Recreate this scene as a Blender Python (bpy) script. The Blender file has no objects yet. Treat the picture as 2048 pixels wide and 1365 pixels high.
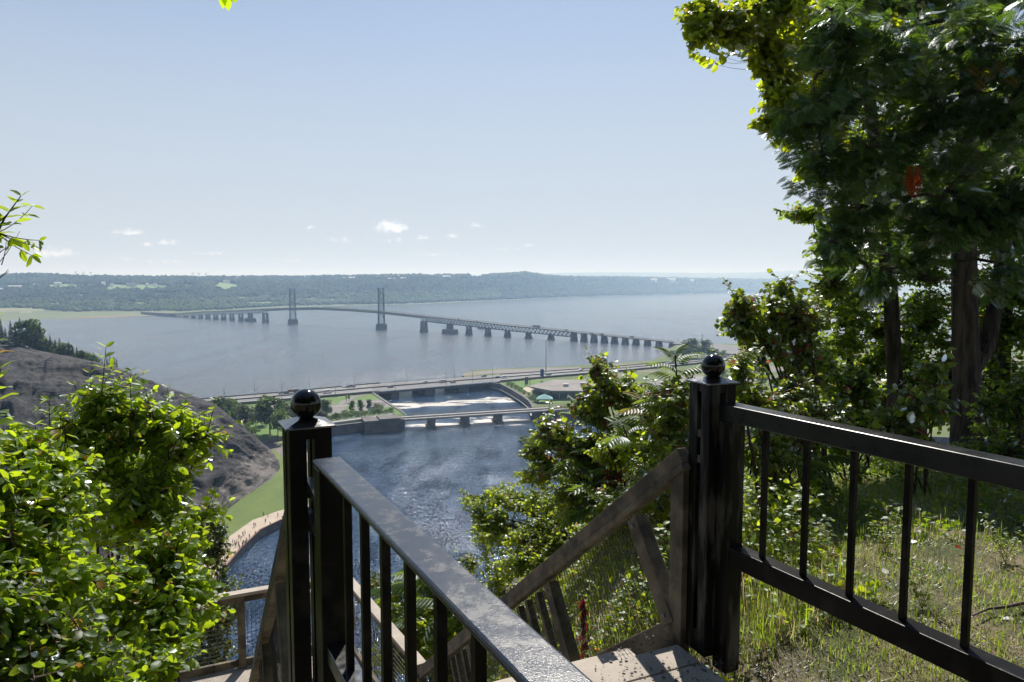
import bpy, math, random
import numpy as np
from mathutils import Vector, Matrix, noise as mnoise

R = math.radians
sc = bpy.context.scene
col = sc.collection
rng = np.random.default_rng(7)
random.seed(7)

# ------------------------------------------------------------------ camera
H = 91.6                      # eye height above the river
G = 90.0                      # ground at the top of the stairs
F = 1400.0                    # focal length in photo pixels (2048 wide)
PITCH = R(4.57)
cp, sp = math.cos(PITCH), math.sin(PITCH)
cam_d = bpy.data.cameras.new('camera')
cam = bpy.data.objects.new('camera', cam_d)
col.objects.link(cam)
cam.location = (0, 0, H)
cam.rotation_euler = (R(90) - PITCH, 0, 0)
cam_d.sensor_width = 36
cam_d.lens = F / 2048 * 36
cam_d.clip_start = 0.05
cam_d.clip_end = 60000
sc.camera = cam

# ------------------------------------------------------------------ light
SUN_EL, SUN_AZ = 49.0, 4.0    # azimuth to the right of the view direction (+Y)
sun_d = bpy.data.lights.new('sun', 'SUN')
sun_d.energy = 5.0
sun_d.angle = R(0.5)
sun_d.color = (1.0, 0.95, 0.87)
sun = bpy.data.objects.new('sun', sun_d)
col.objects.link(sun)
sdir = Vector((math.sin(R(SUN_AZ)) * math.cos(R(SUN_EL)), math.cos(R(SUN_AZ)) * math.cos(R(SUN_EL)), math.sin(R(SUN_EL))))
sun.rotation_euler = sdir.to_track_quat('Z', 'Y').to_euler()
sun.location = (0, 0, 300)

world = bpy.data.worlds.new('World')
sc.world = world
world.use_nodes = True
wt = world.node_tree
wt.nodes.clear()
def wn(t, **k):
    n = wt.nodes.new(t)
    for a, b in k.items():
        setattr(n, a, b)
    return n
sky = wn('ShaderNodeTexSky')
sky.sky_type = 'NISHITA'
sky.sun_disc = False
sky.sun_elevation = R(SUN_EL)
sky.sun_rotation = R(SUN_AZ)
sky.altitude = 50
sky.air_density = 1.0
sky.dust_density = 0.3
sky.ozone_density = 1.6
bg = wn('ShaderNodeBackground')
bg.inputs['Strength'].default_value = 0.070
wo = wn('ShaderNodeOutputWorld')
# small fair-weather cumulus low over the far shore (direction space, infinitely far)
tc = wn('ShaderNodeTexCoord')
sep = wn('ShaderNodeSeparateXYZ')
wt.links.new(tc.outputs['Generated'], sep.inputs[0])
def mth(op, a, b=None, clamp=False):
    n = wn('ShaderNodeMath', operation=op, use_clamp=clamp)
    for i, v in enumerate((a, b)):
        if v is None: continue
        if isinstance(v, (int, float)): n.inputs[i].default_value = v
        else: wt.links.new(v, n.inputs[i])
    return n.outputs[0]
az = mth('ARCTAN2', sep.outputs['X'], sep.outputs['Y'])
el = mth('ARCSINE', sep.outputs['Z'])
cmb = wn('ShaderNodeCombineXYZ')
wt.links.new(az, cmb.inputs[0]); wt.links.new(el, cmb.inputs[1])
nz = wn('ShaderNodeTexNoise')
nz.inputs['Scale'].default_value = 110
nz.inputs['Detail'].default_value = 8
nz.inputs['Roughness'].default_value = 0.62
wt.links.new(cmb.outputs[0], nz.inputs['Vector'])
def dirang(px, py):
    d = Vector(((px - 1024) / F, cp * 1 - sp * (py - 682) / F, -sp - cp * (py - 682) / F)).normalized()
    return math.atan2(d.x, d.y), math.asin(d.z)
CL = [(784, 457, 34, 15, 1.5), (258, 466, 24, 8, 1.1), (112, 507, 32, 11, 1.1), (335, 487, 30, 6, .9), (290, 489, 14, 5, .8), (620, 455, 12, 6, .9),
      (905, 473, 16, 6, .85), (850, 476, 20, 6, .8), (957, 452, 18, 7, .65), (680, 481, 34, 7, .6), (790, 482, 36, 6, .6), (1055, 491, 18, 5, .6), (420, 507, 24, 5, .5),
      (245, 518, 24, 6, .5), (870, 509, 50, 6, .5), (560, 520, 60, 5, .35), (360, 524, 60, 4, .4), (1000, 498, 40, 5, .4)]
tot = None
for (px, py, rx, ry, st) in CL:
    a0, e0 = dirang(px, py)
    rx *= 1.25; ry *= 1.3; st *= 1.1
    dx = mth('MULTIPLY', mth('SUBTRACT', az, a0), F / rx)
    dy0 = mth('SUBTRACT', el, e0)
    dy = mth('MULTIPLY', dy0, F / ry)
    # flatter base: stretch the distance below the middle
    dyb = mth('MINIMUM', mth('MULTIPLY', dy, 1.7), dy)
    r2 = mth('ADD', mth('MULTIPLY', dx, dx), mth('MULTIPLY', dyb, dyb))
    m = mth('MULTIPLY', mth('SUBTRACT', 1.0, mth('SQRT', r2)), st)
    tot = m if tot is None else mth('MAXIMUM', tot, m)
v = mth('ADD', mth('MULTIPLY', tot, 1.0), mth('MULTIPLY', mth('SUBTRACT', nz.outputs[0], 0.52), 3.0))
mr = wn('ShaderNodeMapRange'); mr.interpolation_type = 'SMOOTHSTEP'
mr.inputs['From Min'].default_value = 0.05; mr.inputs['From Max'].default_value = 1.3
mr.inputs['To Max'].default_value = 0.75
wt.links.new(v, mr.inputs['Value'])
inside = mth('GREATER_THAN', tot, 0.0)
cm = mth('MULTIPLY', mr.outputs[0], inside)
hsv = wn('ShaderNodeHueSaturation'); hsv.inputs['Saturation'].default_value = 1.0
wt.links.new(sky.outputs[0], hsv.inputs['Color'])
mix = wn('ShaderNodeMixRGB')
# the whitish veil of humid air low over the horizon
veil = wn('ShaderNodeMapRange'); veil.interpolation_type = 'SMOOTHERSTEP'
veil.inputs['From Min'].default_value = -.02; veil.inputs['From Max'].default_value = .62; veil.inputs['To Min'].default_value = .92; veil.inputs['To Max'].default_value = 0
wt.links.new(el, veil.inputs['Value'])
vm = wn('ShaderNodeMixRGB'); vm.inputs[2].default_value = (5.45, 5.9, 6.6, 1)
wt.links.new(veil.outputs[0], vm.inputs[0]); wt.links.new(hsv.outputs[0], vm.inputs[1])
wt.links.new(cm, mix.inputs[0]); wt.links.new(vm.outputs[0], mix.inputs[1])
mix.inputs[2].default_value = (11.0, 11.0, 11.2, 1)
wt.links.new(mix.outputs[0], bg.inputs['Color'])
wt.links.new(bg.outputs[0], wo.inputs['Surface'])

sc.view_settings.view_transform = 'Standard'
sc.view_settings.look = 'None'
sc.view_settings.gamma = 1
sc.view_settings.exposure = 0.58
sc.render.engine = 'CYCLES'
sc.cycles.use_denoising = True
sc.cycles.max_bounces = 10
sc.cycles.diffuse_bounces = 6
sc.cycles.glossy_bounces = 3
sc.cycles.transmission_bounces = 5
sc.cycles.transparent_max_bounces = 6
sc.cycles.volume_bounces = 0

# ------------------------------------------------------------------ projection helpers
def ray(px, py):
    a, d = (px - 1024) / F, (py - 682) / F
    return Vector((a, cp - sp * d, -sp - cp * d))
def atz(px, py, z=0.0):
    r = ray(px, py); t = (z - H) / r.z
    return Vector((r.x * t, r.y * t, z))
def aty(px, py, Y):
    r = ray(px, py); t = Y / r.y
    return Vector((r.x * t, Y, H + r.z * t))
def pxz(px, Y, z):
    """point of image column px at forward distance Y and height z"""
    dep = Y * cp + (H - z) * sp
    return Vector(((px - 1024) / F * dep, Y, z))
def proj(p):
    dep = p[1] * cp + (H - p[2]) * sp
    dn = -p[1] * sp + (H - p[2]) * cp
    return (1024 + F * p[0] / dep, 682 + F * dn / dep)
def interp(x, xs, ys):
    return float(np.interp(x, xs, ys))

# ------------------------------------------------------------------ materials
def newmat(name):
    m = bpy.data.materials.new(name); m.use_nodes = True
    nt = m.node_tree
    return m, nt, nt.nodes['Principled BSDF'], nt.nodes['Material Output']
def nd(nt, t, **k):
    n = nt.nodes.new(t)
    for a, b in k.items(): setattr(n, a, b)
    return n
def c4(c): return (c[0], c[1], c[2], 1)
def pm(name, c1, c2=None, scale=4.0, rough=0.7, bump=0.0, bscale=None, metal=0.0, spec=0.5, coat=0.0, detail=6, stretch=(1, 1, 1), lo=0.35, hi=0.65, rough2=None, c3=None, s3=1.0, coord='Object', bdist=0.02):
    m, nt, b, o = newmat(name)
    b.inputs['Roughness'].default_value = rough
    b.inputs['Metallic'].default_value = metal
    b.inputs['Specular IOR Level'].default_value = spec
    b.inputs['Coat Weight'].default_value = coat
    b.inputs['Base Color'].default_value = c4(c1)
    if c2 is None: return m
    t = nd(nt, 'ShaderNodeTexCoord'); mp = nd(nt, 'ShaderNodeMapping')
    mp.inputs['Scale'].default_value = stretch
    nt.links.new(t.outputs[coord], mp.inputs[0])
    n = nd(nt, 'ShaderNodeTexNoise'); n.inputs['Scale'].default_value = scale; n.inputs['Detail'].default_value = detail
    n.inputs['Roughness'].default_value = 0.6
    nt.links.new(mp.outputs[0], n.inputs['Vector'])
    mr = nd(nt, 'ShaderNodeMapRange'); mr.inputs['From Min'].default_value = lo; mr.inputs['From Max'].default_value = hi
    nt.links.new(n.outputs[0], mr.inputs[0])
    mx = nd(nt, 'ShaderNodeMixRGB'); mx.inputs[1].default_value = c4(c1); mx.inputs[2].default_value = c4(c2)
    nt.links.new(mr.outputs[0], mx.inputs[0])
    out = mx.outputs[0]
    if c3 is not None:
        n3 = nd(nt, 'ShaderNodeTexNoise'); n3.inputs['Scale'].default_value = s3; n3.inputs['Detail'].default_value = 5
        nt.links.new(mp.outputs[0], n3.inputs['Vector'])
        m3 = nd(nt, 'ShaderNodeMapRange'); m3.inputs['From Min'].default_value = .5; m3.inputs['From Max'].default_value = .62
        nt.links.new(n3.outputs[0], m3.inputs[0])
        x3 = nd(nt, 'ShaderNodeMixRGB'); nt.links.new(m3.outputs[0], x3.inputs[0]); nt.links.new(out, x3.inputs[1]); x3.inputs[2].default_value = c4(c3)
        out = x3.outputs[0]
    nt.links.new(out, b.inputs['Base Color'])
    if rough2 is not None:
        r = nd(nt, 'ShaderNodeMapRange'); r.inputs['To Min'].default_value = rough; r.inputs['To Max'].default_value = rough2
        nt.links.new(mr.outputs[0], r.inputs[0]); nt.links.new(r.outputs[0], b.inputs['Roughness'])
    if bump:
        nb = nd(nt, 'ShaderNodeTexNoise'); nb.inputs['Scale'].default_value = bscale or scale * 3; nb.inputs['Detail'].default_value = 8
        nt.links.new(mp.outputs[0], nb.inputs['Vector'])
        bp = nd(nt, 'ShaderNodeBump'); bp.inputs['Strength'].default_value = bump; bp.inputs['Distance'].default_value = bdist
        nt.links.new(nb.outputs[0], bp.inputs['Height']); nt.links.new(bp.outputs[0], b.inputs['Normal'])
    return m
def leafmat(name, dark, light, trans, gloss=0.35, rough=0.42, accent=None, acc_from=0.93, tw=0.64):
    """leaf: diffuse + translucent, with a waxy surface; the per-leaf attribute rnd picks the tint"""
    m, nt, b, o = newmat(name)
    nt.nodes.remove(b)
    at = nd(nt, 'ShaderNodeAttribute'); at.attribute_name = 'rnd'
    r1 = nd(nt, 'ShaderNodeValToRGB'); r2 = nd(nt, 'ShaderNodeValToRGB')
    for r, a, c in ((r1, dark, light), (r2, [x * .62 for x in trans], trans)):
        e = r.color_ramp.elements
        e[0].position = 0; e[0].color = c4(a); e[1].position = acc_from - .03 if accent else 1; e[1].color = c4(c)
        if accent:
            k = e.new(acc_from); k.color = c4(accent if r is r1 else [min(1, x * 1.5) for x in accent])
        nt.links.new(at.outputs['Fac'], r.inputs[0])
    d = nd(nt, 'ShaderNodeBsdfDiffuse'); t = nd(nt, 'ShaderNodeBsdfTranslucent'); g = nd(nt, 'ShaderNodeBsdfGlossy')
    g.inputs['Roughness'].default_value = rough; g.inputs['Color'].default_value = (.9, .95, 1, 1)
    nt.links.new(r1.outputs[0], d.inputs[0]); nt.links.new(r2.outputs[0], t.inputs[0])
    m1 = nd(nt, 'ShaderNodeMixShader'); m1.inputs[0].default_value = tw
    nt.links.new(d.outputs[0], m1.inputs[1]); nt.links.new(t.outputs[0], m1.inputs[2])
    fr = nd(nt, 'ShaderNodeFresnel'); fr.inputs[0].default_value = 1.45
    mu = nd(nt, 'ShaderNodeMath', operation='MULTIPLY'); mu.inputs[1].default_value = gloss / 0.6
    nt.links.new(fr.outputs[0], mu.inputs[0])
    m2 = nd(nt, 'ShaderNodeMixShader'); nt.links.new(mu.outputs[0], m2.inputs[0])
    nt.links.new(m1.outputs[0], m2.inputs[1]); nt.links.new(g.outputs[0], m2.inputs[2])
    nt.links.new(m2.outputs[0], o.inputs['Surface'])
    return m

M = {}
M['iron'] = pm('black_iron_paint', (.006, .007, .009), (.012, .011, .011), 6, .22, .15, 60, coat=.0, spec=.55, c3=(.02, .018, .017), s3=9)
M['wood'] = pm('weathered_wood', (.165, .138, .098), (.075, .062, .046), 7.0, .85, .8, 40, stretch=(1, 1, 1), lo=.38, hi=.62, bdist=.005, c3=(.05, .042, .032), s3=5)
M['steel'] = pm('bridge_green_steel', (.045, .085, .085), (.06, .10, .095), .1, .6)
M['cable'] = pm('bridge_cable', (.12, .16, .16))
M['concrete'] = pm('weathered_concrete', (.13, .125, .12), (.075, .07, .068), .25, .9, .3, 1.0, bdist=.2)
M['concrete_light'] = pm('pale_concrete', (.34, .33, .31), (.25, .24, .23), .3, .9)
M['asphalt'] = pm('grey_asphalt', (.15, .15, .152), (.11, .11, .112), .05, .9)
M['lot'] = pm('car_park_asphalt', (.13, .12, .118), (.165, .15, .145), .04, .9)
M['paint_line'] = pm('white_road_paint', (.7, .7, .68))
M['lawn'] = pm('mown_lawn', (.065, .14, .02), (.095, .165, .03), .06, .95)
M['rough_grass'] = pm('rough_grass', (.10, .12, .025), (.05, .095, .018), .05, .95, c3=(.17, .15, .11), s3=.02)
M['basin_grass'] = pm('basin_grass', (.11, .15, .028), (.065, .11, .018), .045, .95, .5, .6, bdist=.5, c3=(.19, .17, .14), s3=.02, stretch=(1, .5, 1))
M['sand'] = pm('pale_path_sand', (.42, .35, .28), (.34, .28, .22), .2, .95)
M['wire'] = pm('wire_mesh', (.05, .045, .045), metal=.2, rough=.5)
M['bark'] = pm('tree_bark', (.085, .066, .05), (.022, .017, .013), 9, .95, 1.0, 16, stretch=(1, 1, .16), bdist=.06, lo=.42, hi=.6)
M['twig'] = pm('brown_twig', (.075, .045, .03), (.05, .03, .02), 8, .8)
M['twig_grey'] = pm('grey_dead_twig', (.16, .13, .11), (.10, .08, .07), 8, .8)
M['straw'] = pm('dry_stalk', (.38, .30, .18), (.24, .19, .12), 8, .8)
M['tyre'] = pm('tyre_rubber', (.02, .02, .02))
M['glass'] = pm('dark_window_glass', (.02, .025, .03), rough=.08, spec=.8)
M['white'] = pm('white_paint', (.75, .75, .74))
M['lightgrey'] = pm('light_grey_cladding', (.42, .43, .44))
M['roofgrey'] = pm('flat_roof_felt', (.17, .155, .15), (.22, .20, .19), .08, .9)
M['teal'] = pm('teal_canvas', (.12, .33, .33))
M['signgreen'] = pm('sign_green', (.01, .16, .12))
M['signblue'] = pm('sign_blue', (.03, .07, .22))
M['pole'] = pm('galvanised_pole', (.18, .19, .2), metal=.3, rough=.5)

# ------------------------------------------------------------------ mesh builder
class MB:
    def __init__(s): s.v = []; s.f = []; s.m = []
    def add(s, vs, fs, mi=0):
        o = len(s.v); s.v += [tuple(x) for x in vs]
        s.f += [tuple(i + o for i in f) for f in fs]; s.m += [mi] * len(fs)
        return s
    def box(s, c, size, rz=0, mi=0, taper=1.0, R3=None):
        x, y, z = [a / 2 for a in size]
        vs = [(-x, -y, -z), (x, -y, -z), (x, y, -z), (-x, y, -z), (-x * taper, -y * taper, z), (x * taper, -y * taper, z), (x * taper, y * taper, z), (-x * taper, y * taper, z)]
        m = R3 if R3 is not None else Matrix.Rotation(rz, 3, 'Z')
        c = Vector(c)
        return s.add([c + m @ Vector(v) for v in vs], [(0, 3, 2, 1), (4, 5, 6, 7), (0, 1, 5, 4), (1, 2, 6, 5), (2, 3, 7, 6), (3, 0, 4, 7)], mi)
    def beam(s, a, b, w, h, up=(0, 0, 1), mi=0):
        a, b = Vector(a), Vector(b); d = (b - a).normalized(); up = Vector(up)
        side = d.cross(up)
        if side.length < 1e-4: side = d.cross(Vector((1, 0, 0)))
        side.normalize(); u = side.cross(d).normalized()
        vs = [p + side * sx * w / 2 + u * sz * h / 2 for p in (a, b) for sx, sz in ((-1, -1), (1, -1), (1, 1), (-1, 1))]
        return s.add(vs, [(0, 3, 2, 1), (4, 5, 6, 7), (0, 1, 5, 4), (1, 2, 6, 5), (2, 3, 7, 6), (3, 0, 4, 7)], mi)
    def tube(s, pts, rad, n=6, mi=0, cap=True):
        pts = [Vector(p) for p in pts]
        if not hasattr(rad, '__len__'): rad = [rad] * len(pts)
        vs = []; fs = []
        ref = Vector((0, 0, 1)) if abs((pts[-1] - pts[0]).normalized().z) < .9 else Vector((1, 0, 0))
        for i, p in enumerate(pts):
            d = (pts[min(i + 1, len(pts) - 1)] - pts[max(i - 1, 0)])
            d = d.normalized() if d.length > 1e-9 else Vector((0, 0, 1))
            a = d.cross(ref)
            if a.length < 1e-5: a = d.cross(Vector((0, 1, 0.1)))
            a.normalize(); b = d.cross(a)
            for k in range(n):
                t = 2 * math.pi * k / n
                vs.append(p + (a * math.cos(t) + b * math.sin(t)) * rad[i])
        for i in range(len(pts) - 1):
            for k in range(n):
                k2 = (k + 1) % n
                fs.append((i * n + k, i * n + k2, (i + 1) * n + k2, (i + 1) * n + k))
        if cap:
            fs.append(tuple(range(n - 1, -1, -1))); o = (len(pts) - 1) * n; fs.append(tuple(o + k for k in range(n)))
        return s.add(vs, fs, mi)
    def prism(s, poly, z0, z1, mi=0, mside=None):
        n = len(poly)
        area = sum(poly[i][0] * poly[(i + 1) % n][1] - poly[(i + 1) % n][0] * poly[i][1] for i in range(n))
        if area < 0: poly = poly[::-1]
        vs = [(p[0], p[1], z0) for p in poly] + [(p[0], p[1], z1) for p in poly]
        s.add(vs, [tuple(range(n, 2 * n))], mi)
        s.add(vs, [(i, (i + 1) % n, n + (i + 1) % n, n + i) for i in range(n)], mi if mside is None else mside)
        return s
    def strip(s, A, B, mi=0):
        n = len(A)
        return s.add(list(A) + list(B), [(i, i + 1, n + i + 1, n + i) for i in range(n - 1)], mi)
    def lathe(s, c, prof, n=24, mi=0):
        c = Vector(c); vs = []; fs = []
        for (r, z) in prof:
            for k in range(n):
                t = 2 * math.pi * k / n; vs.append(c + Vector((r * math.cos(t), r * math.sin(t), z)))
        for i in range(len(prof) - 1):
            for k in range(n):
                k2 = (k + 1) % n; fs.append((i * n + k, i * n + k2, (i + 1) * n + k2, (i + 1) * n + k))
        return s.add(vs, fs, mi)
    def build(s, name, mats, parent=None, smooth=False, local=False, bevel=0, **tags):
        if not isinstance(mats, (list, tuple)): mats = [mats]
        me = bpy.data.meshes.new(name)
        vs = s.v
        if parent is not None and not local:
            L = parent.matrix_basis.translation.copy()
            pp = parent.parent
            while pp is not None:
                L += pp.matrix_basis.translation; pp = pp.parent
            vs = [(v[0] - L[0], v[1] - L[1], v[2] - L[2]) for v in vs]
        me.from_pydata(vs, [], s.f)
        for m in mats: me.materials.append(m)
        if len(mats) > 1: me.polygons.foreach_set('material_index', s.m)
        if smooth: me.polygons.foreach_set('use_smooth', [True] * len(me.polygons))
        me.update()
        o = bpy.data.objects.new(name, me); col.objects.link(o)
        o.parent = parent
        if bevel:
            bv = o.modifiers.new('bevel', 'BEVEL'); bv.width = bevel; bv.segments = 2; bv.limit_method = 'ANGLE'
        tag(o, **tags)
        return o
def tag(o, label=None, cat=None, group=None, kind=None):
    if label: o['label'] = label
    if cat: o['category'] = cat
    if group: o['group'] = group
    if kind: o['kind'] = kind
    return o
def thing(name, loc, label, cat, group=None, rz=0):
    o = bpy.data.objects.new(name, None); col.objects.link(o)
    o.location = loc; o.rotation_euler = (0, 0, rz); o.empty_display_size = .2
    return tag(o, label, cat, group)
def bigmesh(name, V, Fq, mats, parent=None, rnd=None, smooth=False, loc=None, fm=None):
    """numpy mesh: V (n,3); Fq list of (m,k) int arrays of one k each"""
    me = bpy.data.meshes.new(name)
    V = np.asarray(V, np.float32)
    if loc is not None: V = V - np.asarray(loc, np.float32)
    if not isinstance(Fq, list): Fq = [Fq]
    tot = sum(len(f) for f in Fq); nl = sum(f.size for f in Fq)
    me.vertices.add(len(V)); me.vertices.foreach_set('co', V.ravel())
    me.loops.add(nl); me.polygons.add(tot)
    me.loops.foreach_set('vertex_index', np.concatenate([f.ravel() for f in Fq]).astype(np.int32))
    sizes = np.concatenate([np.full(len(f), f.shape[1]) for f in Fq])
    me.polygons.foreach_set('loop_start', np.concatenate([[0], np.cumsum(sizes)[:-1]]).astype(np.int32))
    if not isinstance(mats, (list, tuple)): mats = [mats]
    for m in mats: me.materials.append(m)
    if fm is not None: me.polygons.foreach_set('material_index', np.asarray(fm, np.int32))
    me.update(calc_edges=True)
    if smooth: me.polygons.foreach_set('use_smooth', np.ones(tot, bool))
    if rnd is not None:
        a = me.attributes.new('rnd', 'FLOAT', 'FACE'); a.data.foreach_set('value', np.asarray(rnd, np.float32))
    me.validate()
    o = bpy.data.objects.new(name, me); col.objects.link(o); o.parent = parent
    return o
def unit(a): return a / np.maximum(np.linalg.norm(a, axis=-1, keepdims=True), 1e-9)
def scatter_template(T, TF, P, D, N, S, rnd=None):
    """copies of template (verts T, x=along, y=across, z=up) at P with axis D, normal N, size S"""
    P, D, N = np.asarray(P, float), unit(np.asarray(D, float)), np.asarray(N, float)
    side = unit(np.cross(N, D)); up = np.cross(D, side)
    S = np.asarray(S, float)
    if S.ndim == 1: S = np.stack([S, S, S], 1)
    T = np.asarray(T, float)
    V = P[:, None, :] + (T[None, :, 0, None] * S[:, None, 0, None]) * D[:, None, :] + (T[None, :, 1, None] * S[:, None, 1, None]) * side[:, None, :] + (T[None, :, 2, None] * S[:, None, 2, None]) * up[:, None, :]
    n, k = len(P), len(T)
    fl = []; rr = []
    rnd = rng.random(n) if rnd is None else rnd
    for tf in TF:
        tf = np.asarray(tf)
        fl.append((tf[None] + (np.arange(n) * k)[:, None, None]).reshape(-1, tf.shape[1]))
        rr.append(np.repeat(rnd, len(tf)))
    return V.reshape(-1, 3), fl, np.concatenate(rr)
def copy_tree(o, parent=None):
    c = o.copy(); col.objects.link(c); c.parent = parent
    for ch in list(o.children): copy_tree(ch, c)
    return c
def blob_rock(rad, seed, n=3, sq=(1, 1, .7)):
    import bmesh
    bm = bmesh.new(); bmesh.ops.create_icosphere(bm, subdivisions=n, radius=1)
    for v in bm.verts:
        k = 1 + .45 * mnoise.noise(v.co * 1.3 + Vector((seed, 0, 0))) + .2 * mnoise.noise(v.co * 3.1 + Vector((0, seed, 0)))
        v.co = Vector((v.co.x * sq[0], v.co.y * sq[1], v.co.z * sq[2])) * k * rad
    m = MB(); m.add([v.co.copy() for v in bm.verts], [tuple(v.index for v in f.verts) for f in bm.faces]); bm.free()
    return m
# ================================================================== SETTING: water
def water_mat(name, base, base2, rough, b1, b2, s1, s2, foam=None, patch=(.35, .03), pk=2.2):
    m, nt, b, o = newmat(name)
    g = nd(nt, 'ShaderNodeNewGeometry')
    mp = nd(nt, 'ShaderNodeMapping'); mp.inputs['Rotation'].default_value = (0, 0, R(18)); mp.inputs['Scale'].default_value = (.45, 1, 1)
    nt.links.new(g.outputs['Position'], mp.inputs[0])
    b.inputs['Roughness'].default_value = rough; b.inputs['IOR'].default_value = 1.333
    big = nd(nt, 'ShaderNodeTexNoise'); big.inputs['Scale'].default_value = .006; big.inputs['Detail'].default_value = 5
    nt.links.new(mp.outputs[0], big.inputs['Vector'])
    mr = nd(nt, 'ShaderNodeMapRange'); mr.inputs['From Min'].default_value = .38; mr.inputs['From Max'].default_value = .62
    nt.links.new(big.outputs[0], mr.inputs[0])
    mx = nd(nt, 'ShaderNodeMixRGB'); mx.inputs[1].default_value = c4(base); mx.inputs[2].default_value = c4(base2)
    nt.links.new(mr.outputs[0], mx.inputs[0]); out = mx.outputs[0]
    hs = []
    for s, st, dist in ((s1, b1, 1.0), (s2, b2, 1.0)):
        n = nd(nt, 'ShaderNodeTexNoise'); n.inputs['Scale'].default_value = s; n.inputs['Detail'].default_value = 7; n.inputs['Roughness'].default_value = .65
        nt.links.new(mp.outputs[0], n.inputs['Vector']); hs.append((n, st))
    # ripple strength varies in gusts
    gm = nd(nt, 'ShaderNodeMapRange'); gm.inputs['From Min'].default_value = .3; gm.inputs['From Max'].default_value = .7
    gm.inputs['To Min'].default_value = .5; gm.inputs['To Max'].default_value = 1.3
    nt.links.new(big.outputs[0], gm.inputs[0])
    # cat's paws: small wind-ruffled patches where the ripples stand steeper and catch the sun
    pm_ = nd(nt, 'ShaderNodeMapping'); pm_.inputs['Scale'].default_value = (patch[0], patch[1], 1); nt.links.new(g.outputs['Position'], pm_.inputs[0])
    pn = nd(nt, 'ShaderNodeTexNoise'); pn.inputs['Scale'].default_value = 1; pn.inputs['Detail'].default_value = 2; pn.inputs['Roughness'].default_value = .6; nt.links.new(pm_.outputs[0], pn.inputs['Vector'])
    pb = nd(nt, 'ShaderNodeTexNoise'); pb.inputs['Scale'].default_value = .06; pb.inputs['Detail'].default_value = 4; nt.links.new(pm_.outputs[0], pb.inputs['Vector'])
    pa = nd(nt, 'ShaderNodeMath', operation='MULTIPLY_ADD'); nt.links.new(pb.outputs[0], pa.inputs[0]); pa.inputs[1].default_value = .55; nt.links.new(pn.outputs[0], pa.inputs[2])
    pr_ = nd(nt, 'ShaderNodeMapRange'); pr_.inputs['From Min'].default_value = .84; pr_.inputs['From Max'].default_value = .98; pr_.inputs['To Max'].default_value = pk; nt.links.new(pa.outputs[0], pr_.inputs[0])
    gs = nd(nt, 'ShaderNodeMath', operation='ADD'); nt.links.new(gm.outputs[0], gs.inputs[0]); nt.links.new(pr_.outputs[0], gs.inputs[1])
    gm = gs
    prev = None
    for n, st in hs:
        bp = nd(nt, 'ShaderNodeBump'); bp.inputs['Distance'].default_value = st
        bp.inputs['Strength'].default_value = 1
        mu = nd(nt, 'ShaderNodeMath', operation='MULTIPLY'); nt.links.new(n.outputs[0], mu.inputs[0]); nt.links.new(gm.outputs[0], mu.inputs[1])
        nt.links.new(mu.outputs[0], bp.inputs['Height'])
        if prev: nt.links.new(prev, bp.inputs['Normal'])
        prev = bp.outputs[0]
    nt.links.new(prev, b.inputs['Normal'])
    if foam:
        fm, sc_, lo, hi, fcol, pin = foam
        f = nd(nt, 'ShaderNodeTexNoise'); f.inputs['Scale'].default_value = sc_; f.inputs['Detail'].default_value = 9; f.inputs['Roughness'].default_value = .7
        f.inputs['Distortion'].default_value = .8
        nt.links.new(mp.outputs[0], f.inputs['Vector'])
        at = nd(nt, 'ShaderNodeAttribute'); at.attribute_name = 'foam'
        ad = nd(nt, 'ShaderNodeMath', operation='ADD'); nt.links.new(f.outputs[0], ad.inputs[0])
        s2_ = nd(nt, 'ShaderNodeMath', operation='MULTIPLY'); nt.links.new(at.outputs['Fac'], s2_.inputs[0]); s2_.inputs[1].default_value = .46
        nt.links.new(s2_.outputs[0], ad.inputs[1])
        r = nd(nt, 'ShaderNodeMapRange'); r.inputs['From Min'].default_value = lo; r.inputs['From Max'].default_value = hi
        nt.links.new(ad.outputs[0], r.inputs[0])
        x = nd(nt, 'ShaderNodeMixRGB'); nt.links.new(r.outputs[0], x.inputs[0]); nt.links.new(out, x.inputs[1]); x.inputs[2].default_value = c4(fcol)
        out = x.outputs[0]
        rr = nd(nt, 'ShaderNodeMapRange'); nt.links.new(r.outputs[0], rr.inputs[0]); rr.inputs['To Min'].default_value = rough; rr.inputs['To Max'].default_value = .8
        nt.links.new(rr.outputs[0], b.inputs['Roughness'])
    nt.links.new(out, b.inputs['Base Color'])
    return m
M['river'] = water_mat('river_water', (.075, .094, .12), (.10, .11, .125), .14, 1.1, .6, .10, .55, pk=.9)
M['river_near'] = water_mat('river_water_near', (.03, .04, .045), (.035, .042, .045), .12, .7, .4, .15, .9, patch=(.6, .10))
M['basin'] = water_mat('basin_water', (.012, .036, .080), (.016, .042, .088), .07, .46, .34, .30, 1.1, foam=(None, .09, .78, .93, (.62, .58, .52), 0), patch=(1.5, .6), pk=1.5)

def polyz(px, z): return [tuple(atz(x, y, z)) for x, y in px]
w = MB()
w.add([(-14500, 60, 0), (14500, 60, 0), (14500, 15200, 0), (-14500, 15200, 0)], [(0, 1, 2, 3)])
o = w.build('river', M['river']); tag(o, kind='structure')
# darker sheltered water along the highway
nr = [(200, 760), (380, 752), (500, 738), (620, 726), (800, 716), (930, 716), (1010, 722), (940, 745), (925, 757), (742, 770), (646, 779), (561, 788), (300, 808)]
w = MB(); w.add([tuple(atz(x, y, .03)) for x, y in nr], [tuple(range(len(nr)))[::-1]])
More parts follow.
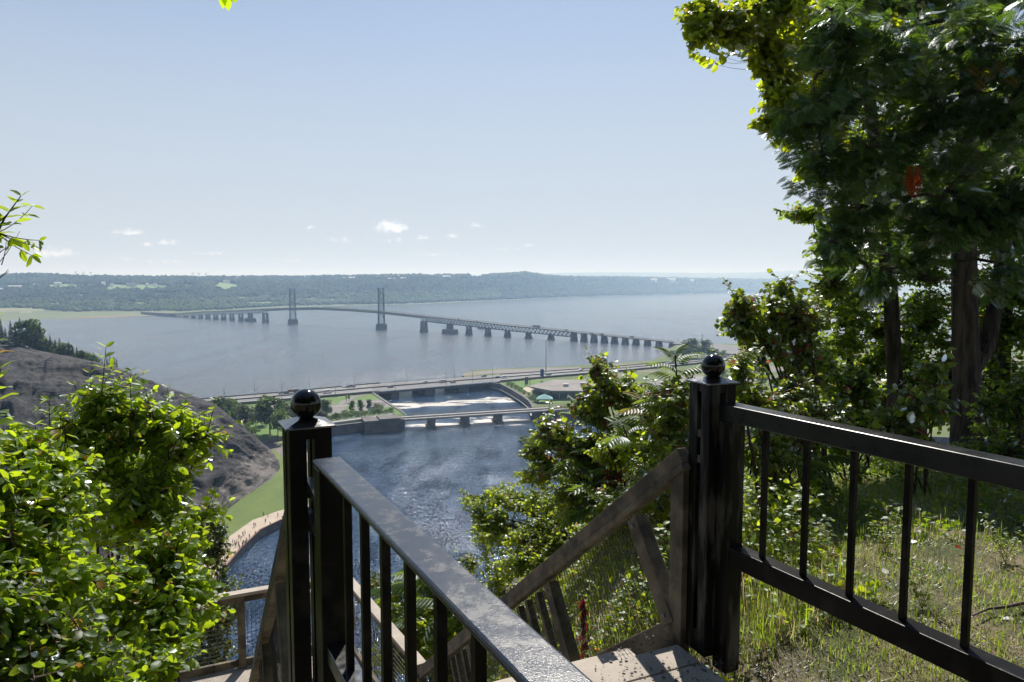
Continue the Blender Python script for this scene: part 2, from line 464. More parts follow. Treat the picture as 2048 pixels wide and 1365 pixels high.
# basin sheet as a grid carrying a foam attribute
bx0, bx1, by0, by1 = -330, 260, 70, 640
nx, ny = 150, 150
XS = np.linspace(bx0, bx1, nx); YS = np.linspace(by0, by1, ny)
gx, gy = np.meshgrid(XS, YS)
V = np.stack([gx.ravel(), gy.ravel(), np.full(gx.size, .05)], 1)
idx = np.arange(nx * ny).reshape(ny, nx)
Fq = np.stack([idx[:-1, :-1], idx[:-1, 1:], idx[1:, 1:], idx[1:, :-1]], -1).reshape(-1, 4)
foam = np.zeros(len(V))
FO = [(850, 809, 120, 5, 1.0), (960, 803, 100, 5, .9), (1000, 797, 60, 7, .7), (870, 803, 120, 9, .45), (900, 850, 130, 6, .95), (1010, 842, 90, 6, 1.0), (960, 835, 150, 6, .6), (800, 815, 60, 4, .8),
      (850, 858, 90, 2.5, .9), (1035, 849, 60, 2.5, .8), (560, 1068, 50, 5, .5), (480, 1140, 25, 20, .4), (900, 780, 120, 7, .5)]
pr = np.array([proj(v) for v in V])
for x, y, rx, ry, s in FO:
    d = 1 - ((pr[:, 0] - x) / rx) ** 2 - ((pr[:, 1] - y) / ry) ** 2
    foam = np.maximum(foam, np.clip(d * 1.5, 0, 1) * s)
keep = []
lim_far = [atz(x, y) for x, y in ((680, 781), (742, 778), (994, 760), (1060, 757))]
for k, f in enumerate(Fq):
    c = V[f].mean(0); p = proj(c)
    far = np.interp(p[0], [500, 742, 994, 1100], [800, 779, 760, 750])
    keep.append(p[1] > far)
Fq = Fq[np.array(keep)]
o = bigmesh('basin_water', V, Fq, M['basin']); tag(o, kind='structure')
a = o.data.attributes.new('foam', 'FLOAT', 'POINT'); a.data.foreach_set('value', foam.astype(np.float32))

# ================================================================== SETTING: lands round the basin
far_left = [(150, 830), (300, 808), (440, 795), (561, 785), (646, 777), (742, 768), (746, 785), (770, 801), (798, 818), (812, 830), (810, 836), (700, 848), (640, 854), (600, 862), (565, 872), (500, 885), (420, 905), (150, 930)]
b = MB(); b.prism(polyz(far_left, 5.5), -3, 5.5, 0, 1)
tag(b.build('spit_ground', [M['lawn'], M['concrete']]), kind='structure')
near_land = [(440, 872), (560, 870), (600, 890), (625, 912), (660, 948), (695, 985), (692, 1000), (640, 1018), (600, 1028), (560, 1041), (520, 1060), (480, 1098), (440, 1146), (395, 1192), (300, 1300), (150, 1480), (-500, 1480), (-900, 1000), (-900, 872)]
b = MB(); b.prism(polyz(near_land, 3.0), -3, 3.0, 0, 1)
tag(b.build('basin_shore_ground', [M['basin_grass'], M['concrete']]), kind='structure')
M['gravel'] = pm('grey_gravel', (.17, .145, .13), (.12, .10, .09), .3, .95, .4, 1.5, bdist=.3)
pr_out = [(560, 868), (600, 890), (625, 912), (660, 948), (695, 985), (692, 1000), (640, 1018), (600, 1028), (560, 1041), (520, 1060), (480, 1098), (440, 1146), (395, 1192), (300, 1300)]
pr_in = [(548, 872), (582, 892), (603, 912), (635, 948), (668, 984), (670, 992), (630, 1004), (595, 1012), (556, 1022), (505, 1040), (460, 1072), (412, 1124), (365, 1172), (270, 1280)]
w = MB(); w.strip(polyz(pr_in, 3.03), polyz(pr_out, 3.03)); tag(w.build('promenade', M['sand']), kind='structure')
trail = [[(500, 870), (512, 884), (530, 893), (552, 902), (566, 915), (568, 930)], [(545, 866), (548, 880), (556, 888), (572, 896), (585, 912), (582, 935)]]
w = MB(); w.strip(polyz(trail[0], 3.02), polyz(trail[1], 3.02)); tag(w.build('gravel_track', M['gravel']), kind='structure')
M['rust'] = pm('rusty_timber', (.24, .13, .08), (.16, .09, .06), .5, .9)
w = MB(); pts = polyz(pr_out[1:], 3.0)
for p, q in zip(pts[:-1], pts[1:]): w.beam(Vector(p) + Vector((0, 0, .15)), Vector(q) + Vector((0, 0, .15)), .6, .35)
tag(w.build('promenade_edge_beam', M['rust']), 'low rust brown timber beam along the basin edge of the pale promenade', 'edge beam')
k = 0
for p, q in zip(pts[:-1], pts[1:]):
    p, q = Vector(p), Vector(q); L = (q - p).length
    if (p.y < 160): continue
    for j in range(int(L // 7)):
        c = p.lerp(q, (j + .5) / max(1, int(L // 7)))
        w = MB(); w.tube([c + Vector((0, 0, .2)), c + Vector((0, 0, 1.1))], .16, 6); w.tube([c + Vector((0, 0, 1.1)), c + Vector((0, 0, 1.25))], [.22, .1], 6)
        tag(w.build('bollard', M['rust'], None), 'short rust brown post on the edge beam of the pale promenade', 'bollard', 'posts along the promenade edge'); k += 1

right_land = [(935, 757), (998, 763), (1001, 769), (1025, 781), (1045, 793), (1058, 803), (1064, 812), (1068, 822), (1110, 824), (1180, 832), (1240, 838), (1300, 846), (1500, 860), (2600, 900), (2900, 720), (1750, 683), (1640, 688), (1560, 689), (1420, 687), (1352, 690), (1336, 698), (1330, 711), (1300, 721), (1200, 728), (1100, 734), (1000, 737), (955, 740), (930, 745), (924, 750)]
b = MB(); b.prism(polyz(right_land, 5.5), -3, 5.5, 0, 1)
tag(b.build('right_bank_ground', [M['rough_grass'], M['concrete']]), kind='structure')
lawn = [(1003, 765), (1060, 760), (1200, 757), (1250, 765), (1180, 800), (1110, 806), (1075, 805), (1062, 796), (1045, 785), (1028, 776)]
w = MB(); w.add(polyz(lawn, 5.54), [tuple(range(len(lawn)))[::-1]]); tag(w.build('riverside_lawn', M['lawn']), kind='structure')
beach = [(945, 744), (1000, 739), (1100, 736), (1160, 734), (1160, 737), (1100, 741), (1040, 745), (960, 748)]
w = MB(); w.add(polyz(beach, 5.54), [tuple(range(len(beach)))[::-1]]); tag(w.build('gravel_lay_by', M['lot']), kind='structure')
lotr = [(1195, 782), (1370, 756), (1420, 775), (1330, 812), (1180, 812)]
w = MB(); w.add(polyz(lotr, 5.56), [tuple(range(len(lotr)))[::-1]]); tag(w.build('right_car_park', M['lot']), kind='structure')
lp = [(1046, 776), (1075, 768), (1090, 770), (1062, 780), (1060, 790), (1072, 797), (1068, 800), (1050, 790)]
w = MB(); w.add(polyz(lp, 5.57), [tuple(range(len(lp)))[::-1]]); tag(w.build('curved_footpath', M['sand']), kind='structure')
for A, B, nm in (([(1480, 742), (1560, 739), (1640, 738)], [(1480, 746), (1560, 743), (1640, 742)], 'ramp_road'), ([(1470, 758), (1520, 754), (1580, 755), (1650, 757)], [(1470, 763), (1520, 762), (1580, 763), (1650, 766)], 'loop_road')):
    w = MB(); w.strip(polyz(A, 5.55), polyz(B, 5.55)); tag(w.build(nm, M['asphalt']), kind='structure')
# left car park
lotl = [(330, 830), (420, 822), (520, 812), (600, 807), (690, 800), (768, 799), (788, 812), (700, 826), (600, 834), (480, 846), (360, 858)]
w = MB(); w.add(polyz(lotl, 5.54), [tuple(range(len(lotl)))[::-1]]); tag(w.build('left_car_park', M['lot']), kind='structure')
for pl in ([(666, 800), (680, 791), (688, 791), (676, 809), (664, 809)], [(693, 806), (722, 803), (722, 808), (695, 809)], [(690, 813), (712, 812), (708, 818), (688, 819)]):
    w = MB(); w.add(polyz(pl, 5.58), [tuple(range(len(pl)))[::-1]]); tag(w.build('grass_island', M['lawn']), kind='structure')
w = MB()
w.strip(polyz([(676, 812), (690, 800), (705, 792), (735, 786)], 5.6), polyz([(694, 812), (700, 802), (714, 794), (742, 788)], 5.6))
tag(w.build('car_park_drive', M['lot']), kind='structure')
w = MB()
for r0, n in (((440, 826), 20), ((452, 839), 16), ((590, 802), 14), ((620, 818), 10), ((735, 806), 6)):
    for i in range(n):
        a_ = atz(r0[0] + i * 8.5, r0[1] - i * .75, 5.6); d = Vector((.9, 2.4, 0)) * 1.7
        w.beam(a_, a_ + d, .28, .02)
tag(w.build('bay_marking', M['paint_line']), kind='structure')

# ================================================================== highway
ZR = 6.6
near_e = [(250, 824), (300, 819.5), (380, 813), (476, 807), (584, 798), (744, 784), (994, 763), (1100, 753), (1207, 744.5), (1383, 728), (1480, 714), (1560, 704), (1640, 697), (1760, 690)]
far_e = [(250, 812), (300, 808), (380, 801), (440, 795.7), (561, 785.7), (742, 768.5), (930, 754), (1040, 747), (1198, 736), (1420, 718), (1480, 707), (1560, 697), (1640, 691), (1760, 685)]
def resamp(pl, xs, z):
    X = [p[0] for p in pl]; Y = [p[1] for p in pl]
    return [Vector(atz(x, float(np.interp(x, X, Y)), z)) for x in xs]
hx = list(range(250, 1761, 30))
def hstrip(t0, t1, z, xs=hx):
    A = resamp(near_e, xs, ZR); B = resamp(far_e, xs, ZR)
    return [a_.lerp(b_, t0) + Vector((0, 0, z - ZR)) for a_, b_ in zip(A, B)], [a_.lerp(b_, t1) + Vector((0, 0, z - ZR)) for a_, b_ in zip(A, B)]
def hroad(name, xs):
    w = MB(); A, B = hstrip(0, 1, ZR, xs)
    w.strip(A, B, 0)
    for P_ in (A, B): w.strip([p - Vector((0, 0, 3.5)) for p in P_], P_, 1)
    return tag(w.build(name, [M['asphalt'], M['rough_grass']]), kind='structure')
hroad('highway_left', [x for x in hx if x <= 730] + [744])
hroad('highway_right', [994] + [x for x in hx if x > 994])
w = MB()
for t in (.03, .235, .44, .56, .765, .97):
    A, B = hstrip(t - .006, t + .006, ZR + .02, [x for x in hx if x <= 730] + [744]); w.strip(A, B)
    A, B = hstrip(t - .006, t + .006, ZR + .02, [994] + [x for x in hx if x > 994]); w.strip(A, B)
tag(w.build('lane_marking', M['paint_line']), kind='structure')
# crash barriers, one run along the middle and one on each shoulder
for t, nm in ((.5, 'dark crash barrier running down the middle of the highway'), (-.02, 'dark guard rail on the lawn side shoulder of the highway'), (1.02, 'dark guard rail on the river side shoulder of the highway')):
    A, _ = hstrip(t, t, ZR, hx)
    for side_, tx in ((0, ', left of its bridge'), (1, ', right of its bridge')) if t != .5 else ((2, ''),):
        w = MB()
        for p, q in zip(A[:-1], A[1:]):
            c_ = proj(p)[0]
            if side_ == 0 and c_ > 735 or side_ == 1 and c_ < 990: continue
            w.beam(p + Vector((0, 0, .45)), q + Vector((0, 0, .45)), .5, .9)
        tag(w.build('crash_barrier', M['concrete']), nm + tx, 'crash barrier')
# highway bridge over the outlet
hb = thing('highway_bridge', tuple((resamp(near_e, [870], ZR)[0])), 'long low concrete highway bridge on massive dark piers over the basin outlet', 'bridge')
bx = [744] + list(range(760, 990, 30)) + [994]
A, B = hstrip(-.02, 1.02, ZR, bx)
w = MB(); w.strip(A, B)
w.build('road_deck', M['asphalt'], hb)
w = MB()
w.strip([p - Vector((0, 0, 1.9)) for p in B], [p - Vector((0, 0, 1.9)) for p in A])
for P_ in (A, B): w.strip([p - Vector((0, 0, 1.9)) for p in P_], [p - Vector((0, 0, .35)) for p in P_])
w.build('deck_beam', M['concrete'], hb)
w = MB()
for p, q in zip(A[:-1], A[1:]): w.beam(p + Vector((0, -.3, .05)), q + Vector((0, -.3, .05)), .5, .75)
w.build('parapet', M['white'], hb)
w = MB()
for p, q in zip(B[:-1], B[1:]):
    w.beam(p + Vector((0, .3, .9)), q + Vector((0, .3, .9)), .2, .2)
    for j in range(4):
        c = p.lerp(q, j / 4); w.beam(c + Vector((0, .3, -.3)), c + Vector((0, .3, 1.1)), .3, .3, (1, 0, 0))
w.build('railing', M['pole'], hb)
for p, q in zip(A[:-1], A[1:]):
    for j in range(7):
        c = p.lerp(q, j / 7); w = MB(); w.beam(c + Vector((0, -.7, -.5)), c + Vector((0, -.7, .9)), .35, .35, (1, 0, 0)); w.build('railing_post', M['lightgrey'], hb)
hdir = (resamp(near_e, [994], ZR)[0] - resamp(near_e, [744], ZR)[0]); hdir.z = 0; hdir.normalize()
ang = math.atan2(hdir.y, hdir.x)
for t0, t1 in ((781, 800), (849, 872), (915, 940)):
    p = resamp(near_e, [t0], ZR)[0].lerp(resamp(far_e, [t0], ZR)[0], 0); q = resamp(near_e, [t1], ZR)[0]
    wd = (q - p).length
    # pier slab reaches across the full width of the deck
    acr = (resamp(far_e, [t0], ZR)[0] - resamp(near_e, [t0], ZR)[0]).length
    nrm = Vector((-hdir.y, hdir.x, 0))
    c = (p + q) / 2 + nrm * 14; c.z = 1.0
    w = MB(); w.box(c, (wd * .82, 28, 6.6), ang)
    w.build('pier', M['concrete'], hb)
# right abutment wing wall curving into the basin, left sea wall
sw = thing('curved_retaining_wall', atz(1040, 790, 0), 'tall dark curved concrete retaining wall below the riverside lawn', 'retaining wall')
top = polyz([(985, 766), (1003, 769), (1026, 781), (1046, 793), (1059, 803), (1065, 812), (1067, 820)], 6.0)
w = MB()
for p, q in zip(top[:-1], top[1:]):
    p, q = Vector(p), Vector(q); w.beam(p - Vector((0, 0, 3)), q - Vector((0, 0, 3)), 1.6, 7)
w.build('wall', M['concrete'], sw)
w = MB()
for p, q in zip(top[:-1], top[1:]):
    p, q = Vector(p), Vector(q); w.beam(p + Vector((-1.6, -1.2, -3.9)), q + Vector((-1.6, -1.2, -3.9)), 1.0, .4)
w.build('ledge', M['concrete_light'], sw)
w = MB(); tl = polyz([(746, 786), (770, 802), (798, 819), (812, 830)], 6.1)
for p, q in zip(tl[:-1], tl[1:]): w.beam(Vector(p) - Vector((0, 0, .2)), Vector(q) - Vector((0, 0, .2)), 1.2, .5)
for p, q in zip(tl[:-1], tl[1:]):
    for j in range(12):
        c = Vector(p).lerp(Vector(q), j / 12); w.beam(c, c + Vector((0, 0, 1.1)), .2, .2, (1, 0, 0))
    w.beam(Vector(p) + Vector((0, 0, 1)), Vector(q) + Vector((0, 0, 1)), .15, .15)
tag(w.build('sea_wall', M['concrete_light']), 'pale low wall with railing between the spit lawn and the rapids', 'wall')

# ================================================================== footbridge
fb = thing('footbridge', atz(960, 832, 7), 'flat pale footbridge on dark stubby piers in front of the rapids', 'bridge')
ZF = 7.0
fn = [Vector(atz(x, y, ZF)) for x, y in ((812, 838.5), (1085, 821))]
fdir = (fn[1] - fn[0]); fdir.z = 0; fdir.normalize(); fnr = Vector((-fdir.y, fdir.x, 0)); fang = math.atan2(fdir.y, fdir.x)
a0, a1 = fn[0] - fdir * 4, fn[1] + fdir * 28
Wf = 11.0
w = MB(); w.box((a0 + a1) / 2 + fnr * Wf / 2 - Vector((0, 0, .45)), ((a1 - a0).length, Wf, .9), fang)
w.build('deck', M['concrete_light'], fb)
w = MB(); w.beam(a0 + Vector((0, 0, -1.0)) + fnr * .8, a1 + Vector((0, 0, -1.0)) + fnr * .8, 1.0, .5); w.beam(a0 + Vector((0, 0, -1.0)) + fnr * 10, a1 + Vector((0, 0, -1.0)) + fnr * 10, 1, .5)
w.build('girder', M['concrete'], fb)
for off, nm in ((.2, 'near_rail'), (Wf - .2, 'far_rail')):
    w = MB()
    n = 70
    for j in range(n + 1):
        c = a0.lerp(a1, j / n) + fnr * off; w.beam(c, c + Vector((0, 0, 1.15)), .12, .12, (1, 0, 0))
    for hh in (.5, 1.15): w.beam(a0 + fnr * off + Vector((0, 0, hh)), a1 + fnr * off + Vector((0, 0, hh)), .1, .16 if hh < 1 else .22)
    w.build('railing', M['concrete_light'] if off < 1 else M['pole'], fb)
w = MB(); w.beam(a0 + fnr * 4 + Vector((0, 0, .35)), a1 + fnr * 4 + Vector((0, 0, .35)), .5, .7); w.build('kerb', M['concrete'], fb)
for x in (866, 934, 1001):
    t = (x - 812) / (1085 - 812); c = fn[0].lerp(fn[1], t * 1.0) + fnr * Wf / 2
    # find exact param for image column
    best = min(np.linspace(0, 1.2, 400), key=lambda k_: abs(proj(fn[0].lerp(fn[1], k_))[0] - x))
    c = fn[0].lerp(fn[1], best) + fnr * Wf / 2
    w = MB(); w.box((c.x, c.y, 2.8), (3.6, 10.0, 5.4), fang); w.box((c.x, c.y, 5.9), (5.6, 10.6, .7), fang); w.box((c.x, c.y, .4), (5, 12.5, 1.5), fang)
    w.build('pier', M['concrete'], fb)
w = MB(); c = a0 - fdir * 10 + fnr * 5
w.box((c.x, c.y, 2.2), (24, 14, 9), fang); w.box((c.x, c.y, 7.2), (24.6, 14.6, 1.0), fang); w.box((c.x + fdir.x * 4, c.y, 7.9), (13, 14.2, 1.6), fang)
w.build('left_abutment', M['concrete'], fb)
w = MB(); c = a1 + fnr * 5
w.box((c.x, c.y, 1.8), (24, 13.5, 8.6), fang)
w.build('right_abutment', M['concrete'], fb)
# quay wall and ramp running left from the footbridge
q = polyz([(775, 840), (700, 848), (640, 855), (590, 866)], 5.5)
w = MB()
for i, (p, r_) in enumerate(zip(q[:-1], q[1:])):
    w.beam(Vector(p) - Vector((0, 0, 2.8)), Vector(r_) - Vector((0, 0, 2.8)), 2.0, 6.2)
tag(w.build('quay_wall', M['concrete']), 'dark quay wall left of the footbridge topped by a green hedge', 'wall')
w = MB(); rp = polyz([(778, 831), (720, 838), (660, 846), (600, 856)], 7.0); rp2 = [Vector(p) + Vector((2, 9, 0)) for p in rp]
w.strip(rp, rp2)
for p, r_ in zip(rp[:-1], rp[1:]):
    for off in (0, 1):
        d0 = Vector((2, 9, 0)) * off
        w.beam(Vector(p) + d0 + Vector((0, 0, .9)), Vector(r_) + d0 + Vector((0, 0, .9)), .2, .2)
        w.beam(Vector(p) + d0 - Vector((0, 0, .8)), Vector(r_) + d0 - Vector((0, 0, .8)), .4, 1.6)
tag(w.build('footbridge_ramp', M['concrete_light']), 'pale railed ramp leading up to the left end of the footbridge', 'ramp')

# ================================================================== suspension bridge
D2 = Vector((-.773, .634, 0)).normalized(); B0 = Vector((-394.7, 1555.1, 0))
def online(px):
    lo, hi = -2500, 2500
    for _ in range(60):
        mid = (lo + hi) / 2; p = B0 + D2 * mid
        if proj((p.x, p.y, 0))[0] > px: lo = mid
        else: hi = mid
    return lo
ACR = Vector((D2.y, -D2.x, 0))      # across the deck
deck_px = [(340, 628.5), (360, 627), (415, 623), (480, 620.5), (531, 618), (586, 616), (640, 615), (700, 617.5), (763, 622), (848, 631.5), (938, 641), (1015, 650), (1102, 658.5), (1148, 663.5), (1229, 672), (1300, 679), (1340, 683.5), (1370, 686)]
dk = []
for x, y in deck_px:
    s = online(x); p = B0 + D2 * s
    for _ in range(3):       # height whose image row is y; the column hardly moves with z
        r = ray(x, y); t = p.y / r.y; z = H + r.z * t
    dk.append((s, z))
dk.sort()
def dz(s): return float(np.interp(s, [a_[0] for a_ in dk], [a_[1] for a_ in dk]))
def bp(s, off=0, z=None): return B0 + D2 * s + ACR * off + Vector((0, 0, dz(s) if z is None else z))
sb = thing('suspension_bridge', tuple(B0), 'long green steel suspension bridge with two lattice towers crossing the river to the island', 'bridge')
s_l, s_r = online(345), online(1345)
ss = np.linspace(s_r, s_l, 90)
w = MB()
L_, R_ = [bp(s, -5.5) for s in ss], [bp(s, 5.5) for s in ss]
w.strip(L_, R_); w.strip([p - Vector((0, 0, 1.3)) for p in R_], [p - Vector((0, 0, 1.3)) for p in L_])
w.strip([p - Vector((0, 0, 1.3)) for p in L_], L_); w.strip([p - Vector((0, 0, 1.3)) for p in R_], R_)
deck_ = w.build('deck', M['concrete'], sb)
w = MB()
for off in (-5.6, 5.6):
    for p, q_ in zip(ss[:-1], ss[1:]): w.beam(bp(p, off) + Vector((0, 0, 1.2)), bp(q_, off) + Vector((0, 0, 1.2)), .4, .35)
    for s in np.linspace(s_r, s_l, 300): w.beam(bp(s, off), bp(s, off) + Vector((0, 0, 1.3)), .35, .35, (1, 0, 0))
w.build('railing', M['steel'], deck_)
def truss(s0, s1, depth0, depth1, n, name):
    w = MB()
    for off in (-5.2, 5.2):
        for i in range(n):
            a_, b_ = s0 + (s1 - s0) * i / n, s0 + (s1 - s0) * (i + 1) / n; m_ = (a_ + b_) / 2
            da, db = depth0 + (depth1 - depth0) * i / n, depth0 + (depth1 - depth0) * (i + 1) / n
            T0, T1 = bp(a_, off) - Vector((0, 0, 1.2)), bp(b_, off) - Vector((0, 0, 1.2))
            Bm = bp(m_, off) - Vector((0, 0, (da + db) / 2 + 1.2))
            w.beam(T0, Bm, .75, .75); w.beam(Bm, T1, .75, .75); w.beam(T0, T1, .7, .9)
            if i < n - 1:
                m2 = s0 + (s1 - s0) * (i + 1.5) / n; w.beam(Bm, bp(m2, off) - Vector((0, 0, db + 1.2)), .8, .9)
    for i in range(n):
        m_ = s0 + (s1 - s0) * (i + .5) / n; dd = depth0 + (depth1 - depth0) * (i + .5) / n
        w.beam(bp(m_, -5.2) - Vector((0, 0, dd + 1.2)), bp(m_, 5.2) - Vector((0, 0, dd + 1.2)), .5, .5)
    return w.build(name, M['steel'], sb)
sA, sB = online(848), online(531); t1, t2 = online(586), online(763)
truss(online(1148), sA, 7.5, 9.5, 44, 'truss')
truss(sA, sB, 3.4, 3.4, 90, 'stiffening_truss')
truss(sB, s_l, 8.5, 6.5, 40, 'truss')
def zrow(px, py):
    s = online(px); p = B0 + D2 * s; r = ray(px, py); return H + r.z * (p.y / r.y)
for s, ztop in ((t1, zrow(586, 578)), (t2, zrow(763, 577))):
    tw = MB(); zb = 11.0
    for off in (-7, 7):
        c0 = B0 + D2 * s + ACR * off * 1.12; c1 = B0 + D2 * s + ACR * off * .9
        tw.beam(Vector((c0.x, c0.y, zb)), Vector((c1.x, c1.y, ztop)), 2.2, 2.6, D2)
        tw.box((c1.x, c1.y, ztop + .6), (3.2, 3.2, 1.4), math.atan2(D2.y, D2.x))
    d_ = dz(s)
    lv = [zb + 1, (zb + d_) / 2 - 1, d_ - 3]
    lv2 = [d_ + 3.5, d_ + (ztop - d_) * .36, d_ + (ztop - d_) * .66, ztop - .8]
    def leg(z, sg):
        k_ = (z - zb) / (ztop - zb); return B0 + D2 * s + ACR * sg * 7 * (1.12 - .22 * k_) + Vector((0, 0, z))
    for zs in (lv, lv2):
        for za, zc in zip(zs[:-1], zs[1:]):
            tw.beam(leg(za, -1), leg(zc, 1), 1.0, 1.1, D2); tw.beam(leg(za, 1), leg(zc, -1), 1.0, 1.1, D2)
        for z in zs: tw.beam(leg(z, -1), leg(z, 1), 1.4, 1.5, D2)
    tw.build('tower', M['steel'], sb)
    pw = MB(); c = B0 + D2 * s
    pw.box((c.x, c.y, 4.5), (12, 22, 13), math.atan2(D2.y, D2.x), taper=.88)
    pw.build('tower_pier', M['concrete'], sb)
def pier(px, wd, kind):
    s = online(px); c = B0 + D2 * s; d_ = dz(s); a_ = math.atan2(D2.y, D2.x); w = MB()
    if kind == 'tall':        # two tapered legs joined top and bottom
        zt = d_ - 10.5
        for off in (-5, 5):
            q_ = c + ACR * off; w.box((q_.x, q_.y, zt / 2 - .5), (6.5, 5.6, zt + 1), a_, taper=.72)
        w.box((c.x, c.y, zt - 1.2), (5.2, 14, 2.6), a_); w.box((c.x, c.y, 1.3), (8, 17, 5), a_, taper=.9)
        for off in (-5, 5):
            q_ = c + ACR * off; w.beam(Vector((q_.x, q_.y, zt)), Vector((q_.x, q_.y, d_ - 1)), 1, 1, D2)
    elif kind == 'mid':
        zt = d_ - 9.0
        for off in (-4.2, 4.2):
            q_ = c + ACR * off; w.box((q_.x, q_.y, zt / 2), (4.6, 4.4, zt), a_, taper=.7)
        w.box((c.x, c.y, zt - .9), (3.8, 12, 2), a_); w.box((c.x, c.y, zt * .25), (6.4, 14, zt * .5), a_, taper=.8)
    else:
        zt = d_ - 1.6
        w.box((c.x, c.y, zt / 2 - .3), (6.6, 13.5, zt + .6), a_, taper=.72); w.box((c.x, c.y, zt - .7), (5.6, 12.2, 1.2), a_)
    w.build('pier', M['concrete'], sb)
for x in (848, 531): pier(x, 0, 'tall')
for x in (938, 976, 1015, 1057, 1102): pier(x, 0, 'mid')
for x in (1148, 1168, 1188, 1208.5, 1229, 1250.5, 1272, 1295, 1318): pier(x, 0, 'solid')
for x in (482, 464, 447.5, 431.5, 416, 401, 386.5, 372): pier(x, 0, 'mid')
for x in (900, 501):
    s = online(x); c = B0 + D2 * s; a_ = math.atan2(D2.y, D2.x); w = MB()
    w.box((c.x, c.y, 3.5), (30, 17, 9), a_, taper=.86); w.box((c.x, c.y, (dz(s) - 9) / 2), (11, 12, dz(s) - 9), a_, taper=.72)
    w.build('cable_anchorage', M['concrete'], sb)
# abutments and stone causeway at the island end
for s, ln in ((s_r - 14, 34), (s_l + 10, 40)):
    c = B0 + D2 * s; zt = dz(s) - 1.5; w = MB(); w.box((c.x, c.y, zt / 2 - .3), (ln, 13, zt + .6), math.atan2(D2.y, D2.x)); w.build('abutment', M['concrete'], sb)
# cables
tops = {t1: zrow(586, 577), t2: zrow(763, 576)}
for off in (-6.4, 6.4):
    def cz(s):
        u = (s - t2) / (t1 - t2)
        if 0 <= u <= 1: return (tops[t2] * (1 - u) + tops[t1] * u) - 4 * u * (1 - u) * ((tops[t2] + tops[t1]) / 2 - dz((t1 + t2) / 2) - 3)
        e, tt = (sA, t2) if u < 0 else (sB, t1)
        k_ = (s - tt) / (e - tt); return tops[tt] * (1 - k_) + (dz(e) + 3) * k_ - 4 * k_ * (1 - k_) * 5
    def cpt(s): return B0 + D2 * s + ACR * off + Vector((0, 0, cz(s)))
    w = MB(); w.tube([cpt(s) for s in np.linspace(sA, sB, 70)], .26, 5)
    for e, x in ((sA, 900), (sB, 501)): w.tube([cpt(e), B0 + D2 * online(x) + ACR * off + Vector((0, 0, 8))], .26, 5)
    mc_ = w.build('main_cable', M['cable'], sb)
    for s in np.linspace(sA, sB, 46)[1:-1]:
        if min(abs(s - t1), abs(s - t2)) < 4: continue
        w = MB(); w.tube([bp(s, off), cpt(s)], .09, 3, cap=False); w.build('suspender', M['cable'], mc_)
for s in np.linspace(s_r - 5, s_l, 30):
    for off in (5.9,):
        w = MB(); w.tube([bp(s, off), bp(s, off) + Vector((0, 0, 9))], .16, 4); w.beam(bp(s, off) + Vector((0, 0, 9)), bp(s, off - 2) + Vector((0, 0, 9.2)), .25, .25)
        w.build('lamp_post', M['pole'], sb)
# causeway to the island
w = MB(); p0, p1 = bp(s_l + 5, 0, 0), Vector(atz(296, 629, 0))
w.prism([tuple(p0 + ACR * 8)[:2], tuple(p0 - ACR * 8)[:2], (p1.x - 16, p1.y - 12), (p1.x + 16, p1.y + 12)], -2, 9)
tag(w.build('causeway', M['concrete']), kind='structure')
w = MB(); p2 = Vector(atz(1420, 695, 5.5)); p3 = bp(s_r - 25, 0, 0)
A_ = [p3 + ACR * 7, Vector(atz(1400, 701, 5.5)), Vector(atz(1440, 708, 5.5)), Vector(atz(1490, 713, 5.5))]
B_ = [p3 - ACR * 7, Vector(atz(1420, 691, 5.5)), Vector(atz(1500, 696, 5.5)), Vector(atz(1560, 700, 5.5))]
A_ = [Vector((a_.x, a_.y, z)) for a_, z in zip(A_, (dz(s_r) - .1, 9, 7.2, 6.7))]; B_ = [Vector((a_.x, a_.y, z)) for a_, z in zip(B_, (dz(s_r) - .1, 9, 7.2, 6.7))]
w.strip(A_, B_, 0)
for P_ in (A_, B_): w.strip([Vector((a_.x, a_.y, 2)) for a_ in P_], P_, 1)
tag(w.build('bridge_approach_road', [M['asphalt'], M['rough_grass']]), kind='structure')

# ================================================================== island
sh = [(-500, 662), (0, 641), (100, 637), (200, 634), (300, 631), (360, 630), (480, 620), (560, 615), (680, 611.5), (805, 609), (1000, 600.5), (1100, 596.3), (1200, 592.5), (1300, 589.5), (1400, 587), (1520, 584.5), (1600, 583.3), (1660, 582.6)]
rd = [(-500, 541), (0, 549), (60, 546.5), (90, 546.5), (130, 549.5), (180, 551.5), (400, 553), (600, 553.5), (700, 552), (840, 550.5), (860, 553), (880, 552.5), (950, 552.5), (985, 551), (1030, 549), (1050, 546), (1065, 549), (1090, 553), (1150, 556.5), (1250, 558.5), (1400, 561), (1520, 563), (1600, 565), (1660, 572)]
colx = list(range(-500, 1661, 12)); NV = 40
def shape(px, v):
    e = interp(px, [0, 500, 800, 1200], [1.2, 1.1, .95, .8])
    a_ = max(v, 0) ** e
    bl = interp(px, [0, 600, 900], [0, .35, .75])
    stp = min(1, max(0, (v - .12) / .45)); stp = stp * stp * (3 - 2 * stp)
    return max(0, a_ * (1 - bl) + stp * bl)
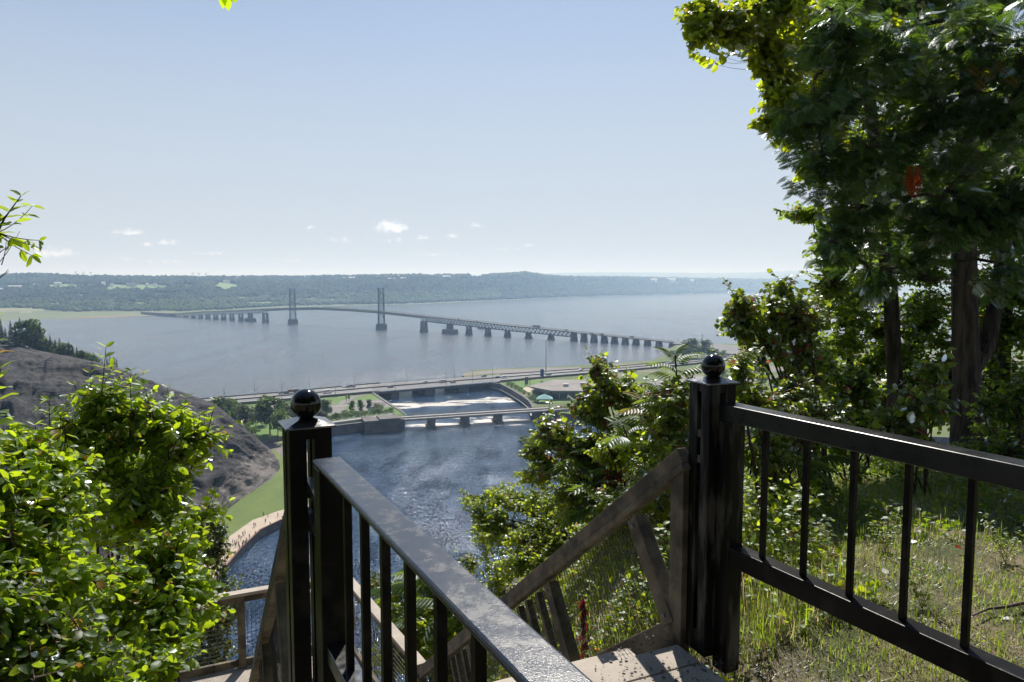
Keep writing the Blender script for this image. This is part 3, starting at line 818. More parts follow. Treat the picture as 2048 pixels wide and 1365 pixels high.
def isl(px, v):
    Ys = atz(px, interp(px, [p[0] for p in sh], [p[1] for p in sh])).y
    dep = interp(px, [0, 500, 800, 1200, 1660], [1700, 1300, 900, 900, 700])
    Yr = Ys + dep
    r = ray(px, interp(px, [p[0] for p in rd], [p[1] for p in rd])); zr = H + r.z * (Yr / r.y) - 10
    Y = Ys + dep * v
    z = shape(px, min(v, 1)) * zr
    if v > 1: z = zr - (v - 1) * 120
    nzv = mnoise.fractal(Vector((px * .006, v * 4, 3.1)), 1, 2, 4) * 9 * min(1, v * 5) * (1 if v < .9 else .2)
    p = pxz(px, Y, z); p.z = max(z + nzv, (-1.0 if v <= 0 else .5)); return p
VV = [-.03, 0, .015, .04, .07] + list(np.linspace(.1, 1.0, 34)) + [1.05, 1.3]
V = []; pv = []
for x in colx:
    for v in VV: q_ = isl(x, v); V.append(tuple(q_)); pv.append((x, v))
V = np.array(V); nC, nR = len(colx), len(VV)
idx = np.arange(nC * nR).reshape(nC, nR)
Fq = np.stack([idx[:-1, :-1], idx[1:, :-1], idx[1:, 1:], idx[:-1, 1:]], -1).reshape(-1, 4)
FLD = [(640, 600, 50, 1.6, 1), (60, 598, 26, 1.5, 2), (330, 588, 30, 1.4, 1), (170, 592, 40, 1.6, 1), (490, 596, 30, 1.6, 1), (410, 566, 40, 1.5, 1), (820, 560, 50, 1.5, 1), (1000, 560, 40, 1.3, 1), (125, 573.5, 34, 4, 1), (280, 575.5, 68, 4.5, 1), (375, 573, 22, 2.6, 1), (452, 574, 26, 6, 1), (530, 607, 40, 2.5, 1), (1185, 567.5, 18, 3, 1), (1335, 567, 30, 1.6, 1), (640, 562, 40, 1.5, 1), (740, 561, 60, 1.5, 1),
       (30, 620, 60, 3.2, 2), (105, 609, 22, 1.6, 2), (250, 607, 30, 1.6, 2), (200, 571, 60, 1.6, 2), (280, 608, 16, 2, 1), (30, 573, 40, 2, 1), (960, 556, 25, 1.5, 2)]
def fieldof(p):
    for x, y, rx, ry, k_ in FLD:
        if ((p[0] - x) / rx) ** 2 + ((p[1] - y) / (ry * 1.35)) ** 2 < 1: return k_
    return 0
fm = []
for f in Fq:
    c = V[f].mean(0); v = np.mean([pv[i][1] for i in f]); px = np.mean([pv[i][0] for i in f])
    k_ = fieldof(proj(c))
    if v < interp(px, [0, 300, 500, 900], [.14, .10, .04, .035]) and k_ == 0: k_ = 3 if not (120 < px < 300 and v < .02) else 4
    fm.append(k_)
M['fl'] = pm('forest_floor', (.035, .055, .022), (.025, .04, .018), .01, .95)
M['f1'] = pm('green_crop_field', (.13, .21, .05), (.10, .17, .045), .01, .95)
M['f2'] = pm('pale_stubble_field', (.19, .19, .10), (.14, .15, .08), .008, .95)
M['f3'] = pm('shore_marsh', (.085, .12, .045), (.11, .13, .055), .006, .95)
M['f4'] = pm('ochre_reed_shore', (.20, .13, .07), (.14, .12, .06), .01, .95)
o = bigmesh('island_terrain', V, Fq, [M['fl'], M['f1'], M['f2'], M['f3'], M['f4']], fm=fm, smooth=True); tag(o, kind='structure')
# forest on the island: one mass
dome = []; nd_ = 6
for r_, z_ in ((.72, -.3), (1.0, .25), (.62, .78)):
    for k_ in range(nd_):
        t_ = 2 * math.pi * (k_ + .5 * (z_ > .2)) / nd_; dome.append((r_ * math.cos(t_), r_ * math.sin(t_), z_))
dome.append((0, 0, 1.0))
dq = [(i * nd_ + k_, i * nd_ + (k_ + 1) % nd_, (i + 1) * nd_ + (k_ + 1) % nd_, (i + 1) * nd_ + k_) for i in range(2) for k_ in range(nd_)]
dt = [(2 * nd_ + k_, 2 * nd_ + (k_ + 1) % nd_, 3 * nd_) for k_ in range(nd_)]
P_, S_, TB = [], [], []
NT = 36000
rx_ = rng.random(NT) * 1750 - 90; rv = rng.random(NT) ** .85 * 1.02
for x, v in zip(rx_, rv):
    if v < interp(x, [0, 300, 500, 900], [.15, .11, .05, .045]): continue
    p = isl(x, v); pp = proj(p)
    if fieldof((pp[0], pp[1])): continue
    if v > .18 and mnoise.noise(Vector((x * .02, v * 9, 0))) > .55: continue
    s_ = p.y * .0026 * (.7 + .7 * random.random())
    if v > .97: s_ *= .8
    low = v < .3 and x < 700
    TB.append(min(1, max(0, (.42 if v < .3 and x < 1000 else .08) + .25 * mnoise.noise(Vector((x * .03, v * 7, 2))) + .3 * random.random())))
    P_.append((p.x, p.y, p.z + s_ * (.4))); S_.append((s_, s_, s_ * (.8 + .5 * random.random()) * (.8 if low else 1.1)))
P_, S_ = np.array(P_), np.array(S_)
th = rng.random(len(P_)) * 6.28
Dv = np.stack([np.cos(th), np.sin(th), np.zeros(len(P_))], 1)
V, Fl, rn = scatter_template(dome, [dq, dt], P_, Dv, np.tile([0, 0, 1.], (len(P_), 1)), S_, rnd=np.array(TB))
V = V + rng.normal(0, 1.2, V.shape)
def cropmat(name, ca, cb):
    m, nt, b, o = newmat(name); at = nd(nt, 'ShaderNodeAttribute'); at.attribute_name = 'rnd'
    r = nd(nt, 'ShaderNodeValToRGB'); r.color_ramp.elements[0].color = c4(ca); r.color_ramp.elements[1].color = c4(cb)
    nt.links.new(at.outputs['Fac'], r.inputs[0]); nt.links.new(r.outputs[0], b.inputs['Base Color'])
    b.inputs['Roughness'].default_value = .95; b.inputs['Specular IOR Level'].default_value = .1
    return m
M['farcrown'] = cropmat('far_tree_crowns', (.008, .020, .012), (.10, .145, .05))
o = bigmesh('island_forest', V, Fl, M['farcrown'], rnd=rn, smooth=False); tag(o, kind='stuff')
# farms and houses on the island
def find_isl(px, py):
    best = None
    for v in np.linspace(.05, 1.0, 160):
        p = isl(px, v); e = abs(proj(p)[1] - py)
        if best is None or e < best[0]: best = (e, p)
    return best[1]
M['farroof'] = pm('pale_metal_roof', (.6, .6, .62)); M['redroof'] = pm('dull_red_roof', (.30, .10, .08)); M['darkroof'] = pm('dark_shingle_roof', (.10, .09, .09))
HS = [(39, 578, 76, 14, 6, 0, 'very long low white barn near the left end of the island hillside'), (74, 574, 24, 10, 5, 0, 'small white farmhouse just right of the very long white barn'),
      (119, 571, 28, 12, 6, 0, 'white farm shed above the pale field on the left hillside'), (6, 583, 16, 10, 6, 0, 'white house low at the far left of the island hillside'),
      (210, 571, 14, 10, 7, 0, 'tall white gabled house in the trees left of the long green field'), (147, 573, 16, 9, 5, 2, 'dark roofed cottage left of the long green field'),
      (227, 573, 12, 9, 5, 0, 'tiny white cottage at the left tip of the long green field'), (266, 572, 40, 12, 6, 2, 'long dark roofed barn behind the long green field'),
      (297, 573, 12, 8, 6, 0, 'white shed right of the dark roofed barn'), (313, 572, 15, 9, 5, 1, 'red roofed house at the right end of the long green field'),
      (354, 565, 24, 9, 4, 0, 'pale farm building high on the hillside above the right end of the green field'), (373, 567, 22, 9, 4, 0, 'second pale farm building high right of the long green field'),
      (455, 566, 26, 11, 6, 1, 'red roofed farmhouse above the square green field'), (458, 563, 34, 10, 4, 0, 'long pale shed behind the red roofed farmhouse'), (476, 563, 14, 10, 12, 0, 'tall white silo house beside the square green field'),
      (609, 558, 38, 12, 6, 0, 'bright white barn on the ridge right of the left bridge tower'), (689, 560, 8, 8, 6, 0, 'tiny white house on the ridge left of the white row building'), (703, 559, 34, 10, 5, 0, 'low white row building on the ridge left of the right bridge tower'),
      (722, 557, 10, 9, 7, 0, 'square white house on the ridge left of the right bridge tower'), (757, 558, 12, 9, 6, 1, 'red roofed house on the ridge right above the right bridge tower'), (775, 558, 32, 10, 6, 0, 'wide white house on the ridge just right of the right bridge tower'),
      (784, 561, 30, 10, 5, 0, 'pale green roofed shed below the wide white ridge house'), (801, 556.5, 18, 9, 6, 0, 'white house on the ridge with a pale shed below it'), (807, 560, 22, 9, 5, 0, 'pale shed just below a white ridge house'),
      (869, 557, 60, 12, 5, 0, 'white cluster house in the ridge gap'), (893, 558, 34, 12, 7, 0, 'bright white house at the right of the ridge gap'),
      (1149, 564, 12, 10, 7, 0, 'tiny white house in the woods left of the bright green meadow'), (1303, 565, 44, 14, 9, 0, 'white barn on the right part of the island shore'), (1340, 564.5, 44, 14, 9, 0, 'second white barn on the right part of the island shore'), (1379, 565, 34, 14, 7, 0, 'rightmost small white house on the island shore')]
for x, y, L, Wd, hh, rf, lab in HS:
    p = find_isl(x, y); p.z += 3 + hh * .4
    p = p + Vector((0, -10, 0)); k_ = p.y / 3000
    L *= max(.8, k_); hh *= max(.9, k_); Wd *= max(1, k_)
    t = thing('farm_building', tuple(p), lab, 'house' if L < 30 else 'barn')
    w = MB(); w.box((0, 0, hh / 2 - 4), (L, Wd, hh + 8)); w.build('wall', M['white'] if rf != 2 else M['lightgrey'], t, local=True)
    w = MB(); r_ = hh * .55
    w.add([(-L / 2 - .5, -Wd / 2 - .5, hh), (L / 2 + .5, -Wd / 2 - .5, hh), (L / 2 + .5, Wd / 2 + .5, hh), (-L / 2 - .5, Wd / 2 + .5, hh), (-L / 2 - .5, 0, hh + r_), (L / 2 + .5, 0, hh + r_)], [(0, 1, 5, 4), (2, 3, 4, 5), (1, 2, 5), (3, 0, 4), (0, 3, 2, 1)])
    w.build('roof', [M['farroof'], M['redroof'], M['darkroof']][rf], t, local=True)
# power pylons on the ridge
for x, y in ((152, 550), (167, 550), (182, 550), (386, 552), (398, 552), (412, 552), (1196, 548)):
    p = find_isl(x, y) if x < 1000 else Vector(aty(x, 545, 12500)); w = MB(); k_ = 1 if x < 1000 else 3
    p = Vector((p.x, p.y, p.z))
    for sx in (-1, 1): w.beam(p + Vector((sx * 5 * k_, 0, 0)), p + Vector((sx * 1.2 * k_, 0, 28 * k_)), .9 * k_, .9 * k_); w.beam(p + Vector((sx * 1 * k_, 0, 22 * k_)), p + Vector((sx * 7 * k_, 0, 28 * k_)), .7 * k_, .7 * k_)
    w.beam(p + Vector((-9 * k_, 0, 28 * k_)), p + Vector((9 * k_, 0, 28 * k_)), .8 * k_, .8 * k_)
    tag(w.build('power_pylon', M['pole']), 'faint grey power pylon standing on the skyline of the island ridge' if x < 1000 else 'faint grey pylon on the far blue hills beyond the island', 'pylon', 'power pylons on the skyline' if x < 1000 else None)
# hills on the far shore
hr = [(600, 551), (980, 550), (1050, 549.5), (1100, 546.5), (1180, 544.5), (1260, 544), (1330, 545), (1420, 545.5), (1500, 545), (1560, 542), (1620, 540), (1750, 541), (2300, 540)]
V = []; xs_ = list(range(560, 2400, 10)); rows = 12
for x in xs_:
    for j in range(rows):
        v = j / (rows - 3); Y = 12000 + 2500 * v
        r = ray(x, interp(x, [p[0] for p in hr], [p[1] for p in hr])); zr = H + r.z * (14500 / r.y)
        z = -1 + min(1, v) ** .7 * (zr + 1) + mnoise.noise(Vector((x * .02, v * 3, 0))) * 12 * min(1, v) - max(0, v - 1) * 400
        V.append(tuple(pxz(x, Y, z)))
idx = np.arange(len(V)).reshape(len(xs_), rows)
Fq = np.stack([idx[:-1, :-1], idx[1:, :-1], idx[1:, 1:], idx[:-1, 1:]], -1).reshape(-1, 4)
tag(bigmesh('far_hills', V, Fq, pm('far_hill_woods', (.03, .05, .022), (.08, .095, .05), .0012, .95, lo=.45, hi=.7), smooth=True), kind='structure')

# ================================================================== rock hill on the left of the basin
cr_x = [-700, -300, 0, 40, 60, 100, 160, 230, 280, 330, 380, 430, 470, 520, 545, 557, 562]
cr_y = [640, 668, 689, 692, 697, 706, 717, 733, 755, 772, 790, 808, 841, 884, 905, 920, 934]
cr_d = [430, 422, 412, 408, 406, 402, 396, 390, 385, 380, 374, 368, 362, 352, 347, 343, 340]
ft_x = [-700, 0, 300, 400, 430, 459, 489, 517, 540, 555, 562]
ft_y = [1300, 1300, 1210, 1110, 1062, 1016, 993, 976, 960, 944, 935]
hcx = list(np.arange(-700, 0, 9)) + list(np.arange(0, 563, 3.5)); NRW = 130
V = []; kinds = []
for x in hcx:
    Yc = interp(x, cr_x, cr_d); r = ray(x, interp(x, cr_x, cr_y)); zc = H + r.z * (Yc / r.y)
    Yf = min(atz(x, interp(x, ft_x, ft_y), 3.0).y, Yc - .5)
    for j in range(NRW):
        v = j / (NRW - 10)
        if v <= 1:
            Y = Yf + (Yc - Yf) * v
            # scree skirt, then steeper rounded rock, flattening towards the crest
            f = .22 * v + .78 * (1 - (1 - v) ** 1.7) if v > .12 else v * 2.6 * .82 * (v / .12) ** .3
            f0 = .22 * .12 + .78 * (1 - .88 ** 1.7)
            f = f if v > .12 else f0 * (v / .12) ** 1.3
            z = 3 + (zc - 3) * f
        else:
            Y = Yc + (v - 1) * 420; z = zc - (v - 1) * 420 * .42
        p = pxz(x, Y, z)
        amp = min(1, (zc - 3) / 12) * (1 if v <= 1 else .4)
        env = min(1, v * 7) * min(1, max(.06, (1 - v) * 10))
        # tilted shale beds: ridges run down to the right
        q_ = p.x * .82 + p.y * .25 + p.z * 1.6
        q2 = p.x * .35 - p.y * .5
        n1 = mnoise.fractal(Vector((q_ * .20, q2 * .03, 1.7)), .85, 2.1, 6)
        n2 = mnoise.fractal(Vector((p.x * .035, p.y * .035, p.z * .05)), 1, 2, 5)
        rid = 1 - abs(mnoise.noise(Vector((q_ * .11, q2 * .018, 8.1))) * 2)
        dd = (n1 * 4.2 + n2 * 7.5 + rid * 4.2) * amp * env
        p = p + Vector((.35, -.6, .55)) * dd
        V.append(tuple(p)); 
idx = np.arange(len(V)).reshape(len(hcx), NRW)
Fq = np.stack([idx[:-1, :-1], idx[1:, :-1], idx[1:, 1:], idx[:-1, 1:]], -1).reshape(-1, 4)
# rock material: dark shale with paler weathered dust on gentle ground, gravel near the foot
m, nt, b_, o_ = newmat('dark_shale_rock')
g = nd(nt, 'ShaderNodeNewGeometry')
mp = nd(nt, 'ShaderNodeMapping'); mp.inputs['Rotation'].default_value = (R(20), R(38), R(-20)); mp.inputs['Scale'].default_value = (.05, .16, .62)
nt.links.new(g.outputs['Position'], mp.inputs[0])
n1 = nd(nt, 'ShaderNodeTexNoise'); n1.inputs['Scale'].default_value = 1.0; n1.inputs['Detail'].default_value = 10; n1.inputs['Roughness'].default_value = .68; nt.links.new(mp.outputs[0], n1.inputs['Vector'])
n2 = nd(nt, 'ShaderNodeTexNoise'); n2.inputs['Scale'].default_value = .035; n2.inputs['Detail'].default_value = 6; nt.links.new(g.outputs['Position'], n2.inputs['Vector'])
cr = nd(nt, 'ShaderNodeValToRGB'); e = cr.color_ramp.elements; e[0].position = .43; e[0].color = (.010, .009, .010, 1); e[1].position = .62; e[1].color = (.052, .047, .047, 1)
nt.links.new(n1.outputs[0], cr.inputs[0])
cr2 = nd(nt, 'ShaderNodeValToRGB'); e = cr2.color_ramp.elements; e[0].position = .47; e[0].color = (0, 0, 0, 1); e[1].position = .66; e[1].color = (.8, .8, .8, 1)
nt.links.new(n2.outputs[0], cr2.inputs[0])
mx = nd(nt, 'ShaderNodeMixRGB'); nt.links.new(cr2.outputs[0], mx.inputs[0]); nt.links.new(cr.outputs[0], mx.inputs[1]); mx.inputs[2].default_value = (.060, .053, .051, 1)
sp_ = nd(nt, 'ShaderNodeSeparateXYZ'); nt.links.new(g.outputs['Position'], sp_.inputs[0])
ad = nd(nt, 'ShaderNodeMath', operation='MULTIPLY_ADD'); nt.links.new(n1.outputs[0], ad.inputs[0]); ad.inputs[1].default_value = -26; nt.links.new(sp_.outputs['Z'], ad.inputs[2])
mr = nd(nt, 'ShaderNodeMapRange'); mr.inputs['From Min'].default_value = -5.5; mr.inputs['From Max'].default_value = 0; mr.inputs['To Min'].default_value = 1; mr.inputs['To Max'].default_value = 0
nt.links.new(ad.outputs[0], mr.inputs[0])
mx2 = nd(nt, 'ShaderNodeMixRGB'); nt.links.new(mr.outputs[0], mx2.inputs[0]); nt.links.new(mx.outputs[0], mx2.inputs[1]); mx2.inputs[2].default_value = (.16, .14, .13, 1)
mpc = nd(nt, 'ShaderNodeMapping'); mpc.inputs['Rotation'].default_value = (R(20), R(38), R(-20)); mpc.inputs['Scale'].default_value = (.022, .05, .26); nt.links.new(g.outputs['Position'], mpc.inputs[0])
nc = nd(nt, 'ShaderNodeTexNoise'); nc.inputs['Scale'].default_value = 1; nc.inputs['Detail'].default_value = 7; nc.inputs['Roughness'].default_value = .62; nt.links.new(mpc.outputs[0], nc.inputs['Vector'])
rc = nd(nt, 'ShaderNodeMapRange'); rc.inputs['From Min'].default_value = .44; rc.inputs['From Max'].default_value = .50; rc.inputs['To Min'].default_value = .28; rc.inputs['To Max'].default_value = 1.1; nt.links.new(nc.outputs[0], rc.inputs[0])
mc = nd(nt, 'ShaderNodeMixRGB', blend_type='MULTIPLY'); mc.inputs[0].default_value = 1; nt.links.new(mx2.outputs[0], mc.inputs[1]); nt.links.new(rc.outputs[0], mc.inputs[2])
nt.links.new(mc.outputs[0], b_.inputs['Base Color']); b_.inputs['Roughness'].default_value = .95
bpn = nd(nt, 'ShaderNodeBump'); bpn.inputs['Distance'].default_value = 3.2; bpn.inputs['Strength'].default_value = 1; nt.links.new(n1.outputs[0], bpn.inputs['Height']); nt.links.new(bpn.outputs[0], b_.inputs['Normal'])
M['rock'] = m
tag(bigmesh('rock_hill', V, Fq, m, smooth=True), kind='structure')

# ================================================================== the air
mh = bpy.data.materials.new('haze_air'); mh.use_nodes = True; nt = mh.node_tree; nt.nodes.clear()
pv_ = nd(nt, 'ShaderNodeVolumePrincipled'); pv_.inputs['Color'].default_value = (.44, .67, 1, 1); pv_.inputs['Absorption Color'].default_value = (1, 1, 1, 1); pv_.inputs['Density'].default_value = 1.35e-4
pv_.inputs['Anisotropy'].default_value = 0.25
oo = nd(nt, 'ShaderNodeOutputMaterial'); nt.links.new(pv_.outputs[0], oo.inputs['Volume'])
w = MB(); w.box((0, 6400, 186), (29600, 18800, 384)); o = w.build('haze', mh); tag(o, kind='stuff')
# ================================================================== trees at middle distance
quadT = [(-.5, -.5, 0), (.5, -.5, 0), (.5, .5, 0), (-.5, .5, 0)]
hexT = [(0, -.5, 0), (.45, -.25, .06), (.5, .25, 0), (0, .5, -.05), (-.45, .25, .04), (-.5, -.25, -.03)]
M['midleaf'] = leafmat('deciduous_leaves', (.028, .055, .012), (.065, .105, .02), (.13, .20, .03), gloss=.12, rough=.5)
M['midleaf2'] = leafmat('bright_deciduous_leaves', (.04, .075, .014), (.085, .14, .02), (.18, .27, .035), gloss=.12, rough=.5)
M['midleaf3'] = leafmat('grey_green_leaves', (.05, .07, .03), (.09, .115, .05), (.15, .19, .06), gloss=.12, rough=.5)
M['conifer'] = leafmat('spruce_needles', (.014, .028, .010), (.030, .052, .016), (.05, .08, .015), gloss=.1, rough=.6)
def tree_root(name): 
    o = bpy.data.objects.new(name, None); col.objects.link(o); return o
def make_broadleaf(h, wd, seed, mat, n=1500, trunk_h=.22, ls=.055, gap=.45):
    """unit template standing at the origin: crown of leaf clumps on limbs, tapered trunk"""
    r_ = np.random.default_rng(seed); rr = random.Random(seed)
    root = tree_root('tree')
    nb = 13; cl = []
    for i in range(nb):
        t_ = rr.random() * 6.28; zz = trunk_h + .12 + (1 - trunk_h - .2) * rr.random() ** .8
        env = math.sin(math.pi * min(1, max(.08, (zz - trunk_h * .6) / (1.08 - trunk_h * .6)))) ** .6
        rad = wd * .5 * env * (.35 + .5 * rr.random())
        cl.append((math.cos(t_) * rad, math.sin(t_) * rad, zz * h, (.13 + .1 * rr.random()) * (h + wd) * .5))
    cl.append((0, 0, .88 * h, .13 * (h + wd) * .5)); cl.append((0, 0, .6 * h, .2 * wd))
    P = []; N = []
    for c in cl:
        k_ = int(n / len(cl))
        d = unit(r_.normal(size=(k_, 3))); rad = c[3] * (.55 + .5 * r_.random(k_) ** .5)
        P.append(np.array(c[:3]) + d * rad[:, None] * np.array([1, 1, .75])); N.append(unit(d + np.array([0, 0, .5])))
    P = np.concatenate(P); N = np.concatenate(N); N = unit(N + r_.normal(0, .5, N.shape))
    D = np.cross(N, r_.normal(size=N.shape)); S = ls * h * (.6 + .8 * r_.random(len(P)))
    V, Fl, rn = scatter_template(hexT, [[(0, 1, 2, 3, 4, 5)]], P, D, N, S, rnd=r_.random(len(P)))
    bigmesh('crown', V, Fl, mat, parent=root, rnd=rn)
    w = MB(); w.tube([(0, 0, -h * .05), (0, 0, h * .2), (wd * .02, 0, h * .5), (0, wd * .02, h * .8)], [h * .022, h * .017, h * .011, h * .004], 7)
    for c in cl[:9]: w.tube([(0, 0, c[2] * .55), (c[0] * .5, c[1] * .5, c[2] * .75), (c[0], c[1], c[2])], [h * .009, h * .006, h * .003], 4)
    w.build('trunk', M['bark'], root, local=True)
    return root
def make_conifer(h, wd, seed, n=1500):
    r_ = np.random.default_rng(seed); root = tree_root('tree')
    z = .08 + .92 * r_.random(n) ** .9
    tier = .65 + .35 * np.abs(np.sin(z * 34 + seed)); th = r_.random(n) * 6.28
    rad = wd * .5 * (1 - z) ** .85 * tier * (.35 + .65 * r_.random(n) ** .5) + .02 * wd
    P = np.stack([np.cos(th) * rad, np.sin(th) * rad, z * h - rad * .25], 1)
    D = np.stack([np.cos(th), np.sin(th), -.35 + 0 * th], 1) + r_.normal(0, .25, (n, 3)); N = np.tile([0, 0, 1.], (n, 1)) + r_.normal(0, .35, (n, 3))
    S = np.stack([.075 * h * (1.15 - z), .035 * h * (1.15 - z), np.full(n, .03)], 1)
    V, Fl, rn = scatter_template([(-.5, 0, 0), (0, -.5, -.2), (.6, 0, -.3), (0, .5, -.2)], [[(0, 1, 2, 3)]], P, D, N, S, rnd=r_.random(n))
    bigmesh('crown', V, Fl, M['conifer'], parent=root, rnd=rn)
    w = MB(); w.tube([(0, 0, -.1 * h), (0, 0, .5 * h), (0, 0, .99 * h)], [h * .016, h * .009, h * .001], 6); w.build('trunk', M['bark'], root, local=True)
    return root
protos = {}
def place_tree(kind, pos, h, label, group=None, sx=1.0, name=None):
    if kind not in protos:
        k_, sd = kind[:-1], ord(kind[-1])
        if k_ == 'con': r_ = make_conifer(1, .34, sd)
        elif k_ == 'bushy': r_ = make_broadleaf(1, 1.15, sd, M['midleaf2'], 1300, .02)
        elif k_ == 'round': r_ = make_broadleaf(1, .85, sd, M['midleaf'], 1500, .2)
        elif k_ == 'bright': r_ = make_broadleaf(1, .8, sd, M['midleaf2'], 1500, .2)
        elif k_ == 'grey': r_ = make_broadleaf(1, .8, sd, M['midleaf3'], 1200, .18, gap=.7)
        elif k_ == 'slim': r_ = make_broadleaf(1, .34, sd, M['midleaf2'], 700, .08, ls=.06)
        protos[kind] = r_; o = r_
    else: o = copy_tree(protos[kind])
    o.name = name or ('conifer' if kind.startswith('con') else 'shrub' if kind.startswith('bushy') else 'broadleaf_tree')
    o.location = pos; o.scale = (h * sx, h * sx, h); o.rotation_euler = (0, 0, random.random() * 6.28)
    return tag(o, label, 'tree' if not kind.startswith('bushy') else 'shrub', group)
def mid(px, pyb, z=5.5): return atz(px, pyb, z)
# belt of trees at the foot of the rock hill, in front of the left car park
T1 = [('round1', 448, 850, 58, 1), ('bright1', 470, 862, 50, 1), ('grey1', 492, 868, 62, 1), ('bushy1', 497, 884, 40, .9), ('grey2', 525, 850, 44, 1), ('round2', 540, 868, 74, 1), ('bright2', 556, 876, 52, 1),
      ('grey1', 568, 840, 42, .8), ('grey2', 585, 846, 36, 1.2), ('round1', 560, 836, 34, .8), ('grey2', 600, 850, 30, 1.5), ('round2', 652, 843, 44, .8), ('grey1', 640, 848, 30, 1.2), ('bushy1', 672, 842, 18, 1), ('bright1', 430, 830, 30, 1.3),
      ('bright2', 462, 842, 44, 1), ('round1', 512, 858, 46, .9), ('slim1', 704, 829, 30, 1), ('slim1', 721, 829, 32, 1), ('slim2', 739, 822, 24, 1.2), ('bushy1', 757, 824, 18, 1.1), ('bushy2', 690, 834, 14, 1.3), ('grey2', 478, 836, 30, 1)]
desc = ['dark broad tree at the foot of the dark rock slope, nearest the car park corner', 'bright green tree against the right edge of the rock slope', 'grey green willowy tree right of the rock edge', 'dense round dark bush at the foot of the rock slope beside the gravel track', 'thin grey green tree at the edge of the left car park', 'tallest dark tree with two bare stems on the lawn below the car park', 'bright green tree on the lawn just left of the black post ball',
        'small greyish tree between car park and highway lawn', 'wide pale tree hiding the middle of the car park', 'slim dark tree standing in the car park row', 'broad low greyish shrub tree partly behind the ball finial', 'dark pointed tree just right of the left post ball', 'low pale tree right behind the left post cap', 'low green shrub right of the pointed dark tree', 'yellow green thicket tree under the highway verge at far left',
        'mid green tree in the second row by the rock edge', 'round dark tree behind the dense round bush', 'slim upright poplar, left of the pair by the grass island', 'slim upright poplar, right of the pair by the grass island', 'slender pale tree beside the white kiosk roof', 'round dark bush right of the white kiosk roof', 'low bush between the shrub row and the left poplar', 'small grey tree in the gap above the bright green tree']
for (kd, x, y, hp, sx), lab in zip(T1, desc):
    p = mid(x, y); place_tree(kd, p, hp * p.y / F, lab, 'trees between rock hill and car park', sx)
# hedge-like vegetation along the quay
for i, x in enumerate(range(640, 790, 13)):
    p = mid(x, 845 - (x - 640) * .12, 5.5); place_tree('bushy%d' % (1 + i % 2), p, 3.6 + random.random() * 1.6, 'dense green shrub in the hedge along the top of the dark quay wall', 'hedge shrubs on the quay wall', 1.3)
# trees behind the crest of the rock hill
T2 = [('round1', -20, 705, 46), ('con1', 4, 700, 58), ('con2', 24, 705, 60), ('con1', 43, 706, 66), ('con2', 34, 704, 44), ('round2', 58, 708, 62), ('bushy2', 74, 716, 40), ('con1', 82, 706, 56), ('round1', 95, 716, 36), ('con2', 102, 716, 44), ('bushy1', 88, 720, 34),
      ('con2', 112, 722, 42), ('con1', 121, 724, 46), ('round2', 131, 726, 36), ('con2', 139, 727, 42), ('con1', 147, 728, 36), ('con2', 155, 730, 36), ('round1', 163, 732, 30), ('bushy2', 172, 734, 26), ('bushy1', 184, 736, 26), ('bushy2', 194, 738, 20), ('con2', 205, 740, 20), ('con2', 215, 744, 30), ('con1', 221, 745, 33), ('con2', 229, 747, 34), ('con1', 234, 749, 32), ('bushy1', 225, 747, 14), ('bushy2', 206, 742, 13), ('con2', 255, 752, 12), ('bushy1', 246, 750, 10), ('bushy2', 272, 757, 9), ('con1', 13, 706, 48), ('round2', 70, 712, 50), ('bushy1', 115, 724, 28), ('bushy2', 150, 732, 22)]
for i, (kd, x, y, hp) in enumerate(T2):
    Y = interp(x, cr_x, cr_d) + 9; r = ray(x, y); p = Vector((r.x * Y / r.y, Y, H + r.z * Y / r.y))
    lab = {'con': 'dark spruce on the rock hill crest', 'rou': 'round leafy tree on the rock hill crest', 'bus': 'low bush on the rock hill crest'}[kd[:3]]
    where = ' at the far left edge' if x < 30 else ' in the tall left clump' if x < 100 else ' in the middle of the descending row' if x < 165 else ' near the low right end of the row' if x < 210 else ' in the sparse tuft at the right end'
    place_tree(kd, p, hp * Y / F * 1.08, lab + where, lab.split(' ')[0] + ' ' + kd[:3] + where.strip(), .75 if kd.startswith('con') and x > 200 else 1.0)
# vegetation at the bridge landing and on the right bank
T3 = [('round1', 1358, 716, 22), ('grey1', 1380, 715, 40), ('round2', 1372, 718, 24), ('grey2', 1408, 716, 36), ('round1', 1395, 718, 24), ('bushy2', 1345, 717, 16), ('round2', 1420, 718, 22), ('grey2', 1432, 716, 18), ('bushy1', 1445, 714, 14), ('round2', 1498, 738, 30), ('round1', 1512, 738, 22), ('round1', 1568, 742, 40), ('round2', 1585, 742, 30), ('round1', 1600, 740, 30), ('grey1', 1558, 697, 24), ('round2', 1630, 742, 26), ('round1', 1480, 742, 22), ('bushy2', 1465, 744, 20), ('round2', 1660, 735, 30), ('bushy1', 1420, 756, 20), ('bushy2', 1445, 760, 22), ('round1', 1525, 775, 24), ('grey2', 1490, 790, 26), ('round2', 1560, 790, 30)]
for i, (kd, x, y, hp) in enumerate(T3):
    p = mid(x, y)
    grp = 'trees at the landing of the long bridge' if x < 1460 and y < 725 else 'dark trees among the ramp roads on the right bank'
    place_tree(kd, p, hp * p.y / F, 'hazy green tree on the bank where the long bridge lands' if x < 1460 and y < 725 else 'hazy dark tree among the ramp roads on the right bank', grp, 1.1)
for i, x in enumerate((1010, 1018, 1026, 1034, 1042, 1050, 1057, 1063)):
    p = mid(x, np.interp(x, [1003, 1026, 1046, 1065], [767, 778, 790, 806]), 5.6); place_tree('bushy%d' % (1 + i % 2), (p.x + 3, p.y + 1, 5), 3.4 + random.random() * 1.5, 'low shrub on top of the curved retaining wall', 'shrubs along the curved retaining wall', 1.2)
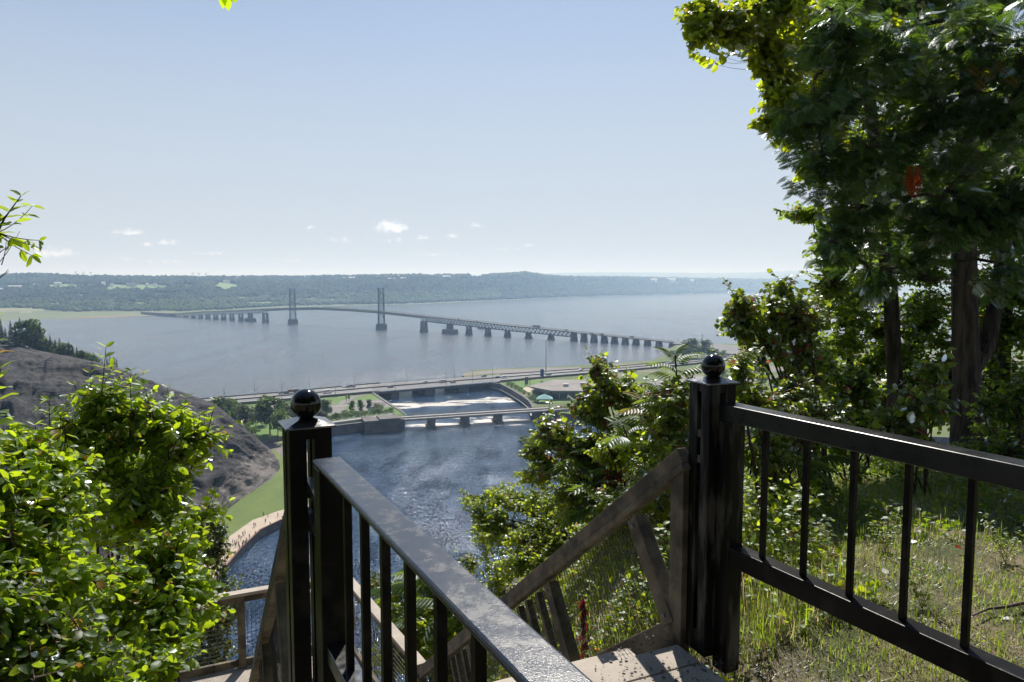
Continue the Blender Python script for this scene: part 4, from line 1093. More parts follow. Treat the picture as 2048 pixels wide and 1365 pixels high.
for i, x in enumerate((1045, 1052, 1060, 1068, 1076, 1058, 1050)):
    p = mid(x, 882 + (i % 3) * 5, .3); place_tree('bushy%d' % (1 + i % 2), p, 3.2, 'yellow green reed clump on the little islet in the basin', 'reed clumps on the basin islet', 1.6)
w = MB(); w.prism([tuple(atz(x, y, .6)) for x, y in ((1036, 880), (1050, 873), (1085, 872), (1110, 884), (1090, 894), (1055, 892))], -1, .6); tag(w.build('basin_islet', M['rough_grass']), kind='structure')
for x, y, s_, lab in ((691, 859, 4.2, 'left one of the two big boulders in the water by the quay'), (708, 857, 4.6, 'right one of the two big boulders in the water by the quay'), (715, 853, 2.6, 'small boulder behind the two big ones by the quay')):
    p = atz(x, y, .6); mb = blob_rock(s_, x, 2, (1, .9, .75)); mb.v = [(v_[0] + p.x, v_[1] + p.y, v_[2] + .8) for v_ in mb.v]
    tag(mb.build('boulder', M['concrete']), lab, 'boulder')
w = MB(); w.prism([tuple(atz(x, y, .5)) for x, y in ((712, 856), (722, 858), (735, 852), (724, 849), (706, 850))], -1, .7); tag(w.build('grassy_shoal', M['lawn']), kind='structure')

# ================================================================== buildings and street furniture
vb = thing('visitor_centre', atz(1120, 790, 5.5), 'low dark building with a wide wedge shaped grey roof on the riverside lawn', 'building')
def P5(x, y, z=5.5): return Vector(atz(x, y, z))
bl = P5(1092, 797); br = P5(1215, 797); 
e1_ = Vector((1, .0, 0)); bd = 26.0; bw = (br - bl).length
w = MB(); w.box((bl.x + bw / 2, bl.y + bd / 2, 8.6), (bw, bd, 6.4)); w.build('wall', pm('dark_window_wall', (.035, .035, .04), (.07, .065, .06), .3, .5), vb)
w = MB()
z0, z1 = 11.0, 13.2
pts = [(bl.x - 14, bl.y + 6, z1 + .6), (bl.x + 4, bl.y - 6, z0 + 1), (br.x + 4, bl.y - 4, z0 + .6), (br.x + 6, bl.y + bd + 10, z1 + 1.0), (bl.x + 8, bl.y + bd + 12, z1 + 1.2)]
w.add(pts + [(x, y, z + .35) for x, y, z in pts], [(4, 3, 2, 1, 0), (5, 6, 7, 8, 9), (0, 1, 6, 5), (1, 2, 7, 6), (2, 3, 8, 7), (3, 4, 9, 8), (4, 0, 5, 9)])
rf_ = w.build('roof', M['roofgrey'], vb)
w = MB(); w.add([pts[0], (bl.x + 1, bl.y - 1, 9.8), pts[1]], [(0, 1, 2)]); w.add([pts[0], (bl.x + 1, bl.y + 5, 8.4), (bl.x + 1, bl.y - 3, 9.2), pts[1]], [(0, 1, 2, 3)]); w.add([pts[1], (bl.x + 4, bl.y - 3, 9.4), (br.x, bl.y - 3, 9.8), pts[2]], [(0, 1, 2, 3)])
w.build('fascia', pm('grey_green_cladding', (.20, .23, .23), (.17, .2, .2), .2), vb)
for i in range(7):
    w = MB(); w.box((bl.x + 3 + i * 7, bl.y - 2.5, 7.4), (.6, .6, 5)); w.build('column', M['concrete_light'], vb)
for i, (dx, dy) in enumerate(((16, 12), (30, 20), (40, 10))):
    w = MB(); w.box((bl.x + dx, bl.y + dy, 14.2), (4, 3, 1.8)); w.build('roof_vent', M['lightgrey'], rf_)
w = MB(); w.box((bl.x - 4, bl.y + 9, 8), (12, 10, 5)); w.build('side_shed', M['concrete'], vb)
for i, (x, y) in enumerate(((1071, 790), (1079, 791))):
    p = P5(x, y); w = MB(); w.lathe((p.x, p.y, 5.5), [(0, 0), (2.0, 0), (2.0, 3.2), (1.2, 3.8), (0, 3.9)], 14)
    tag(w.build('storage_tank', M['white'], smooth=False), ('left' if i == 0 else 'right') + ' one of two white round tanks beside the dark building', 'tank')
g_ = thing('picnic_shelter', P5(1089, 805), 'small square shelter with a pale teal pyramid roof on the riverside lawn', 'shelter')
w = MB(); w.add([(-6, -5, 3.2), (6, -5, 3.2), (6, 5, 3.2), (-6, 5, 3.2), (0, 0, 6.4)], [(0, 1, 4), (1, 2, 4), (2, 3, 4), (3, 0, 4), (3, 2, 1, 0)]); w.build('roof', M['teal'], g_, local=True)
for sx in (-5, 5):
    for sy in (-4, 4):
        w = MB(); w.box((sx, sy, 1.6), (.5, .5, 3.2)); w.build('post', M['bark'], g_, local=True)
kk = thing('kiosk', P5(752, 822), 'small white building with a slanted white roof edge at the tip of the lawn', 'kiosk')
w = MB(); w.box((0, 0, 1.5), (10, 6, 3)); w.build('wall', M['white'], kk, local=True)
w = MB(); w.add([(-6, -4, 3), (6, -4, 3), (6, 4, 5), (-6, 4, 5), (-6, -4, 3.4), (6, -4, 3.4), (6, 4, 5.4), (-6, 4, 5.4)], [(4, 5, 6, 7), (3, 2, 1, 0), (0, 1, 5, 4), (1, 2, 6, 5), (2, 3, 7, 6), (3, 0, 4, 7)]); w.build('roof', M['lot'], kk, local=True)
p = P5(1053, 769); w = MB(); w.box((p.x, p.y, 9), (3, .6, 6)); w.box((p.x - 1.3, p.y, 7), (.5, .5, 4)); w.box((p.x + 3, p.y, 7.5), (.5, .5, 5)); tag(w.build('notice_board', M['concrete']), 'tall dark notice board on the lawn left of the dark building', 'sign')
# lamps along the highway: (column, base row, top row)
for i, (x, yb, yt) in enumerate(((449, 806, 773), (510, 795, 755), (564, 799, 764), (620, 785, 748), (671, 790, 752), (709, 776, 741), (791, 781, 750), (814, 764, 735), (893, 774, 738), (909, 757, 728), (945, 765, 727), (985, 760, 729), (1400, 727, 700), (1476, 703, 664), (1526, 704, 680))):
    p = Vector(atz(x, yb, ZR)); hh = (yb - yt) * p.y / F; w = MB()
    w.tube([p, p + Vector((0, 0, hh))], [.17, .10], 6); w.build
    t = thing('street_lamp', tuple(p), 'tall thin street lamp ' + ['at the left end of the highway', 'above the left rock edge of the highway', 'just left of the dump truck', 'rising behind the left ball finial', 'right of the white van', 'right of the black pickup', 'on the near side left of the bridge middle', 'on the river side before the highway bridge', 'on the near side above the bridge piers', 'on the river side above the bridge piers', 'near the right end of the highway bridge', 'on the river side by the gravel lay-by', 'left of the landing trees', 'rising over the water by the landing trees', 'by the far right stretch of highway'][i], 'street lamp', 'street lamps along the highway')
    w = MB(); w.tube([(0, 0, 0), (0, 0, hh)], [.2, .11], 6); pl_ = w.build('pole', M['pole'], t, local=True)
    w = MB(); w.beam((0, 0, hh), (1.9, 0, hh + .3), .12, .12); w.box((2.1, 0, hh + .3), (.9, .35, .2)); w.build('lamp_head', M['pole'], pl_, local=True)
for x, yb, yt, lab in ((1092, 741, 680, 'very tall bare mast on the highway verge standing out against the river'), (1404, 716, 668, 'tall mast with a cluster head near the bridge landing')):
    p = Vector(atz(x, yb, 5.5)); hh = (yb - yt) * p.y / F
    t = thing('light_mast', tuple(p), lab, 'light mast'); w = MB(); w.tube([(0, 0, 0), (0, 0, hh)], [.45, .22], 8); w.build('pole', M['pole'], t, local=True)
    w = MB(); w.box((0, 0, hh), (2.6, 2.6, .5)); w.build('lamp_head', M['pole'], t, local=True)
for x, y, wd, hp, lab in ((1211, 723, 6.5, 10, 'taller left green highway sign standing above the bushes'), (1220.5, 728, 6.5, 7, 'smaller right green highway sign standing above the bushes')):
    p = Vector(atz(x, y + 12, 5.5)); k_ = p.y / F; t = thing('highway_sign', tuple(p), lab, 'road sign')
    zc = 12 * k_; w = MB(); w.box((0, 0, zc), (wd * k_ * 1.15, .3, hp * k_)); w.build('panel', M['signgreen'], t, local=True)
    w = MB()
    for sx in (-1.5, 1.5): w.tube([(sx, .3, 0), (sx, .3, zc)], .18, 5)
    w.build('support', M['pole'], t, local=True)
p = Vector(atz(1084, 762, 5.5)); t = thing('banner_sign', tuple(p), 'tall narrow blue sign beside the near highway lanes', 'sign')
w = MB(); w.box((0, 0, 7.5), (3.2, .3, 6.5)); w.build('panel', M['signblue'], t, local=True); w = MB(); w.tube([(0, .3, 0), (0, .3, 7)], .2, 5); w.build('support', M['pole'], t, local=True)
for x, y, hh, lab in ((693, 806, 6.5, 'yellow topped parking sign by the car park drive'), (698, 806, 6.5, 'dark green parking sign by the car park drive')):
    p = Vector(atz(x, y, 5.5)); t = thing('parking_sign', tuple(p), lab, 'sign'); w = MB(); w.box((0, 0, 4.6), (1.3, .3, 3)); w.build('panel', pm('amber_panel', (.5, .3, .05)) if x < 695 else M['signgreen'], t, local=True)
    w = MB(); w.tube([(0, .2, 0), (0, .2, 3.2)], .15, 5); w.build('support', M['pole'], t, local=True)
# barge beyond the bridge
p = Vector(atz(969, 657, .2)); t = thing('barge', tuple(p), 'small low dark work barge on the river just behind a bridge pier', 'boat')
w = MB(); w.add([(-14, -4, 0), (12, -4, 0), (12, 4, 0), (-14, 4, 0), (-16, -4.5, 2), (17, -4.5, 2.4), (17, 4.5, 2.4), (-16, 4.5, 2)], [(4, 5, 6, 7), (0, 1, 5, 4), (1, 2, 6, 5), (2, 3, 7, 6), (3, 0, 4, 7), (3, 2, 1, 0)]); w.build('hull', M['concrete'], t, local=True)
w = MB(); w.box((-8, 0, 3.6), (6, 4, 3.2)); w.build('cabin', M['lightgrey'], t, local=True)

# ================================================================== vehicles
def car_mesh(kind, paint):
    w = MB()
    if kind == 'car': prof = [(-2.2, .35), (-2.25, .75), (-2.1, .95), (-1.5, 1.0), (-1.05, 1.42), (.4, 1.45), (1.1, 1.0), (2.0, .88), (2.25, .7), (2.25, .35)]; gl = [(-1.45, 1.02), (-1.0, 1.37), (.36, 1.40), (.98, 1.02)]; L, W = 2.2, .88
    elif kind == 'suv': prof = [(-2.3, .4), (-2.35, 1.1), (-2.2, 1.2), (-2.05, 1.75), (.5, 1.78), (1.1, 1.2), (2.2, 1.05), (2.35, .8), (2.35, .4)]; gl = [(-2.12, 1.2), (-1.98, 1.68), (.45, 1.7), (.95, 1.2)]; L, W = 2.3, .93
    elif kind == 'van': prof = [(-3.0, .4), (-3.05, 2.5), (1.6, 2.55), (2.3, 1.5), (2.9, 1.2), (3.0, .4)]; gl = [(-2.6, 1.5), (-2.6, 2.2), (1.5, 2.25), (2.0, 1.5)]; L, W = 3, 1.0
    elif kind == 'pickup': prof = [(-2.8, .5), (-2.85, 1.1), (-.7, 1.1), (-.6, 1.8), (.8, 1.8), (1.4, 1.2), (2.6, 1.1), (2.8, .9), (2.8, .5)]; gl = [(-.52, 1.2), (-.45, 1.7), (.72, 1.7), (1.2, 1.2)]; L, W = 2.8, .97
    else: prof = [(-4.2, .9), (-4.3, 2.6), (.9, 2.7), (1.2, 1.4), (1.6, 1.4), (1.7, 2.7), (2.9, 2.7), (3.3, 1.9), (4.4, 1.6), (4.5, .8)]; gl = [(1.9, 1.8), (1.9, 2.5), (2.8, 2.5), (3.1, 1.8)]; L, W = 4.3, 1.25
    n = len(prof)
    def wy(z): return W * (1 - .14 * max(0, z - 1.0) / .8) if kind not in ('van', 'truck') else W
    vs = [(x, -wy(z), z) for x, z in prof] + [(x, wy(z), z) for x, z in prof]
    w.add(vs, [tuple(range(n)), tuple(range(2 * n - 1, n - 1, -1))] + [(i, n + i, n + (i + 1) % n, (i + 1) % n) for i in range(n)], 0)
    for sgn in (-1, 1):
        g_ = [(x, sgn * (wy(z) + .02), z) for x, z in gl]; w.add(g_, [(0, 1, 2, 3) if sgn < 0 else (3, 2, 1, 0)], 1)
    for xx in ((-L * .62, L * .62) if kind != 'truck' else (-2.8, -1.6, 3.3)):
        for sgn in (-1, 1):
            r_ = .34 if kind != 'truck' else .5
            w.tube([(xx, sgn * (W - .2), r_), (xx, sgn * (W + .03), r_)], r_, 10, 2)
    me = w
    return me
PAINT = {k_: pm('car_paint_' + k_, c_, rough=.3, metal=.2, coat=.6) for k_, c_ in {'white': (.75, .75, .76), 'black': (.015, .015, .018), 'silver': (.42, .43, .45), 'red': (.32, .03, .03), 'blue': (.03, .07, .2), 'green': (.03, .14, .12), 'grey': (.16, .17, .18), 'brown': (.12, .07, .045)}.items()}
carcache = {}
def put_car(kind, paint, p, ang_, lab, group=None, sc_=1.0):
    k_ = (kind, paint)
    if k_ not in carcache:
        o = car_mesh(kind, paint).build({'car': 'parked_car' if group and 'car park' in group else 'car', 'suv': 'car', 'van': 'van', 'pickup': 'pickup_truck', 'truck': 'dump_truck'}[kind], [PAINT[paint], M['glass'], M['tyre']]); carcache[k_] = o
    else: o = carcache[k_].copy(); col.objects.link(o)
    o.location = p; o.rotation_euler = (0, 0, ang_); o.scale = (sc_,) * 3
    if 'label' in o: del o['label']
    if 'group' in o: del o['group']
    return tag(o, lab, {'car': 'car', 'suv': 'car', 'van': 'van', 'pickup': 'pickup', 'truck': 'truck'}[kind], group)
CARS = [('truck', 'brown', 585, .82, 'brown dump truck with trailer box on the far lanes behind the ball finial', 1.15), ('truck', 'grey', 566, .82, 'dark grey truck cab just ahead of the brown dump truck', .8), ('van', 'white', 655, .34, 'white camper van on the near lanes right of the ball finial', 1.1), ('suv', 'white', 589, .2, 'white car on the near lanes left of the ball finial', 1), ('pickup', 'black', 702, .85, 'black pickup on the far lanes left of the highway bridge', 1.25), ('car', 'white', 690, .9, 'small white car just behind the black pickup', 1), ('car', 'black', 781, .35, 'black car at the left end of the highway bridge', 1.2),
        ('car', 'silver', 850, .62, 'silver car in the far lanes over the first bridge pier', 1.15), ('van', 'silver', 886, .45, 'silver minivan on the middle of the highway bridge', 1), ('car', 'grey', 906, .3, 'grey car following the silver minivan on the highway bridge', 1.15), ('suv', 'green', 968, .85, 'dark green car on the far lanes at the right end of the highway bridge', 1), ('suv', 'black', 996, .5, 'black car right beside the white and red van', 1), ('van', 'white', 1009, .42, 'white van right of the black car past the highway bridge', .9), ('car', 'green', 1097, .3, 'teal car by the narrow blue sign', 1.3), ('car', 'white', 1162, .75, 'white car on the far lanes above the dark building', 1.2),
        ('car', 'grey', 1342, .75, 'grey car passing the landing trees on the far lanes', 1.3), ('car', 'silver', 1371, .35, 'silver car near the black right post ball', 1.3), ('suv', 'white', 1490, .25, 'white car on the far right stretch of highway', 1.2), ('suv', 'brown', 1504, .3, 'brown car ahead of the white car at far right', 1.2), ('suv', 'blue', 1546, .3, 'blue grey car at the far right end of the highway', 1.3)]
for kd, pt, x, t_, lab, s_ in CARS:
    A, B = resamp(near_e, [x], ZR + .02)[0], resamp(far_e, [x], ZR + .02)[0]; A2 = resamp(near_e, [x + 10], ZR)[0]
    p = A.lerp(B, t_)
    # keep the image column while moving across the lanes
    for _ in range(3): p.x += (x - proj(p)[0]) * p.y / F
    d = A2 - A; put_car(kd, pt, p, math.atan2(d.y, d.x) + (math.pi if t_ > .5 else 0), lab, None, s_)
p = bp(online(1071), 2.4); put_car('truck', 'grey', tuple(p + Vector((0, 0, .05))), math.atan2(D2.y, D2.x), 'grey box truck crossing the truss span of the long bridge', None, 1.7)
for x, pt in ((1130, 'silver'), (1185, 'white'), (1205, 'grey'), (1262, 'grey'), (916, 'white'), (957, 'silver'), (640, 'white'), (618, 'white'), (560, 'white')):
    p = bp(online(x), -2.4 if x % 2 else 2.4); put_car('suv', pt, tuple(p + Vector((0, 0, .05))), math.atan2(D2.y, D2.x), '%s car crossing the long bridge, %s' % (pt, {1130: 'on the last part of the truss span', 1185: 'above the third solid pier', 1205: 'above the fourth solid pier', 1262: 'towards the low right end', 916: 'just right of the cable anchorage', 957: 'above the slim truss piers', 640: 'midway between the towers', 618: 'just right of the far tower', 560: 'left of the far tower'}[x]), 'cars crossing the long bridge', 1.5)
p = bp(online(1335), 0, dz(online(1335)))
spots = [(1205, 791), (1220, 789), (1236, 786), (1251, 784), (1268, 782), (1284, 779), (1300, 777), (1316, 774), (1332, 772), (1212, 800), (1232, 798), (1250, 795), (1268, 792), (1288, 790), (1306, 787), (1324, 784), (1342, 780), (1358, 776), (1200, 783), (1350, 768), (1240, 779), (1262, 776), (1282, 773), (1302, 770), (1322, 766), (1225, 806), (1250, 803), (1275, 800)]
for i, (x, y) in enumerate(spots):
    pt = ['white', 'silver', 'black', 'blue', 'silver', 'white', 'red', 'grey'][i % 8]; p = Vector(atz(x, y, 5.6))
    put_car(['car', 'suv'][i % 2], pt, p, 1.2 + (i % 3) * .03, '%s car parked in the right hand car park behind the bushes' % pt, 'cars in the right hand car park', 1.05)
for i, (x, y) in enumerate(((446, 845), (462, 843), (478, 838), (505, 835), (522, 834), (538, 831), (552, 830), (563, 828), (577, 827), (556, 838), (540, 842), (600, 828))):
    pt = ['white', 'silver', 'white', 'grey', 'red', 'white', 'silver', 'blue'][i % 8]; p = Vector(atz(x, y, 5.6))
    put_car(['suv', 'car'][i % 2], pt, p, 1.2, '%s car parked in the left car park behind the trees' % pt, 'cars in the left car park', 1.05)

# ================================================================== people
def skin_person(name, pose, h=1.72, shirt=None, trousers=None, skinm=None, hair=None, sub=1, heights=None, parts=None):
    """one continuous figure grown from a posed skeleton; clothes are material zones by height"""
    J = pose
    me = bpy.data.meshes.new(name); vs = [Vector(j[0]) * h for j in J]; ed = [(j[2], i) for i, j in enumerate(J) if j[2] is not None]
    me.from_pydata(vs, ed, []); o = bpy.data.objects.new(name, me); col.objects.link(o)
    sk = o.modifiers.new('skin', 'SKIN'); sk.branch_smoothing = .3
    for i, j in enumerate(J):
        d = me.skin_vertices[0].data[i]; r_ = j[1] if hasattr(j[1], '__len__') else (j[1], j[1]); d.radius = (r_[0] * h, r_[1] * h); d.use_root = (i == 0)
    if sub: sm = o.modifiers.new('sub', 'SUBSURF'); sm.levels = sub; sm.render_levels = sub
    dg = bpy.context.evaluated_depsgraph_get(); nm = bpy.data.meshes.new_from_object(o.evaluated_get(dg))
    bpy.data.objects.remove(o); bpy.data.meshes.remove(me); nm.name = name
    nm.materials.clear()
    for m_ in (skinm, shirt, trousers, hair): nm.materials.append(m_)
    for p in nm.polygons:
        c = p.center / h
        if c.z > .93 or (c.z > .875 and c.y > .012): k_ = 3
        elif c.z > .835: k_ = 0
        elif abs(c.x) > .115 and c.z < (.66 if name != 'visitor' else .60): k_ = 0
        elif c.z > .50: k_ = 1
        elif c.z > .035: k_ = 2
        else: k_ = 3
        p.material_index = k_
    nm.polygons.foreach_set('use_smooth', [True] * len(nm.polygons))
    return nm
def walk_pose(st=.1, arm=.08):
    # (position, radius, parent); facing -Y, z up, unit height
    return [((0, 0, .52), (.085, .065), None), ((0, 0, .62), (.078, .058), 0), ((0, -.005, .73), (.092, .062), 1), ((0, 0, .80), (.06, .045), 2), ((0, 0, .845), (.03, .032), 3), ((0, -.012, .895), (.044, .052), 4), ((0, -.01, .95), (.043, .052), 5), ((0, -.005, .985), (.025, .03), 6),
            ((-.115, 0, .79), .034, 3), ((-.14, arm * .4, .64), .026, 8), ((-.145, -arm * .3, .50), .019, 9), ((-.145, -arm * .6, .43), .02, 10),
            ((.115, 0, .79), .034, 3), ((.14, -arm * .4, .64), .026, 12), ((.145, -arm * 1.3, .50), .019, 13), ((.145, -arm * 1.7, .44), .02, 14),
            ((-.055, 0, .47), .058, 0), ((-.058, -st * .55, .27), .038, 16), ((-.058, -st, .05), .026, 17), ((-.058, -st - .075, .018), .022, 18),
            ((.055, 0, .47), .058, 0), ((.058, st * .3, .27), .038, 20), ((.058, st, .055), .026, 21), ((.058, st - .07, .02), .022, 22)]
skinm = pm('skin_tone', (.45, .27, .19)); hairm = pm('dark_hair', (.03, .02, .015)); 
cloth = {k_: pm('cloth_' + k_, c_, rough=.9) for k_, c_ in {'white': (.6, .6, .6), 'black': (.02, .02, .025), 'red': (.4, .05, .04), 'blue': (.06, .12, .32), 'grey': (.2, .2, .21), 'navy': (.025, .035, .07), 'khaki': (.25, .2, .13), 'pink': (.5, .25, .28), 'olive': (.1, .12, .05)}.items()}
pmesh = {}
def person(p, ang_, sh_, tr_, st, lab, group=None, h=1.7):
    k_ = (sh_, tr_, st)
    if k_ not in pmesh: pmesh[k_] = skin_person('person', walk_pose(st), 1.7, cloth[sh_], cloth[tr_], skinm, hairm, 1)
    o = bpy.data.objects.new('person', pmesh[k_]); col.objects.link(o); o.location = p; o.rotation_euler = (0, 0, ang_); o.scale = (h / 1.7 * 1.05,) * 3
    return tag(o, lab, 'person', group)
PR = [(565, 1040, 0), (556, 1033, 1), (536, 1034, 0), (527, 1032, 2), (531, 1046, 1), (508, 1054, 0), (511, 1054, 3), (486, 1072, 1), (490, 1069, 2), (478, 1078, 0), (482, 1081, 1), (493, 1085, 0), (487, 1089, 3), (491, 1090, 1), (465, 1088, 2), (469, 1089, 0), (473, 1090, 1), (477, 1092, 3), (479, 1098, 0), (461, 1096, 1), (485, 1093, 2), (463, 1112, 0), (455, 1122, 3), (452, 1124, 0), (471, 1094, 2), (499, 1077, 1), (681, 976, 0), (684, 983, 2), (619, 922, 1)]
combos = [('black', 'navy', .10), ('grey', 'black', .03), ('blue', 'khaki', .12), ('red', 'black', .02), ('white', 'navy', .08), ('navy', 'grey', .05), ('pink', 'black', .1), ('olive', 'khaki', .0)]
names_ = {'black': 'black top', 'grey': 'grey top', 'blue': 'blue top', 'red': 'red top', 'white': 'white top', 'navy': 'navy top', 'pink': 'pink top', 'olive': 'olive top'}
for i, (x, y, _) in enumerate(PR):
    c_ = combos[(i * 3) % 8 if i % 4 else 0]; wh = 'by the bend of the promenade' if 520 < x < 570 else 'in the promenade crowd' if 500 > x > 458 else 'along the promenade behind the slim tree' if x <= 458 else 'on the promenade just past the crowd' if x < 520 else 'on the far end of the promenade behind the post'
    person(atz(x, y, 3.05), random.random() * 6.28, c_[0], c_[1], c_[2], 'person in a %s walking %s' % (names_[c_[0]], wh), 'people on the basin promenade')
for i, x in enumerate((823, 838, 846, 866, 872, 932, 915, 1012, 1024, 1031, 1005, 828)):
    best = min(np.linspace(-.05, 1.2, 600), key=lambda k_: abs(proj(fn[0].lerp(fn[1], k_) + fnr * 6)[0] - x)); p = fn[0].lerp(fn[1], best) + fnr * (5.5 + (i % 4))
    c_ = combos[i % 8]; person((p.x, p.y, 7.0), random.random() * 6, c_[0], c_[1], c_[2], 'person in a %s crossing the footbridge %s' % (names_[c_[0]], 'near its left end' if x < 880 else 'around its middle' if x < 950 else 'towards its right end'), 'people on the footbridge')
for x, y, c_ in ((1044, 770, 'red'), (1051, 773, 'black'), (668, 797, 'black'), (672, 796, 'navy')):
    person(atz(x, y, 5.6), 1, c_, 'black' if c_ != 'black' else 'navy', .06, 'person in a %s on the %s' % (names_[c_], 'curved footpath by the dark building' if x > 1000 else 'lawn beside the highway'), 'people strolling near the lawns')
# ================================================================== NEAR GROUND
SD = Vector((-.41, .912, 0)).normalized(); ED = Vector((SD.y, -SD.x, 0))
PR0 = Vector((.745, 3.07, 0)); WST = 1.65; SL = .765
PL0 = PR0 - ED * WST
def near_h(x, y):
    q = Vector((x, y, 0)) - PR0; s = q.dot(SD); l = q.dot(ED)       # l = 0 on the right rail, -1.71 on the left rail
    if l > .25: se = .05 + min(5.6, (l - .25) * 1.75)
    elif l < -1.95: se = .05 + min(1.2, (-1.95 - l) * .8)
    else: se = .05
    t = s - se
    k = .35
    soft = k * math.log1p(math.exp(min(40, t / k))) if t < 12 else t
    z = G - .80 * soft
    if l > .25: z -= .13 * max(0, y - 5) * min(1, (l - .25) / 1.5)
    n = mnoise.noise(Vector((x * .7, y * .7, 0))) * .05 + mnoise.noise(Vector((x * 2.3, y * 2.3, 4))) * .018
    far = min(1, max(0, (abs(x) + abs(y) - 6) / 8)); n += far * mnoise.noise(Vector((x * .12, y * .12, 2))) * .8
    z += n
    if -1.95 <= l <= .25 and s > -.6: z = min(z, G - .8 * max(0, s) - .28)
    if s <= -.55 and -1.95 <= l <= .25: z = min(z, G - .015)
    return max(z, -3)
xs = np.concatenate([-np.geomspace(130, 6, 30), np.arange(-5.8, 8.6, .2), np.geomspace(8.8, 130, 30)])
ys = np.concatenate([-np.geomspace(20, 1.5, 10), np.arange(-1.3, 10, .2), np.geomspace(10.2, 125, 36)])
V = [(x, y, near_h(x, y)) for y in ys for x in xs]
idx = np.arange(len(V)).reshape(len(ys), len(xs))
Fq = np.stack([idx[:-1, :-1], idx[:-1, 1:], idx[1:, 1:], idx[1:, :-1]], -1).reshape(-1, 4)
# soil with dry litter
m, nt, b_, o_ = newmat('soil_and_litter')
g = nd(nt, 'ShaderNodeNewGeometry')
n1 = nd(nt, 'ShaderNodeTexNoise'); n1.inputs['Scale'].default_value = 2.2; n1.inputs['Detail'].default_value = 8; nt.links.new(g.outputs['Position'], n1.inputs['Vector'])
n2 = nd(nt, 'ShaderNodeTexNoise'); n2.inputs['Scale'].default_value = 70; n2.inputs['Detail'].default_value = 6; n2.inputs['Roughness'].default_value = .7; nt.links.new(g.outputs['Position'], n2.inputs['Vector'])
r1 = nd(nt, 'ShaderNodeValToRGB'); e = r1.color_ramp.elements; e[0].position = .4; e[0].color = (.065, .085, .028, 1); e[1].position = .62; e[1].color = (.19, .16, .10, 1); nt.links.new(n1.outputs[0], r1.inputs[0])
r2 = nd(nt, 'ShaderNodeValToRGB'); e = r2.color_ramp.elements; e[0].position = .35; e[0].color = (.35, .32, .3, 1); e[1].position = .68; e[1].color = (1.5, 1.45, 1.4, 1); nt.links.new(n2.outputs[0], r2.inputs[0])
mx = nd(nt, 'ShaderNodeMixRGB', blend_type='MULTIPLY'); mx.inputs[0].default_value = 1; nt.links.new(r1.outputs[0], mx.inputs[1]); nt.links.new(r2.outputs[0], mx.inputs[2])
nt.links.new(mx.outputs[0], b_.inputs['Base Color']); b_.inputs['Roughness'].default_value = 1
bpn = nd(nt, 'ShaderNodeBump'); bpn.inputs['Distance'].default_value = .012; nt.links.new(n2.outputs[0], bpn.inputs['Height']); nt.links.new(bpn.outputs[0], b_.inputs['Normal'])
tag(bigmesh('hillside', V, Fq, m, smooth=True), kind='structure')

# ================================================================== staircase and landing
ZL = 86.84
M['deckwood'] = pm('pale_deck_boards', (.40, .35, .30), (.27, .235, .20), 2.5, .9, .5, 50, stretch=(1, 1, 1), bdist=.003)
st = thing('staircase', tuple(PR0 - ED * .85 + Vector((0, 0, G))), 'steep weathered wooden staircase running down between the two mesh sided handrails', 'staircase')
cdir = math.atan2(ED.y, ED.x)
w = MB()
for i in range(3):
    c = PR0 - ED * .86 + SD * (-.46 + i * .165); w.box((c.x, c.y, G - .025), (1.66, .155, .05), cdir)
w.build('top_platform', M['deckwood'], st, bevel=.003)
for i in range(17):
    s0 = .045 + .235 * i; c = PR0 - ED * .86 + SD * (s0 + .12); z = G - .18 * (i + 1)
    w = MB(); w.box((c.x, c.y, z - .02), (1.60, .262, .04), cdir); w.build('tread', M['deckwood'], st, bevel=.003)
for off in (-.03, -1.69):
    a_ = PR0 + ED * off + Vector((0, 0, G - .12)) - SD * .1; b2 = a_ + SD * 4.2 - Vector((0, 0, 4.2 * SL)); w = MB()
    w.beam(a_, b2, .045, .20); w.build('stringer', M['wood'], st)
C1, C2, C3 = Vector((-.909, 6.75, 0)), Vector((-2.197, 8.94, 0)), Vector((-4.9, 7.70, 0)); CL_ = PL0 + SD * 4.06
C4 = Vector((-4.5, 6.9, 0))
ld = thing('landing_deck', (CL_.x, CL_.y, ZL), 'pale wooden landing deck at the foot of the staircase', 'deck')
w = MB(); poly = [C1, C2, C3, C4, CL_]
w.prism([(p.x, p.y) for p in poly], ZL - .06, ZL); w.build('deck_boards', M['deckwood'], ld)
w = MB()
for p in (C1, C2, C3, C4): w.beam((p.x, p.y, ZL - .06), (p.x, p.y, ZL - 4.5), .12, .12, (1, 0, 0))
w.build('support_post', M['wood'], ld)
ca, sa = math.cos(math.atan(SL)), math.sin(math.atan(SL))
TD = (SD * ca - Vector((0, 0, sa))); ND = (SD * sa + Vector((0, 0, ca)))
HP = .87 * ca
